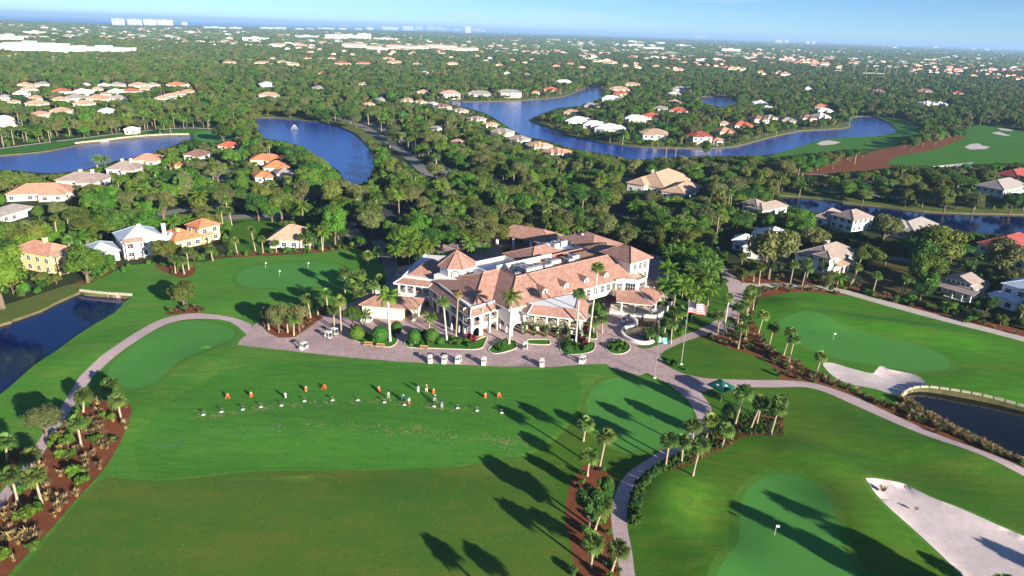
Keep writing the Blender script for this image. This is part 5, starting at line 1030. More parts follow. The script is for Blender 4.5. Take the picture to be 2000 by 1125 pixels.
def loggia(x0, x1, h, n, y=0.0, depth=2.6, mat=W_YELLOW, storeys=2, rail=M_TERR):
    def f(o):
        Mx = Matrix.Translation((x0, y - depth, 0)); L = x1 - x0
        for st in range(storeys):
            z0 = st * 3.2
            m = MB(); arcade(m, L, z0 + .02, z0 + 3.0, n, .74, .62, True, .35); m.xf(Mx); m.build('loggia', mat, o)
            m = MB(); m.box(0, 0, z0 + 3.002, L, depth, z0 + 3.2); m.xf(Mx); m.build('balcony_floor', mat, o)
            if st:
                for i in range(n): railing(o, Mx, i * L / n + .2, (i + 1) * L / n - .2, z0, .95, .05, rail)
            m = MB(); m.box(.2, .4, z0 + .03, L - .2, depth, z0 + .08); m.xf(Mx); m.build('terrace', M_TERR, o)
        m = MB(); slab_poly(m, [(-.4, -.5, storeys * 3.2), (L + .4, -.5, storeys * 3.2), (L + .4, depth + .6, storeys * 3.2 + .8), (-.4, depth + .6, storeys * 3.2 + .8)], .15); m.xf(Mx); m.build('loggia_roof', RF_TAN, o)
    return f
corner_house((10, 489), (96, 501), (152, 485), 6.6, 'salmon', 'yellow', 'yellow two-storey house with salmon roof and arched loggias by the pond', chimney=[(5, 8, 10.3)], extra=loggia(.8, 9.0, 6, 3, .5))
corner_house((218, 455), (236, 474), (321, 462), 6.3, 'blue', 'white', 'white two-storey house with pale blue metal roof and balconies', chimney=[(7.5, 6.5, 10.2), (15.2, 5, 9.6)], wings=[(-5.5, 6, 9, 11, 3.6), (18, 8, 7, 8, 3.4)], extra=loggia(1, 6.5, 6, 2, .5, 2.0, W_WHITE, 2, M_TRIM))
corner_house((372, 436), (388, 447), (432, 437), 6.0, 'orange', 'yellow', 'yellow house with red-orange tiled roof and small balcony', chimney=[(-6, 4, 6.5)], wings=[(-5, 5.5, 11, 12, 3.4)], extra=loggia(.6, 5, 3, 2, .5, 1.8, W_YELLOW, 1))
corner_house((506, 455), (521, 469), (605, 470), 3.3, 'tan', 'white', 'low white house with broad tan hip roof beside the lawn', pitch=.62, depth=14)
corner_house((1583, 484), (1620, 513), (1684, 493), 4.6, 'taupe', 'white', 'tan-roofed villa with screened porch facing the cart path', chimney=[(13, 9, 8.4)], wings=[(3.2, 3.2, 6.2, 6.2, 6.0)], extra=loggia(4, 14, 3, 3, .3, 2.6, W_WHITE, 1), pitch=.5)
def porch_villa(o):
    for x in (1, 4.2, 7.4, 10.4, 13): b = MB(); b.box(x - .25, -3.0, 0, x + .25, -2.5, 3.0); b.build('porch_column', M_TRIM, o)
    b = MB(); slab_poly(b, [(0, -3.5, 3.1), (14, -3.5, 3.1), (14, .6, 4.0), (0, .6, 4.0)]); b.build('porch_roof', RF_TAUPE, o)
    b = MB(); b.box(0, -3.3, 0, 14, .5, .15); b.build('porch_floor', M_STONE, o)
    b = MB(); b.box(3, 1.0, 3.9, 11, 5, 5.6); gw = b.build('clerestory_wall', M_TRIM, o); Mx = Matrix.Translation((3, 1.0, 0))
    for k in range(5): window(o, Mx, 1.0 + k * 1.5, 4.35, 1.0, .8, cols=1, rows=1)
    b = MB(); slab_poly(b, [(2.4, .4, 5.5), (7, .4, 7.4), (7, 9, 7.4), (2.4, 9, 5.5)]); slab_poly(b, [(11.6, .4, 5.5), (7, .4, 7.4), (7, 9, 7.4), (11.6, 9, 5.5)]); b.add([(2.6, .7, 5.5), (11.4, .7, 5.5), (7, .7, 7.3)], [(0, 1, 2)]); b.build('gable_roof', RF_TAUPE, o)
def pv():
    A, B, C = Vector(g(1829, 553, 3.4)), Vector(g(1905, 575, 3.4)), Vector(g(1937, 552, 3.4)); d = B - A; rz = math.atan2(d.y, d.x)
    w_ = d.length; block_house(A.x + .6, A.y + 2.2, rz, [(w_ / 2, 7, w_ - .8, 13, 4.0)], 'taupe', 'white', 'white porch villa with gabled clerestory and columned veranda', windows=2, extra=porch_villa)
    A, B = Vector(g(1962, 556, 6.4)), Vector(g(2040, 578, 6.4)); d = B - A; rz = math.atan2(d.y, d.x); block_house(A.x, A.y + 1, rz, [(d.length / 2, 6, d.length, 11, 6.4), (3, -2.5, 8, 5, 3.3)], 'blue', 'white', 'white two-storey villa with slate blue roof next to the porch villa', windows=2)
pv()
corner_house((1925, 468), (1985, 492), (2040, 474), 6.2, 'maroon', 'cream', 'cream villa with dark red tiled roof by the canal', wings=[(4, -2, 8, 6, 3.4)])
corner_house((1464, 461), (1545, 488), (1558, 459), 3.6, 'white', 'white', 'white-roofed villa half hidden behind a grey oak', wings=[(-4, 12, 9, 9, 4.4), (4, 18, 8, 8, 4.0)])
corner_house((1451, 405), (1490, 412), (1541, 402), 3.4, 'taupe', 'white', 'taupe-roofed villa at the west end of the canal', wings=[(6, 9, 8, 8, 4.6)])
corner_house((1602, 424), (1618, 428), (1643, 413), 3.6, 'taupe', 'white', 'small taupe-roofed villa with raised end gable on the canal'); corner_house((1647, 424), (1668, 431), (1709, 424), 5.6, 'taupe', 'white', 'tall-windowed villa with taupe hip roof on the canal', depth=12)
corner_house((1752, 436), (1788, 456), (1835, 438), 3.6, 'grey', 'grey', 'shaded grey villa behind the broad oak', wings=[(5, 9, 8, 8, 5)])
corner_house((1245, 350), (1298, 368), (1353, 347), 3.6, 'tan', 'white', 'sprawling tan-roofed house with white chimney in the woods', chimney=[(14, 14, 9.5)], wings=[(4, 15, 16, 10, 4.4), (18, 12, 10, 8, 4.2)]); corner_house((1302, 367), (1338, 380), (1370, 362), 3.4, 'tan', 'white', 'tan-roofed garage wing of the sprawling house in the woods', pitch=.4)
corner_house((1936, 355), (1962, 372), (2010, 362), 6, 'grey', 'grey', 'grey two-storey house beyond the canal road'); corner_house((1968, 335), (1990, 347), (2030, 340), 5, 'maroon', 'tan', 'maroon-roofed house beyond the canal road')
# western canal houses
for (x, y, wp, dm, st, roof, wall, rot, lab) in [(82, 366, 118, 14, 1, 'salmon', 'cream', .35, 'broad salmon-roofed house with royal palms'), (165, 343, 92, 13, 1, 'taupe', 'white', .05, 'taupe-roofed house with white chimney on the west canal'), (245, 321, 62, 13, 1, 'taupe', 'white', .2, 'taupe-roofed white house with twin chimneys'), (288, 305, 52, 12, 1, 'salmon', 'cream', .3, 'salmon-roofed house at the canal bend'), (346, 316, 22, 8, 1, 'orange', 'yellow', 0, 'small orange-roofed house behind royal palms'),
        (386, 296, 44, 11, 1, 'brown', 'white', 0, 'brown-roofed house by the canal end'), (446, 279, 34, 10, 1, 'red', 'cream', 0, 'red-roofed house near the canal green'), (20, 404, 46, 12, 1, 'grey', 'white', -.1, 'grey-roofed house under bright trees'), (520, 305, 62, 11, 1, 'orange', 'cream', .25, 'long orange-roofed house by the fountain lake'), (540, 319, 52, 12, 1, 'orange', 'cream', .3, 'second orange-roofed house by the fountain lake'), (512, 337, 36, 10, 1, 'orange', 'white', .5, 'orange-roofed garage by the turning circle'), (556, 331, 40, 10, 1, 'grey', 'white', .5, 'grey-roofed house wing by the turning circle')]:
    X, Y = g(x, y, 4.5); dist = Y * .937 + 26; w_ = wp * dist / FPX * .9; ch = [(w_ * .2, 0, 7.5), (-w_ * .1, 1, 7.2)] if 'chimney' in lab else None
    block_house(X, Y, rot, [(0, 0, w_, dm, 3.3 * st), (w_ * .22, -dm * .45, w_ * .4, dm * .6, 3.1)], roof, wall, lab, windows=1, chimney=ch)
# lakeside and suburb houses: roof centre in the photo, roof width in pixels, roof colour, wall, storeys
LAKE = [(827, 178, 28, 'tan', 'cream', 1), (881, 180, 44, 'tan', 'white', 2), (939, 181, 54, 'grey', 'white', 1), (997, 178, 52, 'grey', 'white', 2), (1047, 178, 18, 'orange', 'cream', 1), (1077, 173, 34, 'red', 'cream', 1), (1103, 158, 34, 'white', 'white', 1)]
CHAIN = [(720, 201, 24, 'tan', 'cream', 1), (745, 192, 26, 'grey', 'white', 1), (797, 193, 24, 'tan', 'cream', 1), (822, 197, 24, 'tan', 'cream', 1), (846, 200, 18, 'white', 'white', 1), (863, 205, 30, 'brown', 'cream', 1), (898, 213, 26, 'taupe', 'cream', 1), (930, 229, 30, 'taupe', 'cream', 1), (957, 240, 28, 'tan', 'cream', 1), (982, 254, 44, 'grey', 'cream', 1), (1014, 268, 42, 'taupe', 'white', 1), (1050, 280, 44, 'tan', 'cream', 1), (1086, 292, 48, 'salmon', 'cream', 1), (853, 247, 20, 'grey', 'white', 1), (895, 273, 18, 'tan', 'cream', 1)]
PENIN = [(1154, 204, 38, 'taupe', 'cream', 1), (1115, 216, 28, 'tan', 'cream', 1), (1130, 233, 58, 'white', 'white', 1), (1160, 240, 52, 'white', 'white', 1), (1192, 247, 56, 'white', 'white', 1), (1241, 228, 50, 'white', 'white', 2), (1273, 224, 40, 'red', 'cream', 1), (1280, 257, 58, 'tan', 'white', 2), (1192, 190, 44, 'white', 'white', 1), (1213, 180, 28, 'red', 'cream', 2), (1200, 186, 26, 'brown', 'cream', 1), (1208, 172, 44, 'tan', 'cream', 1), (1234, 163, 32, 'tan', 'cream', 1), (1329, 172, 42, 'grey', 'white', 1), (1318, 181, 26, 'white', 'white', 1), (1318, 197, 28, 'tan', 'cream', 1), (1290, 209, 28, 'grey', 'white', 1), (1325, 213, 38, 'red', 'cream', 1)]
EAST = [(1368, 261, 50, 'maroon', 'white', 2), (1401, 271, 28, 'salmon', 'white', 1), (1415, 254, 46, 'salmon', 'cream', 1), (1447, 241, 44, 'red', 'cream', 1), (1480, 229, 36, 'brown', 'cream', 2), (1503, 227, 30, 'taupe', 'cream', 1), (1538, 232, 32, 'grey', 'tan', 1), (1575, 227, 36, 'brown', 'cream', 1), (1603, 225, 36, 'white', 'white', 1), (1608, 214, 38, 'white', 'white', 1), (1603, 206, 32, 'orange', 'cream', 1), (1485, 199, 32, 'white', 'white', 1), (1501, 206, 18, 'white', 'white', 1), (1415, 238, 22, 'tan', 'cream', 1), (1715, 176, 32, 'brown', 'tan', 1), (1806, 176, 38, 'brown', 'tan', 1), (1869, 180, 24, 'maroon', 'tan', 1), (1811, 200, 28, 'white', 'white', 1), (1835, 201, 24, 'white', 'white', 1), (1578, 171, 20, 'white', 'white', 1)]
WEST = [(49, 163, 26, 'tan', 'white', 1), (57, 171, 30, 'tan', 'cream', 1), (83, 162, 26, 'grey', 'white', 1), (41, 180, 32, 'white', 'white', 1), (118, 175, 28, 'red', 'cream', 1), (160, 177, 36, 'white', 'white', 1), (168, 163, 14, 'white', 'white', 1), (190, 171, 20, 'tan', 'cream', 1), (206, 181, 18, 'salmon', 'cream', 1), (203, 164, 20, 'white', 'white', 1), (228, 163, 28, 'grey', 'white', 1), (226, 176, 28, 'white', 'white', 1), (255, 175, 28, 'red', 'cream', 1), (270, 163, 28, 'tan', 'white', 1), (298, 163, 24, 'grey', 'white', 1), (283, 171, 20, 'tan', 'cream', 1), (343, 163, 34, 'orange', 'white', 1), (367, 163, 16, 'tan', 'cream', 1), (10, 187, 26, 'grey', 'white', 1), (26, 196, 16, 'tan', 'cream', 1), (70, 188, 24, 'salmon', 'cream', 1), (72, 199, 38, 'tan', 'cream', 1), (118, 191, 28, 'tan', 'cream', 1), (148, 188, 40, 'grey', 'white', 1), (190, 189, 42, 'salmon', 'cream', 1), (230, 189, 36, 'grey', 'white', 1), (162, 199, 34, 'tan', 'cream', 1), (315, 189, 26, 'tan', 'white', 1), (333, 184, 24, 'tan', 'white', 1), (350, 180, 24, 'salmon', 'cream', 1), (368, 176, 22, 'salmon', 'cream', 1), (120, 213, 38, 'tan', 'cream', 1), (80, 219, 30, 'salmon', 'cream', 1), (210, 214, 34, 'white', 'white', 1), (8, 228, 32, 'white', 'white', 1), (18, 239, 32, 'white', 'white', 1), (258, 249, 26, 'white', 'white', 1)]
MIDL = [(448, 120, 28, 'salmon', 'cream', 1), (513, 121, 34, 'salmon', 'cream', 1), (553, 119, 24, 'tan', 'cream', 1), (574, 124, 30, 'tan', 'cream', 1), (667, 122, 32, 'red', 'cream', 1), (648, 112, 18, 'red', 'cream', 1), (710, 122, 30, 'red', 'cream', 1), (760, 113, 26, 'salmon', 'cream', 1), (772, 120, 34, 'salmon', 'cream', 1), (885, 123, 28, 'tan', 'cream', 1), (521, 162, 28, 'white', 'white', 2), (528, 183, 46, 'tan', 'white', 1), (623, 169, 24, 'grey', 'white', 1), (710, 162, 22, 'taupe', 'cream', 1), (815, 123, 18, 'tan', 'cream', 1), (976, 125, 18, 'orange', 'cream', 1), (990, 141, 14, 'white', 'white', 1), (1000, 116, 14, 'orange', 'cream', 1), (1025, 121, 16, 'salmon', 'cream', 1), (1040, 115, 16, 'salmon', 'cream', 1), (1086, 127, 18, 'red', 'cream', 1), (1115, 123, 20, 'red', 'cream', 1), (1136, 130, 20, 'salmon', 'cream', 1), (830, 140, 14, 'white', 'white', 1), (600, 112, 16, 'red', 'cream', 1), (535, 112, 14, 'salmon', 'cream', 1), (628, 141, 12, 'red', 'cream', 1), (1030, 143, 12, 'grey', 'white', 1)]
def houses_px(lst, area, group, rot=(-.4, .6), windows=0):
    for (x, y, wp, roof, wall, st) in lst:
        h = 3.2 * st; X, Y = g(x, y, h + 1.0); dist = Y * .937 + 26; w_ = max(9.0, wp * dist / FPX * .93); dm = min(w_ * .75, 14 + rh.uniform(-2, 2)); rz = rh.uniform(*rot)
        bx = [(0, 0, w_ * .86, dm, h)]
        if wp > 20: bx.append((w_ * rh.uniform(-.25, .25), -dm * .42, w_ * .42, dm * .7, h * .97)); bx.append((w_ * rh.choice([-.3, .3]), dm * .2, w_ * .45, dm * .9, h * .98))
        block_house(X, Y, rz, bx, roof, wall, '%s house with %s roof and %s walls %s' % ('two-storey' if st > 1 else 'single-storey', roof, wall, area), group, windows=windows)
houses_px(LAKE, 'on the north shore of the lake', 'houses on the north lake shore', (-.15, .15), 2); houses_px(CHAIN, 'in the row along the west lake shore', 'houses along the west lake shore', (-.9, -.5), 1)
houses_px(PENIN, 'on the wooded peninsula in the lake', 'houses on the peninsula', (-.5, .1), 1); houses_px(EAST, 'by the eastern arm of the lake', 'houses by the east lake arm', (-.3, .4), 1)
houses_px(WEST, 'in the suburb beyond the west woods', 'houses in the west suburb', (-.2, .5), 1); houses_px(MIDL, 'scattered in the woods beyond the lakes', 'houses in the far woods', (-.3, .3), 0)
# far terracotta suburb in bands
def band(line, n, cols, area, group, jit=3.0, wp=(9, 16)):
    pts = smooth(line, 12, False)
    for i in range(n):
        p = pts[int(rh.random() * (len(pts) - 1))]; houses_px([(p[0] + rh.uniform(-4, 4), p[1] + rh.uniform(-jit, jit), rh.uniform(*wp), rh.choice(cols), 'cream', rh.choice([1, 2]))], area, group)
band([(1460, 106), (1520, 112), (1580, 120), (1650, 132)], 46, ['red', 'orange', 'orange', 'salmon'], 'in the terracotta estate near the substation', 'houses of the terracotta estate', 5)
band([(1760, 130), (1850, 138), (1930, 144), (2010, 150)], 40, ['red', 'orange', 'salmon', 'tan'], 'in the estate beyond the eastern woods', 'houses of the eastern estate', 7)
band([(1330, 118), (1400, 126), (1470, 138), (1540, 145)], 34, ['tan', 'salmon', 'orange'], 'in the pale estate behind the lake woods', 'houses of the pale estate', 5)
band([(1150, 115), (1210, 122), (1300, 132), (1340, 138)], 30, ['salmon', 'tan', 'orange'], 'in the estate behind the north shore', 'houses behind the north shore', 4)
band([(560, 95), (700, 100), (850, 105), (960, 112)], 24, ['red', 'salmon', 'tan', 'white'], 'in the trees before the condominiums', 'houses before the condominiums', 6, (7, 13))
print('houses', len(HOUSES), round(time.time() - T0, 1))

FARBLK = [(62, 103, 68, 18, 'widest white warehouse in front of the west woods'), (126, 104, 58, 14, 'long pale warehouse next to the widest one'), (205, 102, 100, 9, 'low long pale store building with yard'), (20, 79, 50, 8, 'white industrial roof behind the woods'), (8, 99, 44, 10, 'white warehouse at the edge of the west woods'),
          (676, 78, 76, 9, 'big cream hospital-like block among the trees'), (712, 79, 20, 12, 'taller stair block of the cream building'), (750, 79, 38, 4, 'low pale building beside the cream block'), (600, 75, 40, 5, 'long pale roof in the middle of the town'), (500, 80, 44, 6, 'white low block near the town edge'), (70, 66, 30, 4, 'white commercial block behind the warehouses'), (1480, 100, 10, 4, 'small white block by the terracotta estate'), (1425, 103, 36, 7, 'white apartments at the edge of the pale estate'), (1240, 92, 30, 5, 'white school-like block beyond the north shore'), (1330, 92, 24, 4, 'pale block beside the school-like one'), (1275, 98, 40, 5, 'long white terrace in the eastern town')]
CONDO = [(692, 95, 44, 9), (730, 98, 26, 7), (772, 97, 32, 8), (800, 98, 26, 8), (826, 97, 24, 7), (852, 96, 30, 8), (880, 98, 26, 8), (905, 101, 26, 7), (925, 100, 18, 6), (545, 93, 22, 7), (582, 90, 18, 5)]
for b_ in [q[:4] for q in FARBLK] + CONDO: x, y = g(b_[0], b_[1]); HOUSES.append((b_[0] - b_[2] / 2, b_[1] - b_[3], b_[0] + b_[2] / 2, b_[1] - b_[3] * .25, y, x, y + 15, b_[2] * y / FPX / 2 * .8))

# ================================================================== WOODS: individuals first, the far mass as one
KEEP = []      # visible ground that nothing may stand in front of (photo outlines)
for k in ('tee', 'range', 'green_w', 'green_nw', 'green_s', 'green_n', 'green_se', 'pond_w', 'pond_e', 'pond_mw', 'pond_m', 'lake', 'canal', 'lake_ne', 'fair_a', 'fair_b', 'bunker_n', 'bunker_s', 'bank_lake', 'strip_w', 'bank_can', 'yard_r', 'yard_l', 'plaza', 'straw'):
    P = PX[k]; xs = [p[0] for p in P]; ys = [p[1] for p in P]; KEEP.append((min(xs), min(ys), max(xs), max(ys), P))
PX['k1'] = [(640, 222), (700, 234), (735, 252), (775, 282), (815, 317), (850, 342), (885, 350), (850, 354), (820, 340), (780, 312), (740, 282), (700, 257), (650, 236)]
PX['k2'] = [(275, 424), (300, 413), (385, 398), (402, 404), (312, 428)]; PX['k3'] = [(430, 420), (520, 414), (600, 413), (600, 425), (440, 433)]; PX['k4'] = [(738, 398), (762, 384), (790, 398), (772, 428), (748, 426)]; PX['k5'] = [(690, 452), (735, 438), (752, 468), (722, 482)]; PX['k6'] = [(1196, 402), (1218, 380), (1226, 418), (1206, 432)]; PX['k7'] = [(836, 480), (892, 460), (900, 470), (850, 490)]; PX['k8'] = [(968, 345), (1000, 342), (1004, 352), (972, 356)]; PX['k9'] = [(385, 355), (415, 338), (445, 335), (440, 352)]; PX['k10'] = [(1620, 494), (1700, 490), (1750, 498), (1740, 508)]
for k in ('k%d' % i for i in range(1, 11)): P = PX[k]; KEEP.append((min(p[0] for p in P), min(p[1] for p in P), max(p[0] for p in P), max(p[1] for p in P), P))
LAWN_W = gp(PX['lawn']); NOGO = [p for n, p, m, l in GROUND if n in ('pond', 'fairway', 'putting_green', 'sand_bunker', 'plaza', 'cart_path', 'practice_tee', 'driving_range', 'sea')] + [ribbon(gp(smooth(p, 3, False)), wd + 3) for p, wd in ROADS]
NOGOB = [(min(q[0] for q in p), min(q[1] for q in p), max(q[0] for q in p), max(q[1] for q in p), p) for p in NOGO]
APR = gp(PX['apron'])
ROADPX = [smooth(p, 3, False) for p, wd in ROADS[:4]]
def blocked_px(px, py):
    for x0, y0, x1, y1, P in KEEP:
        if x0 <= px <= x1 and y0 <= py <= y1 and in_poly(px, py, P): return True
    return False
HS = np.array([h[:8] for h in HOUSES])
def clear(x, y, h, r, strict=True):
    for x0, y0, x1, y1, p in NOGOB:
        if x0 - r <= x <= x1 + r and y0 - r <= y <= y1 + r:
            if in_poly(x, y, p): return False
    for ax, ay, ar in HAND:
        if (x - ax) ** 2 + (y - ay) ** 2 < (ar * .8 + r * .5) ** 2: return False
    if in_poly(x, y, LAWN_W): return False
    u, v = W2L(x, y)
    if -16 < u < 72 and -20 < v < 50: return False
    if ((HS[:, 5] - x) ** 2 + (HS[:, 6] - y) ** 2 < (HS[:, 7] + r * .45) ** 2).any(): return False
    tx, ty = proj(x, y, h); bx, by = proj(x, y, h * .45); wx = r * FPX / math.hypot(x, math.hypot(y, 80))
    m = (HS[:, 4] > y) & (HS[:, 0] < bx + wx * .75) & (HS[:, 2] > bx - wx * .75) & (HS[:, 1] < by) & (HS[:, 3] > ty)
    if m.any(): return False
    for qx, qy in ((tx, ty), (tx - wx * .7, (ty + by) / 2), (tx + wx * .7, (ty + by) / 2), (tx, (ty + by) / 2)):
        if blocked_px(qx, qy): return False
    return True
MARKS = [(430, 345, 'by the turning circle'), (200, 395, 'behind the grey-roofed house on the west road'), (90, 420, 'on the west road behind the yellow house'), (340, 385, 'on the bend of the west road'), (550, 365, 'south of the orange-roofed houses'), (600, 400, 'by the silver palms on the west road'), (480, 405, 'beside the verge of the west road'), (700, 330, 'at the south shore of the fountain lake'), (740, 420, 'at the car park entrance'), (820, 400, 'in the west rows of the car park'), (900, 420, 'in the car park near the drop-off canopy'), (980, 380, 'in the middle of the car park'), (1060, 420, 'behind the drop-off canopy'), (1100, 360, 'on the north side of the car park'), (1180, 420, 'behind the kitchen yard of the clubhouse'), (1240, 360, 'beside the sprawling tan-roofed house'), (900, 320, 'between the avenue and the lake row'), (1000, 310, 'below the row of lakeside roofs'), (1150, 320, 'on the south shore of the big lake'), (820, 240, 'east of the avenue'), (1280, 420, 'in the woods beyond the clubhouse tower block'), (1350, 450, 'in the thicket north of the brick path'), (1400, 400, 'in the garden of the sprawling tan-roofed house'), (1420, 330, 'on the south bank of the east lake arm'), (1560, 350, 'beside the canal road'), (1560, 440, 'between the white-roofed and canal villas'), (1700, 350, 'along the canal road before the pine straw'), (1750, 470, 'between the canal villas'), (1880, 350, 'at the far end of the canal road'), (1850, 460, 'behind the porch villa'), (1960, 430, 'on the canal by the dark red roof'), (60, 350, 'round the broad salmon-roofed house'), (250, 350, 'south of the twin-chimney house'), (330, 330, 'beside the royal palms of the canal houses'), (120, 260, 'along the west canal cart path'), (350, 240, 'behind the canal green'), (1650, 310, 'in the pine straw between the fairways')]
def size_word(h, d): return ('tall' if h > 8.6 else 'low' if h < 5.2 else 'mid-height') + (' spreading' if d > 10.6 else ' narrow' if d < 7.0 else '')
def area_of(px, py):
    if py > 235: m = min(MARKS, key=lambda q: (q[0] - px) ** 2 + ((q[1] - py) * 1.6) ** 2); return m[2]
    if py < 150: return 'beyond the suburb'
    if px < 480 and py < 262: return 'in the woods round the western suburb'
    if px < 480 and py < 400: return 'among the western canal houses'
    if px < 700 and py < 560: return 'by the road behind the western houses'
    if py > 300 and px < 1250: return 'in the woods round the clubhouse car park'
    if py > 300 and px < 1480: return 'in the woods east of the clubhouse'
    if py > 300: return 'among the villas on the canal'
    if px < 880: return 'along the avenue and fountain lake'
    if px < 1330: return 'between the lake houses'
    return 'behind the eastern lake arm'
KLAB = {'oak': 'olive green oak', 'grey_oak': 'grey-green oak', 'green': 'bright green broadleaf tree', 'dark': 'dark evergreen tree', 'pine': 'tall slender pine'}
rw = random.Random(21)
cand = []
def ring(y0, y1, step, kind):
    y = y0
    while y < y1:
        half = (y * .86 + 40)
        x = -half
        while x < half:
            cand.append((x + rw.uniform(-.42, .42) * step, y + rw.uniform(-.42, .42) * step)); x += step
        y += step * .92
ring(196, 330, 7.9, 0); ring(330, 620, 9.0, 0); ring(620, 1150, 10.8, 0)
nz = np.random.default_rng(3)
def patch(x, y, s, k): return math.sin(x / s + 1.7 * k + 2 * math.sin(y / s * .7 + k)) + math.sin(y / s * 1.3 + k * 2.1 + 1.5 * math.sin(x / s * .8))
trees, palms = [], []
for x, y in cand:
    u = rw.random(); px, py = proj(x, y, 0)
    pal = .17 + .14 * (patch(x, y, 38, 1) > .5) + (.12 if 160 < py < 290 and 700 < px < 1500 else 0)
    if px < 470 and 235 < py < 300: pal = .55
    if 1560 < px < 1800 and 280 < py < 345: pal = .45
    if u < pal:
        h = rw.uniform(5.5, 10.5); r = 2.0
        for q in (1, .75, .55):
            if clear(x, y, h * q + 1.5, r): palms.append((x, y, h * q, px, py)); break
    else:
        p2 = patch(x, y, 30, 2); kind = rw.choices(['oak', 'grey_oak', 'green', 'dark', 'pine'], [4 + 2 * (p2 > .3), 2.6 + 1.6 * (p2 < -.4), 3.4 + (px < 700) * 1.2, 2.2, .25 + (px < 420 and py < 250) * 3.0 + (1700 < px and 220 < py < 330) * 2])[0]
        h = rw.triangular(5.2, 13.0, 8.6) if kind != 'pine' else rw.uniform(11, 16); dia = rw.triangular(7.5, 17.0, 11.5) if kind != 'pine' else rw.uniform(4.5, 6.5)
        for q in (1, .72, .5, .34):
            if clear(x, y, h * q, dia * q / 2): trees.append((x, y, h * q, dia * max(q, .5), kind, px, py)); break
print('cand', len(cand), 'trees', len(trees), 'palms', len(palms), round(time.time() - T0, 1))
inview = lambda t, k: -40 < t[k] < 2040 and t[k + 1] < 1180
vt = sorted([t for t in trees if inview(t, 5)], key=lambda t: -t[2] * t[3] / (t[0] ** 2 + t[1] ** 2)); ind = set(map(id, vt[:290]))
far_pts = []
KI = {'oak': 0, 'grey_oak': 1, 'dark': 2, 'green': 3, 'pine': 5}
mid_pts = []
MIDP = []; MIDK = {}
for k in TREES:
    for (me, tr, rx, hh) in TREES[k]:
        m = me.copy(); MIDK.setdefault(k, []).append((len(MIDP), rx, hh)); MIDP.append(('tree', me, tr))
MIDPALM = {}
for k in ('sabal', 'coco'):
    for cme in PALM[k][0]: MIDPALM.setdefault(k, []).append(len(MIDP)); MIDP.append(('palm', cme, PALM[k][1]))
for t in trees:
    x, y, h, dia, kind, px, py = t
    if id(t) in ind: plant_tree(kind, x, y, h, dia, '%s %s %s' % (size_word(h, dia), KLAB[kind], area_of(px, py)), '%s %ss %s' % (size_word(h, dia), KLAB[kind], area_of(px, py)))
    else:
        i, rx, hh = rw.choice(MIDK[kind]); s = dia / (2 * rx); mid_pts.append((x, y, 0, rw.uniform(0, 6.28), s, h / hh, i))
vp = sorted([p for p in palms if inview(p, 3)], key=lambda p: -p[2] / math.hypot(p[0], p[1])); indp = set(map(id, vp[:130]))
for p in palms:
    x, y, h, px, py = p; kind = 'coco' if rw.random() < .3 else 'sabal'
    if id(p) in indp: plant_palm(kind, x, y, h, rw.uniform(-.6, .6), '%s %s palm %s' % ('tall' if h > 7.5 else 'short', 'coconut' if kind == 'coco' else 'cabbage fan', area_of(px, py)), '%s %s palms %s' % ('tall' if h > 7.5 else 'short', kind.replace('sabal', 'fan').replace('coco', 'coconut'), area_of(px, py)), rw.uniform(.9, 1.15))
    else: mid_pts.append((x, y, 0, rw.uniform(0, 6.28), 1.0, 1.0 if kind == 'sabal' else 1.0, rw.choice(MIDPALM[kind]), h))

def scatter(name, pts, protos, label, cat):
    """one object: instances of prototype meshes on points"""
    coll = bpy.data.collections.new(name + '_protos')
    for i, me in enumerate(protos): coll.objects.link(bpy.data.objects.new('%s_%03d' % (name, i), me))
    A = np.array(pts, dtype=np.float32); me = bpy.data.meshes.new(name); me.vertices.add(len(A)); me.vertices.foreach_set('co', A[:, :3].ravel())
    at = me.attributes.new('rot', 'FLOAT_VECTOR', 'POINT'); v = np.zeros((len(A), 3), np.float32); v[:, 2] = A[:, 3]; at.data.foreach_set('vector', v.ravel())
    at = me.attributes.new('scl', 'FLOAT_VECTOR', 'POINT'); v = np.stack([A[:, 4], A[:, 4], A[:, 5]], 1); at.data.foreach_set('vector', v.ravel().copy())
    at = me.attributes.new('idx', 'INT', 'POINT'); at.data.foreach_set('value', A[:, 6].astype(np.int32))
    o = link(name, me); ng = bpy.data.node_groups.new(name, 'GeometryNodeTree')
    ng.interface.new_socket('Geometry', in_out='INPUT', socket_type='NodeSocketGeometry'); ng.interface.new_socket('Geometry', in_out='OUTPUT', socket_type='NodeSocketGeometry')
    gi = ng.nodes.new('NodeGroupInput'); go = ng.nodes.new('NodeGroupOutput'); ip = ng.nodes.new('GeometryNodeInstanceOnPoints'); ci = ng.nodes.new('GeometryNodeCollectionInfo')
    ci.inputs['Collection'].default_value = coll; ci.inputs['Separate Children'].default_value = True; ci.inputs['Reset Children'].default_value = True
    def na(n, t): q = ng.nodes.new('GeometryNodeInputNamedAttribute'); q.data_type = t; q.inputs['Name'].default_value = n; return [s for s in q.outputs if s.enabled][0]
    ng.links.new(gi.outputs[0], ip.inputs['Points']); ng.links.new(ci.outputs[0], ip.inputs['Instance']); ip.inputs['Pick Instance'].default_value = True
    ng.links.new(na('idx', 'INT'), ip.inputs['Instance Index']); ng.links.new(na('scl', 'FLOAT_VECTOR'), ip.inputs['Scale']); ng.links.new(na('rot', 'FLOAT_VECTOR'), ip.inputs['Rotation'])
    ng.links.new(ip.outputs[0], go.inputs[0]); md = o.modifiers.new('scatter', 'NODES'); md.node_group = ng
    return tag(o, label, cat, None, 'stuff')
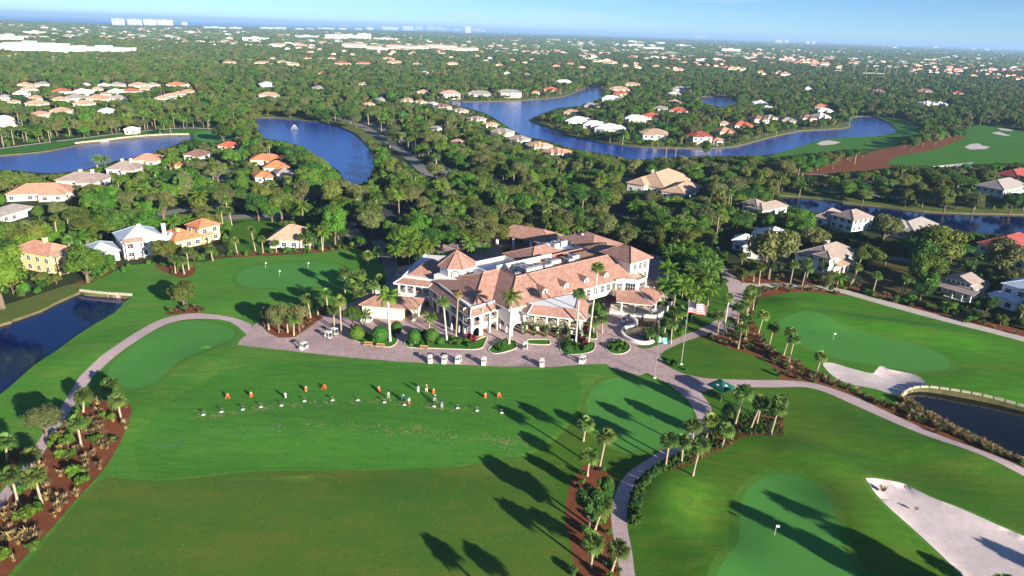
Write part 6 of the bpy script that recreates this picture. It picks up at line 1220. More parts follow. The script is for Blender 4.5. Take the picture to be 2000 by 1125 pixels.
def join_tree(name, cr, tr, dz=0.0, th=1.0):
    """crown and trunk of a prototype in one mesh, for the mass of the woods"""
    V, F, MI = [], [], []; off = 0; mats = []
    for me, z, s in ((cr, dz, 1.0), (tr, 0.0, th)):
        n = len(me.vertices); v = np.empty(n * 3, np.float32); me.vertices.foreach_get('co', v); v = v.reshape(-1, 3).copy(); v[:, 2] = v[:, 2] * s + z; V.append(v)
        for p in me.polygons:
            q = list(p.vertices)
            for k in range(1, len(q) - 1): F.append((q[0] + off, q[k] + off, q[k + 1] + off)); MI.append(len(mats))
        off += n; mats.append(me.materials[0])
    return np_mesh(name, np.concatenate(V), np.array(F), mats, False, MI)
protos = []
for kind, cr, tr in MIDP: protos.append(join_tree('wood_proto', cr, tr) if kind == 'tree' else join_tree('wood_proto', cr, tr, 7.0, 7.0))
mp = [p[:7] if len(p) == 7 else (p[0], p[1], p[2], p[3], rw.uniform(.9, 1.1), p[7] / 7.0, p[6]) for p in mid_pts]
scatter('woodland', mp, protos, 'mass of oaks, palms and pines between the houses and lakes', 'woodland')
# undergrowth between the trunks
und = []
for x, y in cand:
    if y < 520:
        for k in range(2):
            xx, yy = x + rw.uniform(-4, 4), y + rw.uniform(-4, 4)
            if clear(xx, yy, 1.6, 1.5) and not in_poly(xx, yy, GROUND[17][1]): und.append((xx, yy, 0, rw.uniform(0, 6), rw.uniform(.9, 2.2), rw.uniform(.8, 1.8), rw.randrange(6)))
CARP = gp(PX['car_park']); und = [u for u in und if not in_poly(u[0], u[1], CARP) and not in_poly(u[0], u[1], APR)]
scatter('undergrowth', und, SHRUB[:3] + SHRUBD[:3], 'shrubs growing under the trees of the woods', 'undergrowth')
# the far woods, to the horizon: single trees, then clumps of canopy
far = []
def fclear(x, y, r, h):
    for x0, y0, x1, y1, p in NOGOB:
        if x0 <= x <= x1 and y0 <= y <= y1 and in_poly(x, y, p): return False
    if ((HS[:, 5] - x) ** 2 + (HS[:, 6] - y) ** 2 < (HS[:, 7] + r * .3) ** 2).any(): return False
    bx, by = proj(x, y, h * .4); tx, ty = proj(x, y, h); wx = r * FPX / y
    return not ((HS[:, 4] > y) & (HS[:, 0] < bx + wx) & (HS[:, 2] > bx - wx) & (HS[:, 1] < by) & (HS[:, 3] > ty)).any()
y = 1150
while y < 2900:
    st = 13 + (y - 1150) / 1750 * 7; half = y * .84 + 60; x = -half
    while x < half:
        X, Y = x + rw.uniform(-.45, .45) * st, y + rw.uniform(-.45, .45) * st; h = rw.uniform(6, 11.5)
        if rw.random() < .94 - .25 * (patch(X, Y, 130, 4) > 1.1):
            for q in (1, .6):
                if fclear(X, Y, 5 * q, h * q): far.append((X, Y, 0, rw.uniform(0, 6.28), rw.uniform(.9, 1.5) * (st / 13) * max(q, .7), h * q / 8.0, rw.choices(range(6), [4, 4, 2.5, 2, 3, 1.5])[0])); break
        x += st
    y += st * .95
scatter('far_woods', far, FAR_TREE, 'woods and gardens reaching towards the coast', 'woods')
print('far trees', len(far), 'und', len(und), round(time.time() - T0, 1))
# canopy clumps: patches of about thirty crowns
def clump(i, mats):
    rs = np.random.default_rng(900 + i); V, F, MI = [], [], []; off = 0
    iv, jf = ICO1
    for k in range(34):
        c = np.array([rs.uniform(-36, 36), rs.uniform(-36, 36), rs.uniform(1.5, 5.0)]); r = rs.uniform(4, 7.5); v = iv * np.array([r, r, r * .8]) * (1 + rs.normal(scale=.14, size=(len(iv), 1))) + c; V.append(v); F.append(jf + off); off += len(v); MI += [rs.integers(len(mats))] * len(jf)
    return np_mesh('clump_%d' % i, np.concatenate(V), np.concatenate(F), mats, False, MI)
CL = [clump(i, [LF_OAK, LF_DARK, LF_OAKG, LF_GREEN]) for i in range(5)]
cl = []; y = 2860
SEAW = sea_poly
while y < 15000:
    st = 60 * (1 + (y - 2860) / 6000); half = y * .82 + 200; x = -half
    while x < half:
        X, Y = x + rw.uniform(-.4, .4) * st, y + rw.uniform(-.4, .4) * st
        if not in_poly(X, Y, SEAW) and rw.random() < .9 and fclear(X, Y, 30, 8): s = st / 60 * rw.uniform(.9, 1.15); cl.append((X, Y, 0, rw.uniform(0, 6.28), s, rw.uniform(.8, 1.25) * min(s, 1.4), rw.randrange(5)))
        x += st
    y += st
scatter('coastal_woods', cl, CL, 'distant tree cover merging towards the sea horizon', 'woods')
print('clumps', len(cl), round(time.time() - T0, 1))

# ================================================================== GARDENS, GOLF THINGS, PEOPLE
rg = random.Random(77)
M_KERB = m_plain('pale_kerb', (0.60, 0.53, 0.44), .8); M_CARTW = m_plain('cart_white', (0.80, 0.80, 0.79), .3, .5, .03); M_SEAT = m_plain('cart_seat', (0.14, 0.11, 0.08), .6); M_ORANGE = m_plain('orange_wood', (0.62, 0.13, 0.03), .6)
M_GREENC = m_plain('green_canvas', (0.008, 0.10, 0.075), .7, .2, .1); M_POLE = m_plain('flagpole_metal', (0.30, 0.30, 0.29), .4); M_WHITE = m_plain('white_cloth', (0.70, 0.70, 0.70), .8, .2, .03); M_TEAL = m_plain('teal_cloth', (0.18, 0.55, 0.45), .8); M_RED = m_plain('red_cloth', (0.36, 0.008, 0.012), .8); M_NAVY = m_plain('navy_cloth', (0.008, 0.012, 0.08), .8)
def kerb(poly_px, wd=.28, h=.14, name='kerb'):
    P = gp(smooth(poly_px, 3)); m = MB(); n = len(P); cx = sum(p[0] for p in P) / n; cy = sum(p[1] for p in P) / n
    ins, out = [], []
    a = sum(P[i - 1][0] * P[i][1] - P[i][0] * P[i - 1][1] for i in range(n)); sg = 1 if a > 0 else -1
    for i, p in enumerate(P):
        q, r = P[i - 1], P[(i + 1) % n]; dx, dy = r[0] - q[0], r[1] - q[1]; l = math.hypot(dx, dy) or 1; nx, ny = -dy / l * sg, dx / l * sg
        ins.append((p[0] + nx * wd / 2, p[1] + ny * wd / 2)); out.append((p[0] - nx * wd / 2, p[1] - ny * wd / 2))
    z = h
    vs = [(x, y, z) for x, y in ins] + [(x, y, z) for x, y in out] + [(x, y, -.02) for x, y in out] + [(x, y, -.02) for x, y in ins]
    fs = []
    for i in range(n):
        j = (i + 1) % n; fs += [(i, j, n + j, n + i), (n + i, n + j, 2 * n + j, 2 * n + i), (3 * n + i, 3 * n + j, j, i)]
    return tag(m.add(vs, fs).build(name, M_KERB), kind='structure')
def pick_in(poly, n, tries=40):
    xs = [p[0] for p in poly]; ys = [p[1] for p in poly]; out = []
    for _ in range(n * tries):
        if len(out) >= n: break
        x, y = rg.uniform(min(xs), max(xs)), rg.uniform(min(ys), max(ys))
        if in_poly(x, y, poly): out.append((x, y))
    return out
def shrub(x, y, sx, sz, meshes, label, group, name='shrub'):
    o = thing(name, (x, y, hz(x, y) - .03), rg.uniform(0, 6), label, 'shrub', group); link('foliage', rg.choice(meshes), o, scale=(sx, sx, sz)); return o
def tufts(x, y, s, meshes, label, group):
    o = thing('grass_tuft', (x, y, hz(x, y) - .02), rg.uniform(0, 6), label, 'ornamental grass', group); link('blades', rg.choice(meshes), o, scale=(s, s, s * rg.uniform(.8, 1.15))); return o
for k, P in PLANTER.items():
    if k not in ('p8', 'p10'): kerb(P)
# shrubs in the plaza planters
for k, n, s in (('p1', 10, .9), ('p2', 30, .85), ('p3', 9, .8), ('p5', 20, .85), ('p6', 7, .8), ('p7', 16, .75), ('p10', 8, .7)):
    poly = gp(PLANTER[k])
    cx = sum(p[0] for p in poly) / len(poly); cy = sum(p[1] for p in poly) / len(poly); inn = [(cx + (x - cx) * .8, cy + (y - cy) * .8) for x, y in poly]
    nm = {'p1': 'in the kerbed lawn below the gatehouse', 'p2': 'in the long planter before the west arcade', 'p3': 'in the small corner planter with the royal palm', 'p5': 'in the planter before the ivy-clad wing', 'p6': 'in the planter at the east end of the dining wing', 'p7': 'in the round island bed on the plaza', 'p10': 'in the flag bed beside the plaza'}[k]
    for x, y in pick_in(inn, n): shrub(x, y, s * rg.uniform(.7, 1.3), s * rg.uniform(.7, 1.2), rg.choice([SHRUB, SHRUBD]), 'low green shrub ' + nm, 'shrubs ' + nm)
for px, py in [(919, 664), (924, 668), (914, 662), (1137, 668), (1141, 672), (1146, 640), (1150, 650), (1143, 645)]: x, y = g(px, py); shrub(x, y, 1.1, 1.5, SHRUBR, 'dark red cordyline shrub before the clubhouse wings', 'red shrubs before the clubhouse')
for (px, py, r, zs, lab) in [(698, 662, 2.0, 1.0, 'big clipped round bush beside the parked carts'), (742, 666, 2.3, .95, 'widest clipped round bush, next to the royal palm'), (809, 672, 1.75, 1.25, 'tall clipped bush at the arcade ramp'), (843, 668, 1.95, 1.05, 'clipped round bush behind the tall one at the ramp'), (860, 672, 1.2, .9, 'small clipped bush in the long planter'), (775, 650, 1.5, 1.2, 'clipped bush by the gatehouse archway')]:
    x, y = g(px, py); o = thing('topiary_bush', (x, y, 0), rg.uniform(0, 6), lab, 'bush', 'clipped bushes before the clubhouse'); link('foliage', BALL, o, loc=(0, 0, r * zs * .88), scale=(r, r, r * zs))
# planting beds
def fill(bed, n, kinds, where, inset=.93):
    poly = gp(smooth(PX[bed], 3)); cx = sum(p[0] for p in poly) / len(poly); cy = sum(p[1] for p in poly) / len(poly)
    for x, y in pick_in(poly, n):
        if min(abs((y - cy)), 999) < 0: continue
        if any(in_poly(x, y, q[4]) for q in NOGOB if q[0] <= x <= q[2] and q[1] <= y <= q[3]): continue
        k = rg.choice(kinds); s = rg.uniform(.75, 1.35)
        if k == 't': tufts(x, y, s * 1.25, TUFT_T, 'tan ornamental grass ' + where, 'tan grasses ' + where)
        elif k == 'o': tufts(x, y, s * 1.2, TUFT_O, 'olive ornamental grass ' + where, 'olive grasses ' + where)
        elif k == 's': shrub(x, y, s * 1.0, s * .9, SHRUBY, 'lime green shrub ' + where, 'lime shrubs ' + where)
        elif k == 'd': shrub(x, y, s * .75, s * .7, SHRUBD, 'dark low shrub ' + where, 'dark shrubs ' + where)
fill('bed_sw', 130, 'ttttttos', 'in the wild bed beside the western cart path'); fill('bed_sw2', 12, 'tos', 'across the western cart path')
fill('bed_flag', 120, 'ttoood', 'in the long bed between flag lawn and green'); fill('bed_n', 60, 'ttoods', 'along the villa cart path'); fill('bed_n2', 26, 'oot', 'below the villa cart path')
fill('bed_isl', 14, 'dos', 'in the mulched island by the white house'); fill('bed_oak', 16, 'do', 'round the solitary oak'); fill('bed_pl', 34, 'dot', 'at the west tip of the plaza'); fill('bed_hs', 26, 'dos', 'before the tan house lawn'); fill('bed_lh', 10, 'ds', 'beside the yellow house')
fill('bed_c', 24, 'sdd', 'in the central mulch bed')
# the dense rows of small plants in the bed below the tent: more than can be counted
rows = []; poly = gp(smooth(PX['bed_e'], 3)); ys = [p[1] for p in poly]; xs = [p[0] for p in poly]; y = min(ys)
while y < max(ys):
    x = min(xs)
    while x < max(xs):
        X, Y = x + rg.uniform(-.2, .2), y + rg.uniform(-.2, .2)
        if in_poly(X, Y, poly) and rg.random() < .85: rows.append((X, Y, hz(X, Y) - .02, rg.uniform(0, 6), rg.uniform(.32, .5), rg.uniform(.35, .6), rg.randrange(3)))
        x += 1.05
    y += 1.0
scatter('low_planting', rows, SHRUBD[:3], 'rows of small dark shrubs in the mulch bed below the tent', 'planting')
edge = []
for a, b in zip(smooth(PX['path_s'][1][5:11], 6, False), smooth(PX['path_s'][1][5:11], 6, False)[1:]):
    x, y = g(a[0] + 9, a[1] + 3)
    for k in range(4): X, Y = x + rg.uniform(-.3, 1.6), y + rg.uniform(-.8, .8); edge.append((X, Y, hz(X, Y) - .02, rg.uniform(0, 6), rg.uniform(.5, .8), rg.uniform(.6, .9), rg.randrange(3)))
scatter('edge_planting', edge, SHRUBD[:3], 'low dark planting edging the curving brick path', 'planting')
# reeds along the eastern pond
reed = []
for a in smooth([(1765, 782), (1800, 806), (1853, 837), (1900, 860), (1948, 883), (2000, 908), (2060, 935)], 16, False):
    x, y = g(*a)
    for k in range(4): reed.append((x + rg.uniform(-1.2, 1.2), y + rg.uniform(-1.0, 1.4) - .6, -.1, rg.uniform(0, 6), rg.uniform(.7, 1.2), rg.uniform(.9, 1.5), rg.randrange(6)))
scatter('reeds', reed, TUFT_O + TUFT_T, 'reeds and grasses along the dark eastern pond', 'reeds')
for i in range(26):
    a = smooth([(1600, 738), (1660, 762), (1720, 788), (1790, 815), (1850, 842), (1930, 876), (2000, 905)], 10, False)[i * 2]; x, y = g(*a); tufts(x + rg.uniform(-.8, .8), y + rg.uniform(-.8, .8), rg.uniform(1, 1.6), TUFT_O if i % 3 else TUFT_T, 'clump of wild grass between brick path and eastern pond', 'wild grass by the eastern pond')
# plants in the garden pond corner
for px, py in [(1262, 662), (1270, 655), (1282, 668), (1300, 672), (1310, 664), (1292, 650), (1325, 655), (1335, 648)]: x, y = g(px, py); shrub(x, y, rg.uniform(1, 1.7), rg.uniform(1, 1.8), SHRUBY, 'leafy lime bush round the garden pond', 'bushes round the garden pond')
for i in range(26): px, py = 1290 + rg.uniform(0, 120), 545 + rg.uniform(0, 100); x, y = g(px, py); (shrub(x, y, rg.uniform(1, 1.9), rg.uniform(1, 1.6), SHRUBD, 'dark bush in the thicket east of the clubhouse', 'bushes in the east thicket') if px + (py - 545) * .6 < 1400 and px - 1290 > (py - 600) else None)
for (px, py, s) in [(110, 856, 1.6), (130, 868, 1.8), (185, 862, 1.7), (150, 925, 2.0), (160, 940, 1.7), (60, 1010, 1.9), (72, 1000, 1.5), (8, 1095, 1.8), (40, 960, 1.4), (122, 890, 1.5)]: x, y = g(px, py); shrub(x, y, s, s * .7, SHRUBY, 'large lime green shrub in the wild bed by the western path', 'large shrubs in the wild bed')
for (px, py, s) in [(240, 532, 1.2), (252, 522, 1.0), (290, 516, 1.0), (420, 500, 1.3), (448, 500, 1.1), (480, 499, 1.2), (530, 495, 1.0), (560, 494, 1.0), (600, 488, 1.2), (440, 470, 1.4), (405, 490, 1.5)]: x, y = g(px, py); shrub(x, y, s, s, SHRUB, 'rounded garden shrub along the edge of the western lawns', 'garden shrubs by the western houses')

# garden pond with white curving wall
gpond = smooth([(1240, 614), (1232, 620), (1243, 629), (1240, 636), (1224, 641), (1215, 648), (1220, 659), (1238, 668), (1263, 672), (1280, 664), (1286, 645), (1282, 624), (1262, 616)], 4)
PW = gp(gpond); m = MB(); m.add([(x, y, .12) for x, y in PW], [tuple(range(len(PW)))]); tag(m.build('garden_pond', M_WATERG), kind='structure')
wl = thing('pond_wall', (0, 0, 0), 0, 'low white S-curved wall round the garden pond', 'wall'); Wp = gp(gpond[:37]); Wb = ribbon(Wp, .7); m = MB(); n = len(Wp)
for i in range(n - 1):
    a, b_, c, d = Wb[i], Wb[i + 1], Wb[2 * n - 2 - i], Wb[2 * n - 1 - i]; m.add([(*a, 0), (*b_, 0), (*c, 0), (*d, 0), (*a, .8), (*b_, .8), (*c, .8), (*d, .8)], [(4, 5, 6, 7), (1, 0, 4, 5), (3, 2, 6, 7)])
m.build('coping', M_TRIM, wl)

# sea walls: each panel and post a part
def seawall(line, zt, zb, step, label, mat, inset=.0, proud=.25):
    P = gp(smooth(line, 8, False)); o = thing('seawall', (*P[0], 0), 0, label, 'seawall'); acc = 0; last = P[0]; k = 0; pts = [P[0]]
    for p in P[1:]:
        d = math.hypot(p[0] - last[0], p[1] - last[1])
        while acc + d >= step:
            t = (step - acc) / d; last = (last[0] + (p[0] - last[0]) * t, last[1] + (p[1] - last[1]) * t); pts.append(last); d = math.hypot(p[0] - last[0], p[1] - last[1]); acc = 0
        acc += d; last = p
    for a, b_ in zip(pts, pts[1:]):
        Mx, L = face_frame(a, b_); Mx = Matrix.Translation((-P[0][0], -P[0][1], 0)) @ Mx; tl = rg.uniform(-.05, .05) + max(hz(*a), hz(*b_)) + .12
        b2 = MB(); b2.box(.16, -proud, zb, L - .16, .1, zt + tl); b2.box(.22, -proud - .06, zt + tl, L - .22, .06, zt + tl + .1); b2.xf(Mx).build('panel', mat, o)
        b2 = MB(); b2.box(-.14, -proud - .1, zb, .14, .02, zt - .25); b2.xf(Mx).build('post', M_WOOD2, o)
M_WOOD2 = m_plain('weathered_timber', (0.36, 0.29, 0.21), .9, .1, .25, 3); M_SWALL = m_plain('pale_seawall', (0.42, 0.37, 0.28), .85, .2, .2, 2)
seawall([(156, 569), (205, 575), (262, 579)], .55, -1.0, 2.0, 'short pale timber sea wall at the head of the western pond', M_SWALL)
seawall([(1758, 776), (1766, 766), (1784, 759), (1816, 759), (1872, 768), (1929, 779), (2000, 796), (2110, 824)], .3, -1.0, 2.3, 'curving block sea wall along the dark eastern pond', M_SWALL)
seawall([(146, 281), (200, 275), (260, 268), (320, 264), (374, 263)], .8, -1.0, 3.4, 'long pale sea wall along the western canal fairway', M_SWALL)

# flags and flagpoles
def cloth(o, name, w_, h_, mats, colour, z, nx=26, ny=13, sag=.18, amp=.28):
    m = MB(); V = {}
    for i in range(nx + 1):
        for j in range(ny + 1):
            t = i / nx; V[i, j] = (w_ * t * .96, amp * t ** .6 * math.sin(t * 9 + j * .12), z - h_ * (1 - j / ny) - sag * t * t * h_ + .06 * math.sin(t * 11))
    for i in range(nx):
        for j in range(ny): m.cm = colour(i, j); m.add([V[i, j], V[i + 1, j], V[i + 1, j + 1], V[i, j + 1]], [(0, 1, 2, 3)])
    return m.build(name, mats, o, True)
def flagpole(bp, tp, label, r=.12):
    h, _ = hgt(*bp, *tp); x, y = g(*bp); o = thing('flagpole', (x, y, hz(x, y)), 0, label, 'flagpole'); m = MB(); m.tube((0, 0, 0), (0, 0, h), r, r * .55, 10); m.build('pole', M_POLE, o)
    m = MB(); m.lathe([(.02, 0), (.16, .1), (.16, .22), (.02, .32)], 8, (0, 0, h)); m.build('finial', m_plain('gilt', (.6, .42, .1), .3, .5, .05, 1, .8), o); m = MB(); m.lathe([(.5, -.02), (.5, .12), (.3, .2)], 12); m.build('base', M_STONE, o); return o, x, y, h
fp, fx, fy, fh = flagpole((1330, 712), (1347, 588), 'tall dark flagpole standing in the oval flag lawn')
fl = thing('national_flag', (fx + .12, fy, fh), R(-8), 'flag with red and white stripes and blue starred canton on the tall pole', 'flag')
def usc(i, j): return 2 if (i < 10 and j >= 6) else (0 if j % 2 == 0 else 1)
fc = cloth(fl, 'cloth', 4.7, 3.0, [M_RED, M_WHITE, M_NAVY], usc, -.2)
st = MB()
for rr_ in range(5):
    for cc in range(6 if rr_ % 2 == 0 else 5):
        x = .15 + (cc + (.5 if rr_ % 2 else 0)) * .28; z = -.2 - .16 - rr_ * .28; t = x / 4.5; yy = .28 * t ** .6 * math.sin(t * 9 + 1.2)
        for s_ in (-.06, .06): st.add([(x + .06 * math.cos(a * 2.513 + 1.57), yy + s_, z + .06 * math.sin(a * 2.513 + 1.57)) for a in range(5)], [(0, 2, 4, 1, 3)] if False else [(0, 1, 2, 3, 4)])
o_ = st.build('stars', M_WHITE, fl); o_['kind'] = 'stuff'
fp2, fx2, fy2, fh2 = flagpole((1278, 738), (1291, 657), 'slim grey flagpole on the grass spit by the plaza', .09)
fl2 = thing('club_flag', (fx2 + .1, fy2, fh2), R(-10), 'pale green and white flag on the slim pole', 'flag'); cloth(fl2, 'cloth', 2.5, 1.6, [M_TEAL, M_WHITE], lambda i, j: 1 if (i < 11 and 2 < j < 11) else 0, -.15)
for px, py, lab in [(1627, 664, 'white pin flag on the green beyond the oval flag lawn'), (1513, 1045, 'white pin flag on the shadowed south green'), (546, 540, 'white pin flag in the middle of the oval western green'), (602, 524, 'white pin flag at the far edge of the oval western green'), (519, 524, 'white pin flag near the island end of the oval western green'), (410, 268, 'white pin flag on the green by the west canal')]:
    x, y = g(px, py); o = thing('pin_flag', (x, y, hz(x, y)), R(-10), lab, 'golf flag'); m = MB(); m.tube((0, 0, 0), (0, 0, 2.2), .03, .025, 6); m.build('pole', M_WHITE, o); m = MB(); m.add([(0, 0, 2.2), (.55, .03, 2.1), (.55, -.02, 1.75), (0, 0, 1.7), (0, .04, 2.2), (.55, .07, 2.1), (.55, .02, 1.75), (0, .04, 1.7)], [(0, 1, 2, 3), (7, 6, 5, 4), (0, 4, 5, 1), (2, 6, 7, 3)]); m.build('cloth', M_WHITE, o)

# golf carts
def cart_proto():
    o = thing('golf_cart'); 
    m = MB(); m.box(-.58, -.95, .28, .58, 1.0, .46); m.build('chassis', M_CARTW, o)
    m = MB(); m.add([(-.56, -1.2, .3), (.56, -1.2, .3), (.56, -.5, .3), (-.56, -.5, .3), (-.5, -1.12, .62), (.5, -1.12, .62), (.56, -.55, .98), (-.56, -.55, .98)], [(3, 2, 1, 0), (4, 5, 6, 7), (0, 1, 5, 4), (1, 2, 6, 5), (2, 3, 7, 6), (3, 0, 4, 7)]); m.build('front_cowl', M_CARTW, o)
    m = MB(); m.box(-.56, .35, .46, .56, 1.15, .78); m.build('rear_body', M_CARTW, o)
    m = MB(); m.box(-.54, -.05, .46, .54, .36, .72); m.box(-.54, .36, .781, .54, .5, 1.2); m.build('seat', M_SEAT, o)
    m = MB(); m.box(-.62, -.75, 1.82, .62, .95, 1.9); m.box(-.52, -.65, 1.9, .52, .85, 1.94); m.build('roof', M_CARTW, o)
    for sx in (-1, 1):
        m = MB(); m.tube((sx * .53, -.58, .95), (sx * .55, -.5, 1.82), .03, .03, 6); m.build('post', M_CARTW, o); m = MB(); m.tube((sx * .53, 1.0, .75), (sx * .55, .85, 1.82), .03, .03, 6); m.build('post', M_CARTW, o)
        for y in (-.85, .72): m = MB(); m.tube((sx * .42, y, .24), (sx * .6, y, .24), .24, .24, 12); wh = m.build('wheel', M_BLACK, o); m = MB(); m.tube((sx * .6, y, .24), (sx * .62, y, .24), .12, .12, 8); m.build('hub', M_CARTW, wh)
        m = MB(); m.box(sx * .36 - .09, -1.18, .5, sx * .36 + .09, -1.13, .58); m.build('headlight', M_METAL, o)
    m = MB(); m.tube((-.25, -.35, 1.0), (-.25, -.3, 1.05), .18, .18, 12); m.build('steering_wheel', M_BLACK, o)
    m = MB(); m.add([(-.5, -.57, 1.0), (.5, -.57, 1.0), (.5, -.5, 1.78), (-.5, -.5, 1.78)], [(0, 1, 2, 3)]); m.build('windscreen', GLASS_C, o)
    m = MB(); m.box(-.46, 1.16, .5, .46, 1.2, 1.2); m.build('bag_rack', M_IRON, o)
    for sx, cm_ in ((-.22, M_NAVY), (.22, M_RED)): m = MB(); m.tube((sx, 1.0, .8), (sx, 1.08, 1.5), .14, .16, 8); m.build('golf_bag', cm_, o); return o
GLASS_C, t_ = new_mat('clear_screen'); p_ = finish(t_, (.8, .85, .85), .05, .5); p_.inputs['Transmission Weight'].default_value = .9
cp = cart_proto(); first = True
CARTS = [(840, 708, .15, 'white golf cart at the head of the row of three on the plaza edge'), (868, 709, -.1, 'middle white golf cart of the row of three on the plaza edge'), (895, 709, -.25, 'last white golf cart of the row of three on the plaza edge'), (945, 712, -.05, 'lone white golf cart after the row of three on the plaza edge'), (1058, 715, .0, 'white golf cart with fold-down rack parked south of the ivy wing'), (1137, 709, -.5, 'white golf cart angled on the plaza before the round island bed'), (1026, 681, 3.0, 'white golf cart beside the royal palm planter'), (593, 682, -.6, 'white golf cart at the west end of the plaza'),
         (641, 660, -2.2, 'first of two white golf carts parked side by side near the palms'), (653, 653, -2.2, 'second of two white golf carts parked side by side near the palms'), (711, 627, -.3, 'white golf cart parked against the gatehouse wall'), (721, 629, -.3, 'second white golf cart parked against the gatehouse wall'), (1218, 629, -.4, 'dark-seated white golf cart by the garden pond wall')]
for px, py, rz, lab in CARTS:
    o = cp if first else copy_tree(cp); first = False; x, y = g(px, py); o.location = (x, y, .0); o.rotation_euler = (0, 0, rz); tag(o, lab, 'golf cart', 'golf carts on the plaza')
# cars in the car park and on the avenue
def car_proto(paint):
    o = thing('parked_car'); m = MB(); prof = [(-2.2, .35), (-2.25, .7), (-1.3, .92), (-.7, 1.42), (.8, 1.45), (1.5, 1.0), (2.15, .9), (2.25, .4)]
    m.add([(x, -.88, z) for x, z in prof] + [(x, .88, z) for x, z in prof], [tuple(range(7, -1, -1)), tuple(range(8, 16))] + [(i, (i + 1) % 8, 8 + (i + 1) % 8, 8 + i) for i in range(8)]); m.build('body', paint, o)
    m = MB(); m.add([(-1.25, -.78, .96), (-.68, -.7, 1.40), (-.68, .7, 1.40), (-1.25, .78, .96)], [(0, 1, 2, 3)]); m.xf(Matrix.Translation((-.03, 0, .03))); m.build('windscreen', GLASS, o)
    for s_ in (-1, 1):
        m = MB(); m.box(-.62, s_ * .86, .98, .95, s_ * .9, 1.34); m.build('side_window', GLASS, o)
        for x in (-1.4, 1.4): m = MB(); m.tube((x, s_ * .72, .33), (x, s_ * .92, .33), .33, .33, 12); m.build('wheel', M_BLACK, o)
    return o
cars = [('white', (.75, .75, .75)), ('silver', (.45, .46, .48)), ('dark', (.04, .045, .05)), ('blue', (.03, .08, .25))]; CP = {}
for nm, c in cars: CP[nm] = car_proto(m_plain('car_paint_' + nm, c, .25, .6, .03))
used = set()
for px, py, rz, c, lab in [(697, 445, .5, 'dark', 'in the shaded car park beside the tan house'), (745, 440, .5, 'white', 'under trees by the car park entrance'), (760, 470, .6, 'dark', 'near the entrance drive'), (775, 475, .6, 'silver', 'at the entrance drive'), (880, 390, .3, 'white', 'in the middle of the car park'), (895, 400, .3, 'white', 'in the second car park row'), (1165, 395, 1.2, 'white', 'in the east car park lane'), (1172, 402, 1.2, 'silver', 'next in the east car park lane'), (1178, 440, 1.0, 'blue', 'behind the clubhouse kitchen'), (835, 478, 1.4, 'white', 'on the paved apron'), (740, 452, .5, 'dark', 'behind the palms of the car park'), (980, 395, .2, 'silver', 'in the shaded north row'), (1020, 380, .2, 'white', 'at the north edge of the car park'), (228, 440, .1, 'dark', 'on the road behind the white house'), (62, 462, .2, 'silver', 'on the road behind the yellow house'), (790, 262, -.8, 'white', 'driving on the avenue'), (372, 347, .3, 'blue', 'beside the turning circle')]:
    o = CP[c] if c not in used else copy_tree(CP[c]); used.add(c); x, y = g(px, py); o.location = (x, y, .02); o.rotation_euler = (0, 0, rz); tag(o, '%s car %s' % (c, lab), 'car', 'parked cars')

# green canopy tent
tl = [g(1378, 775), g(1410, 793), g(1432, 766), g(1403, 752)]; cx = sum(p[0] for p in tl) / 4; cy = sum(p[1] for p in tl) / 4
tent = thing('canopy_tent', (cx, cy, hz(cx, cy)), R(35), 'dark green pop-up tent with white emblems beside the brick path', 'tent'); S_ = 2.3
for sx in (-1, 1):
    for sy in (-1, 1): m = MB(); m.tube((sx * S_, sy * S_, 0), (sx * S_, sy * S_, 2.6), .05, .05, 6); m.build('leg', M_METAL, tent)
m = MB(); m.add([(-S_, -S_, 2.6), (S_, -S_, 2.6), (S_, S_, 2.6), (-S_, S_, 2.6), (0, 0, 3.7)] + [(-S_, -S_, 2.25), (S_, -S_, 2.25), (S_, S_, 2.25), (-S_, S_, 2.25)], [(0, 1, 4), (1, 2, 4), (2, 3, 4), (3, 0, 4), (5, 6, 1, 0), (6, 7, 2, 1), (7, 8, 3, 2), (8, 5, 0, 3)]); m.build('canopy', M_GREENC, tent)
for a in range(4):
    m = MB(); k = 10; m.add([(.42 * math.cos(2 * math.pi * i / k), -1.35 + .26 * math.sin(2 * math.pi * i / k), 3.04 + (.26 * math.sin(2 * math.pi * i / k)) * .48 + .035) for i in range(k)], [tuple(range(k))]); m.xf(Matrix.Rotation(a * math.pi / 2, 4, 'Z')); m.build('emblem', M_WHITE, tent)

# practice tee furniture
def chair_proto():
    o = thing('garden_chair'); m = MB(); m.add([(-.35, -.35, .42), (.35, -.35, .42), (.35, .3, .32), (-.35, .3, .32), (-.35, -.35, .38), (.35, -.35, .38), (.35, .3, .28), (-.35, .3, .28)], [(0, 1, 2, 3), (7, 6, 5, 4), (0, 4, 5, 1), (1, 5, 6, 2), (2, 6, 7, 3), (3, 7, 4, 0)]); m.build('seat', M_ORANGE, o)
    for i in range(5): m = MB(); x = -.3 + i * .13; m.box(x, 0, 0, x + .1, .03, .75 + .06 * (2 - abs(i - 2))); m.xf(Matrix.Translation((0, .28, .3)) @ Matrix.Rotation(R(-20), 4, 'X')); m.build('back_slat', M_ORANGE, o)
    for s_ in (-1, 1):
        m = MB(); m.box(s_ * .42 - .06, -.42, .58, s_ * .42 + .06, .4, .62); m.build('armrest', M_ORANGE, o)
        for y in (-.36, .32): m = MB(); m.box(s_ * .4 - .04, y - .04, 0, s_ * .4 + .04, y + .04, .58); m.build('leg', M_ORANGE, o)
    return o
ch = chair_proto(); ff = True
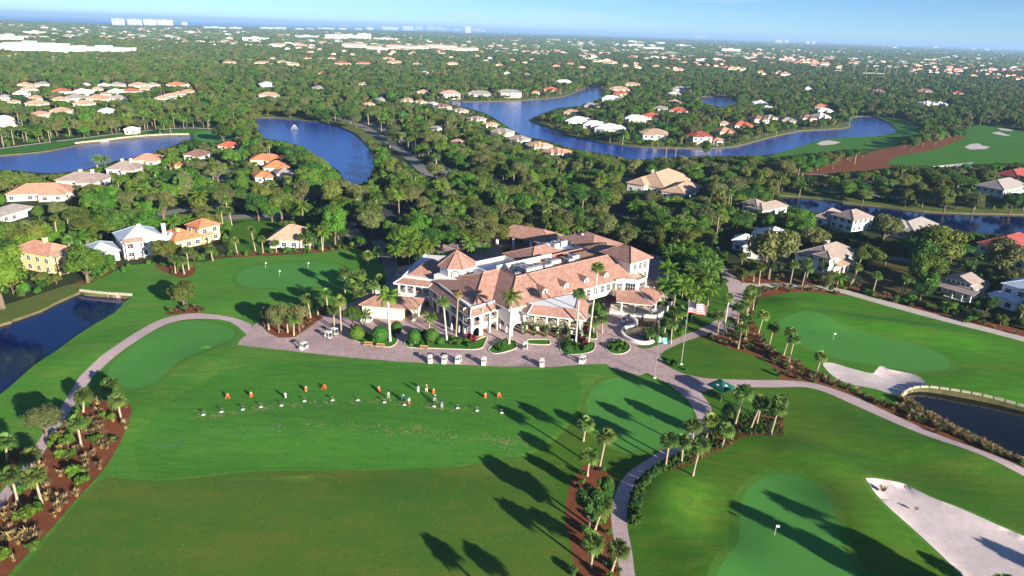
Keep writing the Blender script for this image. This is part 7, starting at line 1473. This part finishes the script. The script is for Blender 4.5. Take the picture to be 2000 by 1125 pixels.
for px, py, rz, lab in [(445, 780, .3, 'orange wooden garden chair at the far west end of the practice tee'), (633, 762, -.2, 'orange wooden garden chair above the middle of the practice tee'), (975, 777, .2, 'orange wooden garden chair nearest the palm shadows on the practice tee')]:
    o = ch if ff else copy_tree(ch); ff = False; x, y = g(px, py); o.location = (x, y, hz(x, y)); o.rotation_euler = (0, 0, rz); o.scale = (.95,) * 3; tag(o, lab, 'chair', 'orange chairs on the practice tee')
def bin_proto():
    o = thing('range_caddy'); m = MB(); m.box(-.26, -.26, .0, .26, .26, .85); m.build('box', M_ORANGE, o); m = MB(); m.box(-.3, -.3, .85, .3, .3, .92); m.build('lid', M_ORANGE, o); m = MB(); m.lathe([(.14, 0), (.16, .3)], 8, (0, 0, .92)); m.build('cooler', M_WHITE, o); return o
bn = bin_proto(); ff = True
for px, py, lab in [(491, 776, 'orange caddy box beside the western chair'), (598, 765, 'orange caddy box beside the middle chair'), (740, 765, 'orange caddy box behind the practising golfers'), (847, 769, 'orange caddy box beside the red-shirted golfer'), (948, 777, 'orange caddy box beside the eastern chair')]:
    o = bn if ff else copy_tree(bn); ff = False; x, y = g(px, py); o.location = (x, y, hz(x, y)); o.rotation_euler = (0, 0, rg.uniform(-.4, .4)); o.scale = (.95,) * 3; tag(o, lab, 'caddy box', 'orange caddies on the practice tee')
def tray_proto():
    o = thing('ball_tray'); m = MB(); m.box(-.34, -.24, .05, .34, .24, .2); m.build('tray', M_WHITE, o); m = MB(); m.tube((0, .3, 0), (0, .3, .75), .05, .05, 6); m.build('stand', M_IRON, o); m = MB(); m.box(-.3, .27, .62, .3, .33, .85); m.build('rest_bar', M_IRON, o)
    for s_ in (-1, 1): m = MB(); m.box(s_ * .28 - .04, -.2, 0, s_ * .28 + .04, .2, .05); m.build('foot', M_IRON, o)
    return o
tr_ = tray_proto(); ff = True
for px, py in [(398, 814), (433, 808), (475, 803), (510, 798), (550, 795), (595, 786), (650, 784), (699, 784), (751, 788), (790, 793), (848, 796), (894, 799), (932, 804), (980, 808)]:
    o = tr_ if ff else copy_tree(tr_); ff = False; x, y = g(px, py); o.location = (x, y, hz(x, y)); o.rotation_euler = (0, 0, rg.uniform(-.3, .3)); o.scale = (1.0,) * 3; tag(o, 'white ball tray with dark stand in the line across the practice tee', 'ball tray', 'ball trays along the practice tee')
# benches and parasols before the gatehouse planter
def bench_proto():
    o = thing('park_bench')
    for i in range(3): m = MB(); m.box(-.85, -.22 + i * .16, .43, .85, -.09 + i * .16, .47); m.build('seat_slat', M_WOOD, o)
    for i in range(2): m = MB(); m.box(-.85, .26, .6 + i * .16, .85, .3, .72 + i * .16); m.build('back_slat', M_WOOD, o)
    for s_ in (-1, 1):
        m = MB(); m.box(s_ * .8 - .05, -.25, 0, s_ * .8 + .05, -.17, .43); m.build('leg', M_WOOD, o); m = MB(); m.box(s_ * .8 - .05, .22, 0, s_ * .8 + .05, .3, .9); m.build('leg', M_WOOD, o)
    return o
bp_ = bench_proto(); ff = True
for px, py, lab in [(719, 676, 'teak bench on the plaza edge below the clipped bushes'), (743, 679, 'teak bench next to the royal palm kerb'), (828, 683, 'teak bench before the tall clipped bush')]:
    o = bp_ if ff else copy_tree(bp_); ff = False; x, y = g(px, py); o.location = (x, y, 0); o.rotation_euler = (0, 0, -.1); o.scale = (1.3,) * 3; tag(o, lab, 'bench', 'benches on the plaza')
ff = True
for px, py, lab in [(882, 650, 'closed white parasol nearest the arcade ramp'), (897, 655, 'middle closed white parasol before the west arcade'), (908, 660, 'closed white parasol at the clubhouse corner')]:
    x, y = g(px, py); o = thing('parasol', (x, y, 0), 0, lab, 'parasol', 'closed parasols before the arcade'); m = MB(); m.lathe([(.05, 1.0), (.38, 1.05), (.30, 1.7), (.1, 2.9), (.03, 3.0)], 8); m.build('canopy', M_WHITE, o); m = MB(); m.tube((0, 0, 0), (0, 0, 3.05), .035, .035, 6); m.build('pole', M_WOOD, o)

# golfers: one continuous body each
SKIN = m_plain('skin', (.50, .30, .21), .6); M_CLUB = m_plain('steel_shaft', (.4, .4, .4), .3, .5)
def person(px, py, rz, shirt, trouser, label, pose='stand', cap=None, club=False):
    x, y = g(px, py); o = thing('person', (x, y, hz(x, y)), rz, label, 'person', None)
    J = {'pel': (0, 0, .95, .16), 'chest': (0, -.02, 1.32, .19), 'neck': (0, -.02, 1.50, .07), 'head': (0, -.04, 1.66, .115), 'top': (0, -.03, 1.76, .09)}
    b_ = .22 if pose == 'swing' else .0
    if pose == 'swing': J['chest'] = (0, -.16, 1.28, .19); J['neck'] = (0, -.24, 1.44, .07); J['head'] = (0, -.32, 1.56, .115); J['top'] = (0, -.33, 1.67, .09)
    c = J['chest']; E = [('pel', 'chest'), ('chest', 'neck'), ('neck', 'head'), ('head', 'top')]
    for s_, q in ((-1, 'l'), (1, 'r')):
        J['hip' + q] = (s_ * .11, 0, .88, .12); J['knee' + q] = (s_ * .15, -.04, .48, .08); J['ank' + q] = (s_ * .17, 0, .09, .055); J['toe' + q] = (s_ * .18, -.17, .05, .045)
        J['sho' + q] = (s_ * .21, c[1], 1.42 if pose != 'swing' else 1.36, .075)
        if pose == 'swing': J['elb' + q] = (s_ * .17, c[1] - .2, 1.14, .052); J['wri' + q] = (s_ * .05, c[1] - .34, .90, .038); J['han' + q] = (s_ * .04, c[1] - .37, .83, .04)
        else: J['elb' + q] = (s_ * .29, c[1], 1.13, .052); J['wri' + q] = (s_ * .28, c[1] - .12, .90, .038); J['han' + q] = (s_ * .28, c[1] - .15, .82, .04)
        E += [('pel', 'hip' + q), ('hip' + q, 'knee' + q), ('knee' + q, 'ank' + q), ('ank' + q, 'toe' + q), ('chest', 'sho' + q), ('sho' + q, 'elb' + q), ('elb' + q, 'wri' + q), ('wri' + q, 'han' + q)]
    K = list(J); me = bpy.data.meshes.new('body'); me.from_pydata([J[k][:3] for k in K], [(K.index(a), K.index(b)) for a, b in E], []); ob = bpy.data.objects.new('tmp', me); COL.objects.link(ob)
    ob.modifiers.new('skin', 'SKIN'); sk = me.skin_vertices[0].data
    for i, k in enumerate(K): sk[i].radius = (J[k][3], J[k][3]); sk[i].use_root = (k == 'pel')
    ob.modifiers.new('sub', 'SUBSURF').levels = 1
    dg = bpy.context.evaluated_depsgraph_get(); dg.update(); me2 = bpy.data.meshes.new_from_object(ob.evaluated_get(dg)); bpy.data.objects.remove(ob); me2.name = 'body'
    me2.materials.clear()
    for mm in (SKIN, shirt, trouser, M_BLACK): me2.materials.append(mm)
    for p in me2.polygons:
        z = p.center.z; xx = abs(p.center.x); arm = xx > .22 or (pose == 'swing' and p.center.y < c[1] - .12 and z < 1.3)
        p.material_index = 3 if z < .1 else (2 if z < 1.0 and not arm else (1 if z < 1.47 - (.06 if pose == 'swing' else 0) and not (arm and z < 1.15) else 0)); p.use_smooth = True
    link('body', me2, o); hx = J['head']; m = MB(); m.lathe([(.125, 0), (.135, .05), (.10, .12), (.02, .15)], 10, (0, hx[1] + .015, hx[2] + .03)); 
    if cap: m.box(-.08, hx[1] - .24, hx[2] + .04, .08, hx[1] - .1, hx[2] + .06); m.build('cap', cap, o)
    else: m.build('hair', m_plain('hair', (.06, .04, .025), .7), o)
    if club: w_ = J['hanr']; m = MB(); m.tube((0, w_[1], .95), (.05, w_[1] - .42, .06), .018, .014, 6); m.box(.0, w_[1] - .5, .02, .12, w_[1] - .4, .08); m.build('golf_club', M_CLUB, o)
    o.scale = (1.12,) * 3
    return o
person(833, 767, .4, M_RED, M_WHITE, 'golfer in red shirt and pale shorts standing behind the tee line', cap=M_WHITE); person(817, 768, -.3, m_plain('sky_shirt', (.30, .55, .75), .8), M_WHITE, 'golfer in pale blue shirt beside the red-shirted one'); person(758, 780, .6, m_plain('grey_shirt', (.45, .45, .45), .8), m_plain('khaki', (.4, .33, .22), .8), 'golfer in grey shirt bent over a ball on the practice tee', 'swing', M_WHITE, True)
person(789, 783, -.5, m_plain('aqua_shirt', (.10, .45, .42), .8), M_NAVY, 'golfer in aqua shirt addressing the ball', 'swing', None, True); person(799, 792, .2, M_WHITE, m_plain('red_shorts', (.5, .06, .05), .8), 'golfer in white shirt and red shorts swinging at the tee line', 'swing', M_WHITE, True); person(848, 785, .8, M_NAVY, m_plain('grey_shorts', (.4, .4, .42), .8), 'golfer in navy shirt near the caddy box', 'swing', M_WHITE, True)
person(863, 798, .1, m_plain('blue_shirt', (.05, .16, .5), .8), m_plain('stone_shorts', (.5, .46, .4), .8), 'golfer in blue shirt at the east end of the tee line', 'swing', None, True); person(804, 675, .2, M_NAVY, M_WHITE, 'person in navy top standing by the bench on the plaza'); person(812, 676, 1.2, M_WHITE, M_NAVY, 'person in white top standing by the bench on the plaza')
# golf bag on a trolley
x, y = g(558, 779); o = thing('bag_trolley', (x, y, 0), .3, 'white golf bag on a push trolley on the practice tee', 'golf trolley'); m = MB(); m.tube((0, .2, .25), (0, -.25, 1.15), .17, .2, 10); m.build('bag', M_WHITE, o); m = MB(); m.tube((-.12, .25, .2), (0, -.5, 1.2), .025, .025, 6); m.build('handle', M_METAL, o)
for s_ in (-1, 1): m = MB(); m.tube((s_ * .32, .25, .17), (s_ * .38, .25, .17), .17, .17, 12); m.build('wheel', M_BLACK, o)
for k in range(4): m = MB(); m.tube((-.08 + k * .05, -.22, 1.1), (-.1 + k * .07, -.42, 1.45), .015, .03, 6); m.build('golf_club', M_CLUB, o)
o.scale = (1.3,) * 3

# divots, worn turf and range balls
dv = MB(); M_DIV = m_plain('divot_sand', (.34, .27, .14), .95, .1, .2, 3); M_DIVG = m_plain('seeded_divot', (.10, .24, .11), .95, .1, .2, 3)
def divots(line, n, spread, mi):
    P = smooth(line, 10, False)
    for i in range(n):
        p = P[rg.randrange(len(P))]; cx_, cy_ = g(p[0] + rg.gauss(0, 9), p[1] + rg.gauss(0, spread)); 
        for k in range(rg.randrange(1, 7)):
            x, y = cx_ + rg.gauss(0, .7), cy_ + rg.gauss(0, .45); a, b2, th = rg.uniform(.08, .35), rg.uniform(.05, .11), rg.gauss(.45, .5); c_, s_ = math.cos(th), math.sin(th); dv.cm = mi
            dv.add([(x + a * q * c_ - b2 * w_ * s_, y + a * q * s_ + b2 * w_ * c_, hz(x + a * q * c_, y + a * q * s_) + .035) for q, w_ in ((-1, 0), (-.4, -1), (.5, -.8), (1, 0), (.4, 1), (-.5, .8))], [tuple(range(6))])
divots([(390, 818), (470, 806), (560, 795), (680, 785), (800, 792), (920, 803)], 110, 3, 0); divots([(530, 838), (640, 832), (740, 838), (860, 848), (960, 862), (1010, 868)], 90, 6, 0); divots([(290, 874), (380, 858), (470, 848), (540, 842), (640, 850)], 80, 6, 1); divots([(700, 850), (800, 856), (900, 866), (1010, 880)], 70, 8, 1)
tag(dv.build('divots', [M_DIV, M_DIVG]), 'pale divot scars and seeded patches across the practice tee', 'divots', None, 'stuff')
bl = MB(); iv_, if_ = ICO1
for i in range(120):
    px, py = (rg.uniform(150, 1060), rg.uniform(880, 1125)) if i < 90 else (rg.uniform(420, 1000), rg.uniform(800, 880))
    x, y = g(px, py); z = hz(x, y)
    bl.add([(x + a * .04, y + b2 * .04, z + .03 + c_ * .04) for a, b2, c_ in iv_[:]], [tuple(f) for f in if_])
tag(bl.build('range_balls', M_WHITE), 'white range balls strewn over the driving range', 'golf balls', None, 'stuff')
for px, py, s_ in [(1722, 967, 1.2), (1788, 1000, .7)]: x, y = g(px, py); tufts(x, y, s_, TUFT_T, 'tuft of dry grass growing in the large sand bunker', 'tufts in the sand bunker')
# fountain in the middle lake
x, y = g(575, 252); o = thing('fountain', (x, y, -.75), 0, 'white fountain jet in the lake beside the avenue', 'fountain'); m = MB(); rf = random.Random(4)
for i in range(220):
    a = rf.uniform(0, 6.28); t = rf.random(); r = 3.0 * t; z = 4.2 * (1 - t * t) * rf.uniform(.6, 1); s_ = rf.uniform(.06, .18); c_ = (r * math.cos(a), r * math.sin(a), max(z, .1)); m.add([(c_[0] - s_, c_[1], c_[2]), (c_[0], c_[1] - s_, c_[2]), (c_[0] + s_, c_[1], c_[2]), (c_[0], c_[1], c_[2] + s_ * 2)], [(0, 1, 3), (1, 2, 3), (2, 0, 3)])
o_ = m.build('spray', M_WHITE, o); o_['kind'] = 'stuff'; m = MB(); m.lathe([(.8, -.1), (.8, .15), (.3, .3)], 12); m.build('float', M_IRON, o)
# trees standing beyond the lower edge of the view, whose shadows lie across the south green and range
def shade_base(px, py, h): x, y = g(px, py); L = h / math.tan(SUN_EL); return x + L * math.sin(SUN_AZ), y + L * math.cos(SUN_AZ)
for (px, py, h, d, k) in [(1575, 1012, 12.0, 6.5, 'oak'), (1530, 1030, 11, 6, 'grey_oak'), (1612, 1045, 12.5, 7.5, 'oak'), (1650, 1085, 12, 7, 'dark')]: x, y = shade_base(px, py, h); plant_tree(k, x, y, h, d, 'tall oak on the rise south of the sand bunker', 'oaks south of the sand bunker')
for (px, py, h) in [(1487, 1012, 10), (1548, 990, 10.5), (2002, 1092, 8), (2030, 1105, 8)]: x, y = shade_base(px, py, h); plant_palm('sabal', x, y, h, .2, 'fan palm on the rise south of the sand bunker', 'palms south of the bunker')
for (x, y, h) in [(*shade_base(866, 1082, 7.2), 7.2), (*shade_base(948, 1098, 7.0), 7.0), (79.5, 82.5, 3.2)]: plant_palm('sabal', x, y, h, .3, 'fan palm on the rise south of the sand bunker' if x > 30 else 'fan palm beside the curving path south of the mulch bed', 'palms south of the bunker' if x > 30 else 'palms south of the mulch bed')
print('things', round(time.time() - T0, 1))

# ================================================================== THE COAST: towers, white blocks, poles, haze
rc = random.Random(31)
W_FAR = m_wall('far_white_stucco', (0.80, 0.78, 0.74)); W_FARC = m_wall('far_cream_stucco', (0.76, 0.68, 0.56)); M_FARR = m_wall('far_flat_roof', (0.66, 0.64, 0.60))
def slab_block(px, py, wpx, hpx, dm, name, label, group, cat='building', wall=W_FAR, floors=0, roof=None, steps=None):
    """base centre in the photo, width and height in photo pixels"""
    x, y = g(px, py); dist = y * .937 + 28; w_ = wpx * dist / FPX; h = hpx * dist / FPX; rz = rc.uniform(-.12, .12); o = thing(name, (x, y, 0), rz, label, cat, group)
    m = MB(); m.box(-w_ / 2, -dm / 2, 0, w_ / 2, dm / 2, h); 
    m.build('wall', wall, o)
    if roof: m = MB(); hip_roof(m, -w_ / 2, -dm / 2, w_ / 2, dm / 2, h + .05, max(2.0, min(w_, dm) * .16), .8); m.build('roof', ROOFS[roof], o)
    else: m = MB(); m.box(-w_ / 2 - .4, -dm / 2 - .4, h, w_ / 2 + .4, dm / 2 + .4, h + 1.1); m.box(-w_ * .12, -dm * .2, h + 1.1, w_ * .12, dm * .2, h + 4.5); m.build('roof', M_FARR, o)
    for f in range(floors):
        z = h * (f + .35) / (floors + .2); m = MB(); m.box(-w_ / 2 + w_ * .03, -dm / 2 - .25, z, w_ / 2 - w_ * .03, -dm / 2 + .1, z + h / floors * .42); m.build('window_band', GLASS_F, o)
    return o
GLASS_F = m_plain('far_glazing', (.20, .23, .27), .3, .4)
for px, w_, hp, lab in [(232, 24, 14, 'first slab of the pale beach towers, the westernmost, on the shoreline'), (264, 27, 13, 'second pale beach tower slab on the shoreline'), (294, 24, 13, 'third pale beach tower slab on the shoreline'), (324, 28, 12, 'long fourth pale beach tower slab on the shoreline'), (361, 9, 8, 'small round-topped tower at the end of the beach slabs')]: slab_block(px, 52, w_, hp, 16, 'beach_tower', lab, 'beach towers on the shoreline', 'tower block', W_FAR, 8)
slab_block(914, 65, 10, 12, 40, 'office_tower', 'single tall white tower rising from the inland trees', None, 'tower block', W_FAR, 8)
COAST = [(520, 57, 20, 5), (545, 57, 26, 5), (585, 58, 14, 4), (605, 57, 12, 3), (637, 57, 30, 4), (670, 58, 14, 4), (700, 57, 12, 3), (723, 57, 12, 5), (762, 56, 30, 5), (797, 57, 20, 7), (818, 56, 14, 6), (842, 56, 14, 6), (858, 56, 10, 6), (868, 57, 8, 3), (893, 58, 14, 3), (932, 59, 16, 5), (946, 60, 6, 3), (420, 56, 40, 5), (460, 57, 22, 5), (345, 57, 16, 4), (300, 58, 20, 3)]
for px, py, w_, hp in COAST: slab_block(px, py + 2, w_, hp, 40, 'coast_block', 'low white apartment block along the shoreline', 'white blocks along the shoreline', 'apartments', rc.choice([W_FAR, W_FARC]), 4)
for px, py, w_, hp in [(1365, 73, 12, 7), (1376, 73, 8, 5), (1520, 82, 14, 5), (1535, 82, 8, 6), (1576, 84, 8, 5), (1588, 84, 6, 5), (1900, 96, 8, 3), (1925, 97, 10, 3), (1825, 93, 7, 4), (1745, 93, 8, 3)]: slab_block(px, py + 2, w_, hp, 50, 'skyline_tower', 'pale tower standing on the far eastern skyline', 'towers on the eastern skyline', 'tower block', W_FARC, 5)
for i_, (px, py, w_, hp, lab) in enumerate(FARBLK): slab_block(px, py, w_, hp, 60, 'white_block', lab, None, 'building', (W_FAR, W_FARC, W_GREY)[i_ % 3], 0)
for px, py, w_, hp in CONDO: slab_block(px, py, w_, hp, 22, 'condominium', 'cream condominium block with terracotta roof in the far trees', 'terracotta-roofed condominiums', 'apartments', W_FARC, 3, 'salmon')
for i in range(60):
    px = rc.uniform(1000, 1350) if i < 26 else rc.uniform(60, 480); py = (horizon(px) + rc.uniform(18, 46)) if i < 26 else rc.uniform(58, 92); slab_block(px, py, rc.uniform(6, 22), rc.uniform(2, 4.5), rc.uniform(20, 40), 'town_building', 'small pale building in the far eastern town' if i < 26 else 'small pale building in the town behind the beach towers', 'pale buildings of the eastern town' if i < 26 else 'pale buildings behind the beach towers', 'building', rc.choice([W_FAR, W_FAR, W_FARC]), 0, rc.choice([None, None, 'salmon', 'tan']))
# roofs too many and too small to count, scattered through the distance
tb = MB(); mats = [W_FAR, W_FARC, W_FAR, W_PINK, W_TAN]
for i in range(1500):
    px = rc.uniform(-100, 2100); o_ = 5 + 60 * rc.random() ** 1.5; py = horizon(px) + o_ + (3 if px < 900 else 0)
    if px < 1000 and o_ < 22 - px * .011: continue
    x, y = g(px, py)
    if y < 2300 or in_poly(x, y, sea_poly): continue
    w_ = rc.uniform(14, 34); d_ = rc.uniform(10, 18); h = rc.uniform(9, 14) if y < 4000 else rc.uniform(10, 18); tb.cm = rc.randrange(5); k = MB(); k.box(-w_ / 2, -d_ / 2, 0, w_ / 2, d_ / 2, h - 3); k.xf(Matrix.Translation((x, y, 0)) @ Matrix.Rotation(rc.uniform(-.5, .5), 4, 'Z')); tb.add(k.v, k.f)
    tb.cm = 5 + rc.choice([0, 0, 0, 1, 1, 2]); k = MB(); hip_roof(k, -w_ / 2, -d_ / 2, w_ / 2, d_ / 2, h - 2.95, 3.0, .6); k.xf(Matrix.Translation((x, y, 0)) @ Matrix.Rotation(0, 4, 'Z')); tb.add(k.v, k.f)
tag(tb.build('far_rooftops', mats + [RF_SALMON, RF_WHITE, RF_GREY]), 'countless small rooftops of the distant town among the trees', 'rooftops', None, 'stuff')
# substation and utility poles
def pole(px, py, hp, label, group, arms=1):
    x, y = g(px, py); h = hp * math.hypot(x, y) / FPX; o = thing('utility_pole', (x, y, 0), rc.uniform(-.4, .4), label, 'utility pole', group); m = MB(); m.tube((0, 0, 0), (0, 0, h), .5, .3, 6); m.build('pole', M_PYL, o)
    for k in range(arms): m = MB(); m.box(-3.2, -.25, h * (.93 - .1 * k), 3.2, .25, h * (.93 - .1 * k) + .5); m.build('crossarm', M_PYL, o)
M_PYL = m_plain('galvanised_steel', (.38, .38, .37), .5, .4)
for px, py, hp in [(1665, 148, 18), (1690, 150, 20), (1725, 152, 18), (1748, 152, 26), (1735, 150, 16), (1710, 150, 14), (1640, 146, 16), (1594, 145, 14), (1600, 142, 12), (1775, 155, 14), (1786, 156, 12), (1852, 157, 14), (1865, 157, 12), (1938, 156, 10), (1948, 157, 10)]: pole(px, py, hp, 'pale steel power pole by the substation in the eastern woods', 'power poles by the substation', 2)
for px, py, hp in [(22, 126, 14), (33, 118, 10), (106, 126, 12), (190, 123, 9), (280, 141, 9), (323, 124, 9), (490, 127, 10), (627, 127, 12), (903, 125, 8), (300, 104, 10), (312, 100, 9), (206, 90, 8), (290, 92, 8)]: pole(px, py, hp, 'pale street light mast in the west woods', 'masts in the west woods')
for px, py in [(1635, 147), (1690, 152), (1700, 152), (1718, 153)]:
    x, y = g(px, py); o = thing('substation_gantry', (x, y, 0), .2, 'steel gantry frame of the electrical substation', 'gantry', 'gantries of the substation'); s_ = math.hypot(x, y) / FPX
    for a in (-6, 0, 6): m = MB(); m.tube((a * s_, 0, 0), (a * s_, 0, 8 * s_), .7, .5, 6); m.build('leg', M_PYL, o)
    m = MB(); m.box(-6.5 * s_, -.5, 7.4 * s_, 6.5 * s_, .5, 8.1 * s_); m.build('beam', M_PYL, o)
# air: one even box of haze round everything
hm = bpy.data.materials.new('haze'); hm.use_nodes = True; t = hm.node_tree; t.nodes.clear(); pv_ = N(t, 'ShaderNodeVolumePrincipled', Density=HAZE, Anisotropy=0.0); pv_.inputs['Color'].default_value = (.42, .68, 1.0, 1); ho = t.nodes.new('ShaderNodeOutputMaterial'); t.links.new(pv_.outputs[0], ho.inputs['Volume'])
m = MB(); m.box(-60000, -600, -2.0, 60000, 95000, 150); tag(m.build('haze', hm), 'thin blue haze lying over the whole coast', 'haze', None, 'stuff')
print('done', len(bpy.data.objects), round(time.time() - T0, 1))
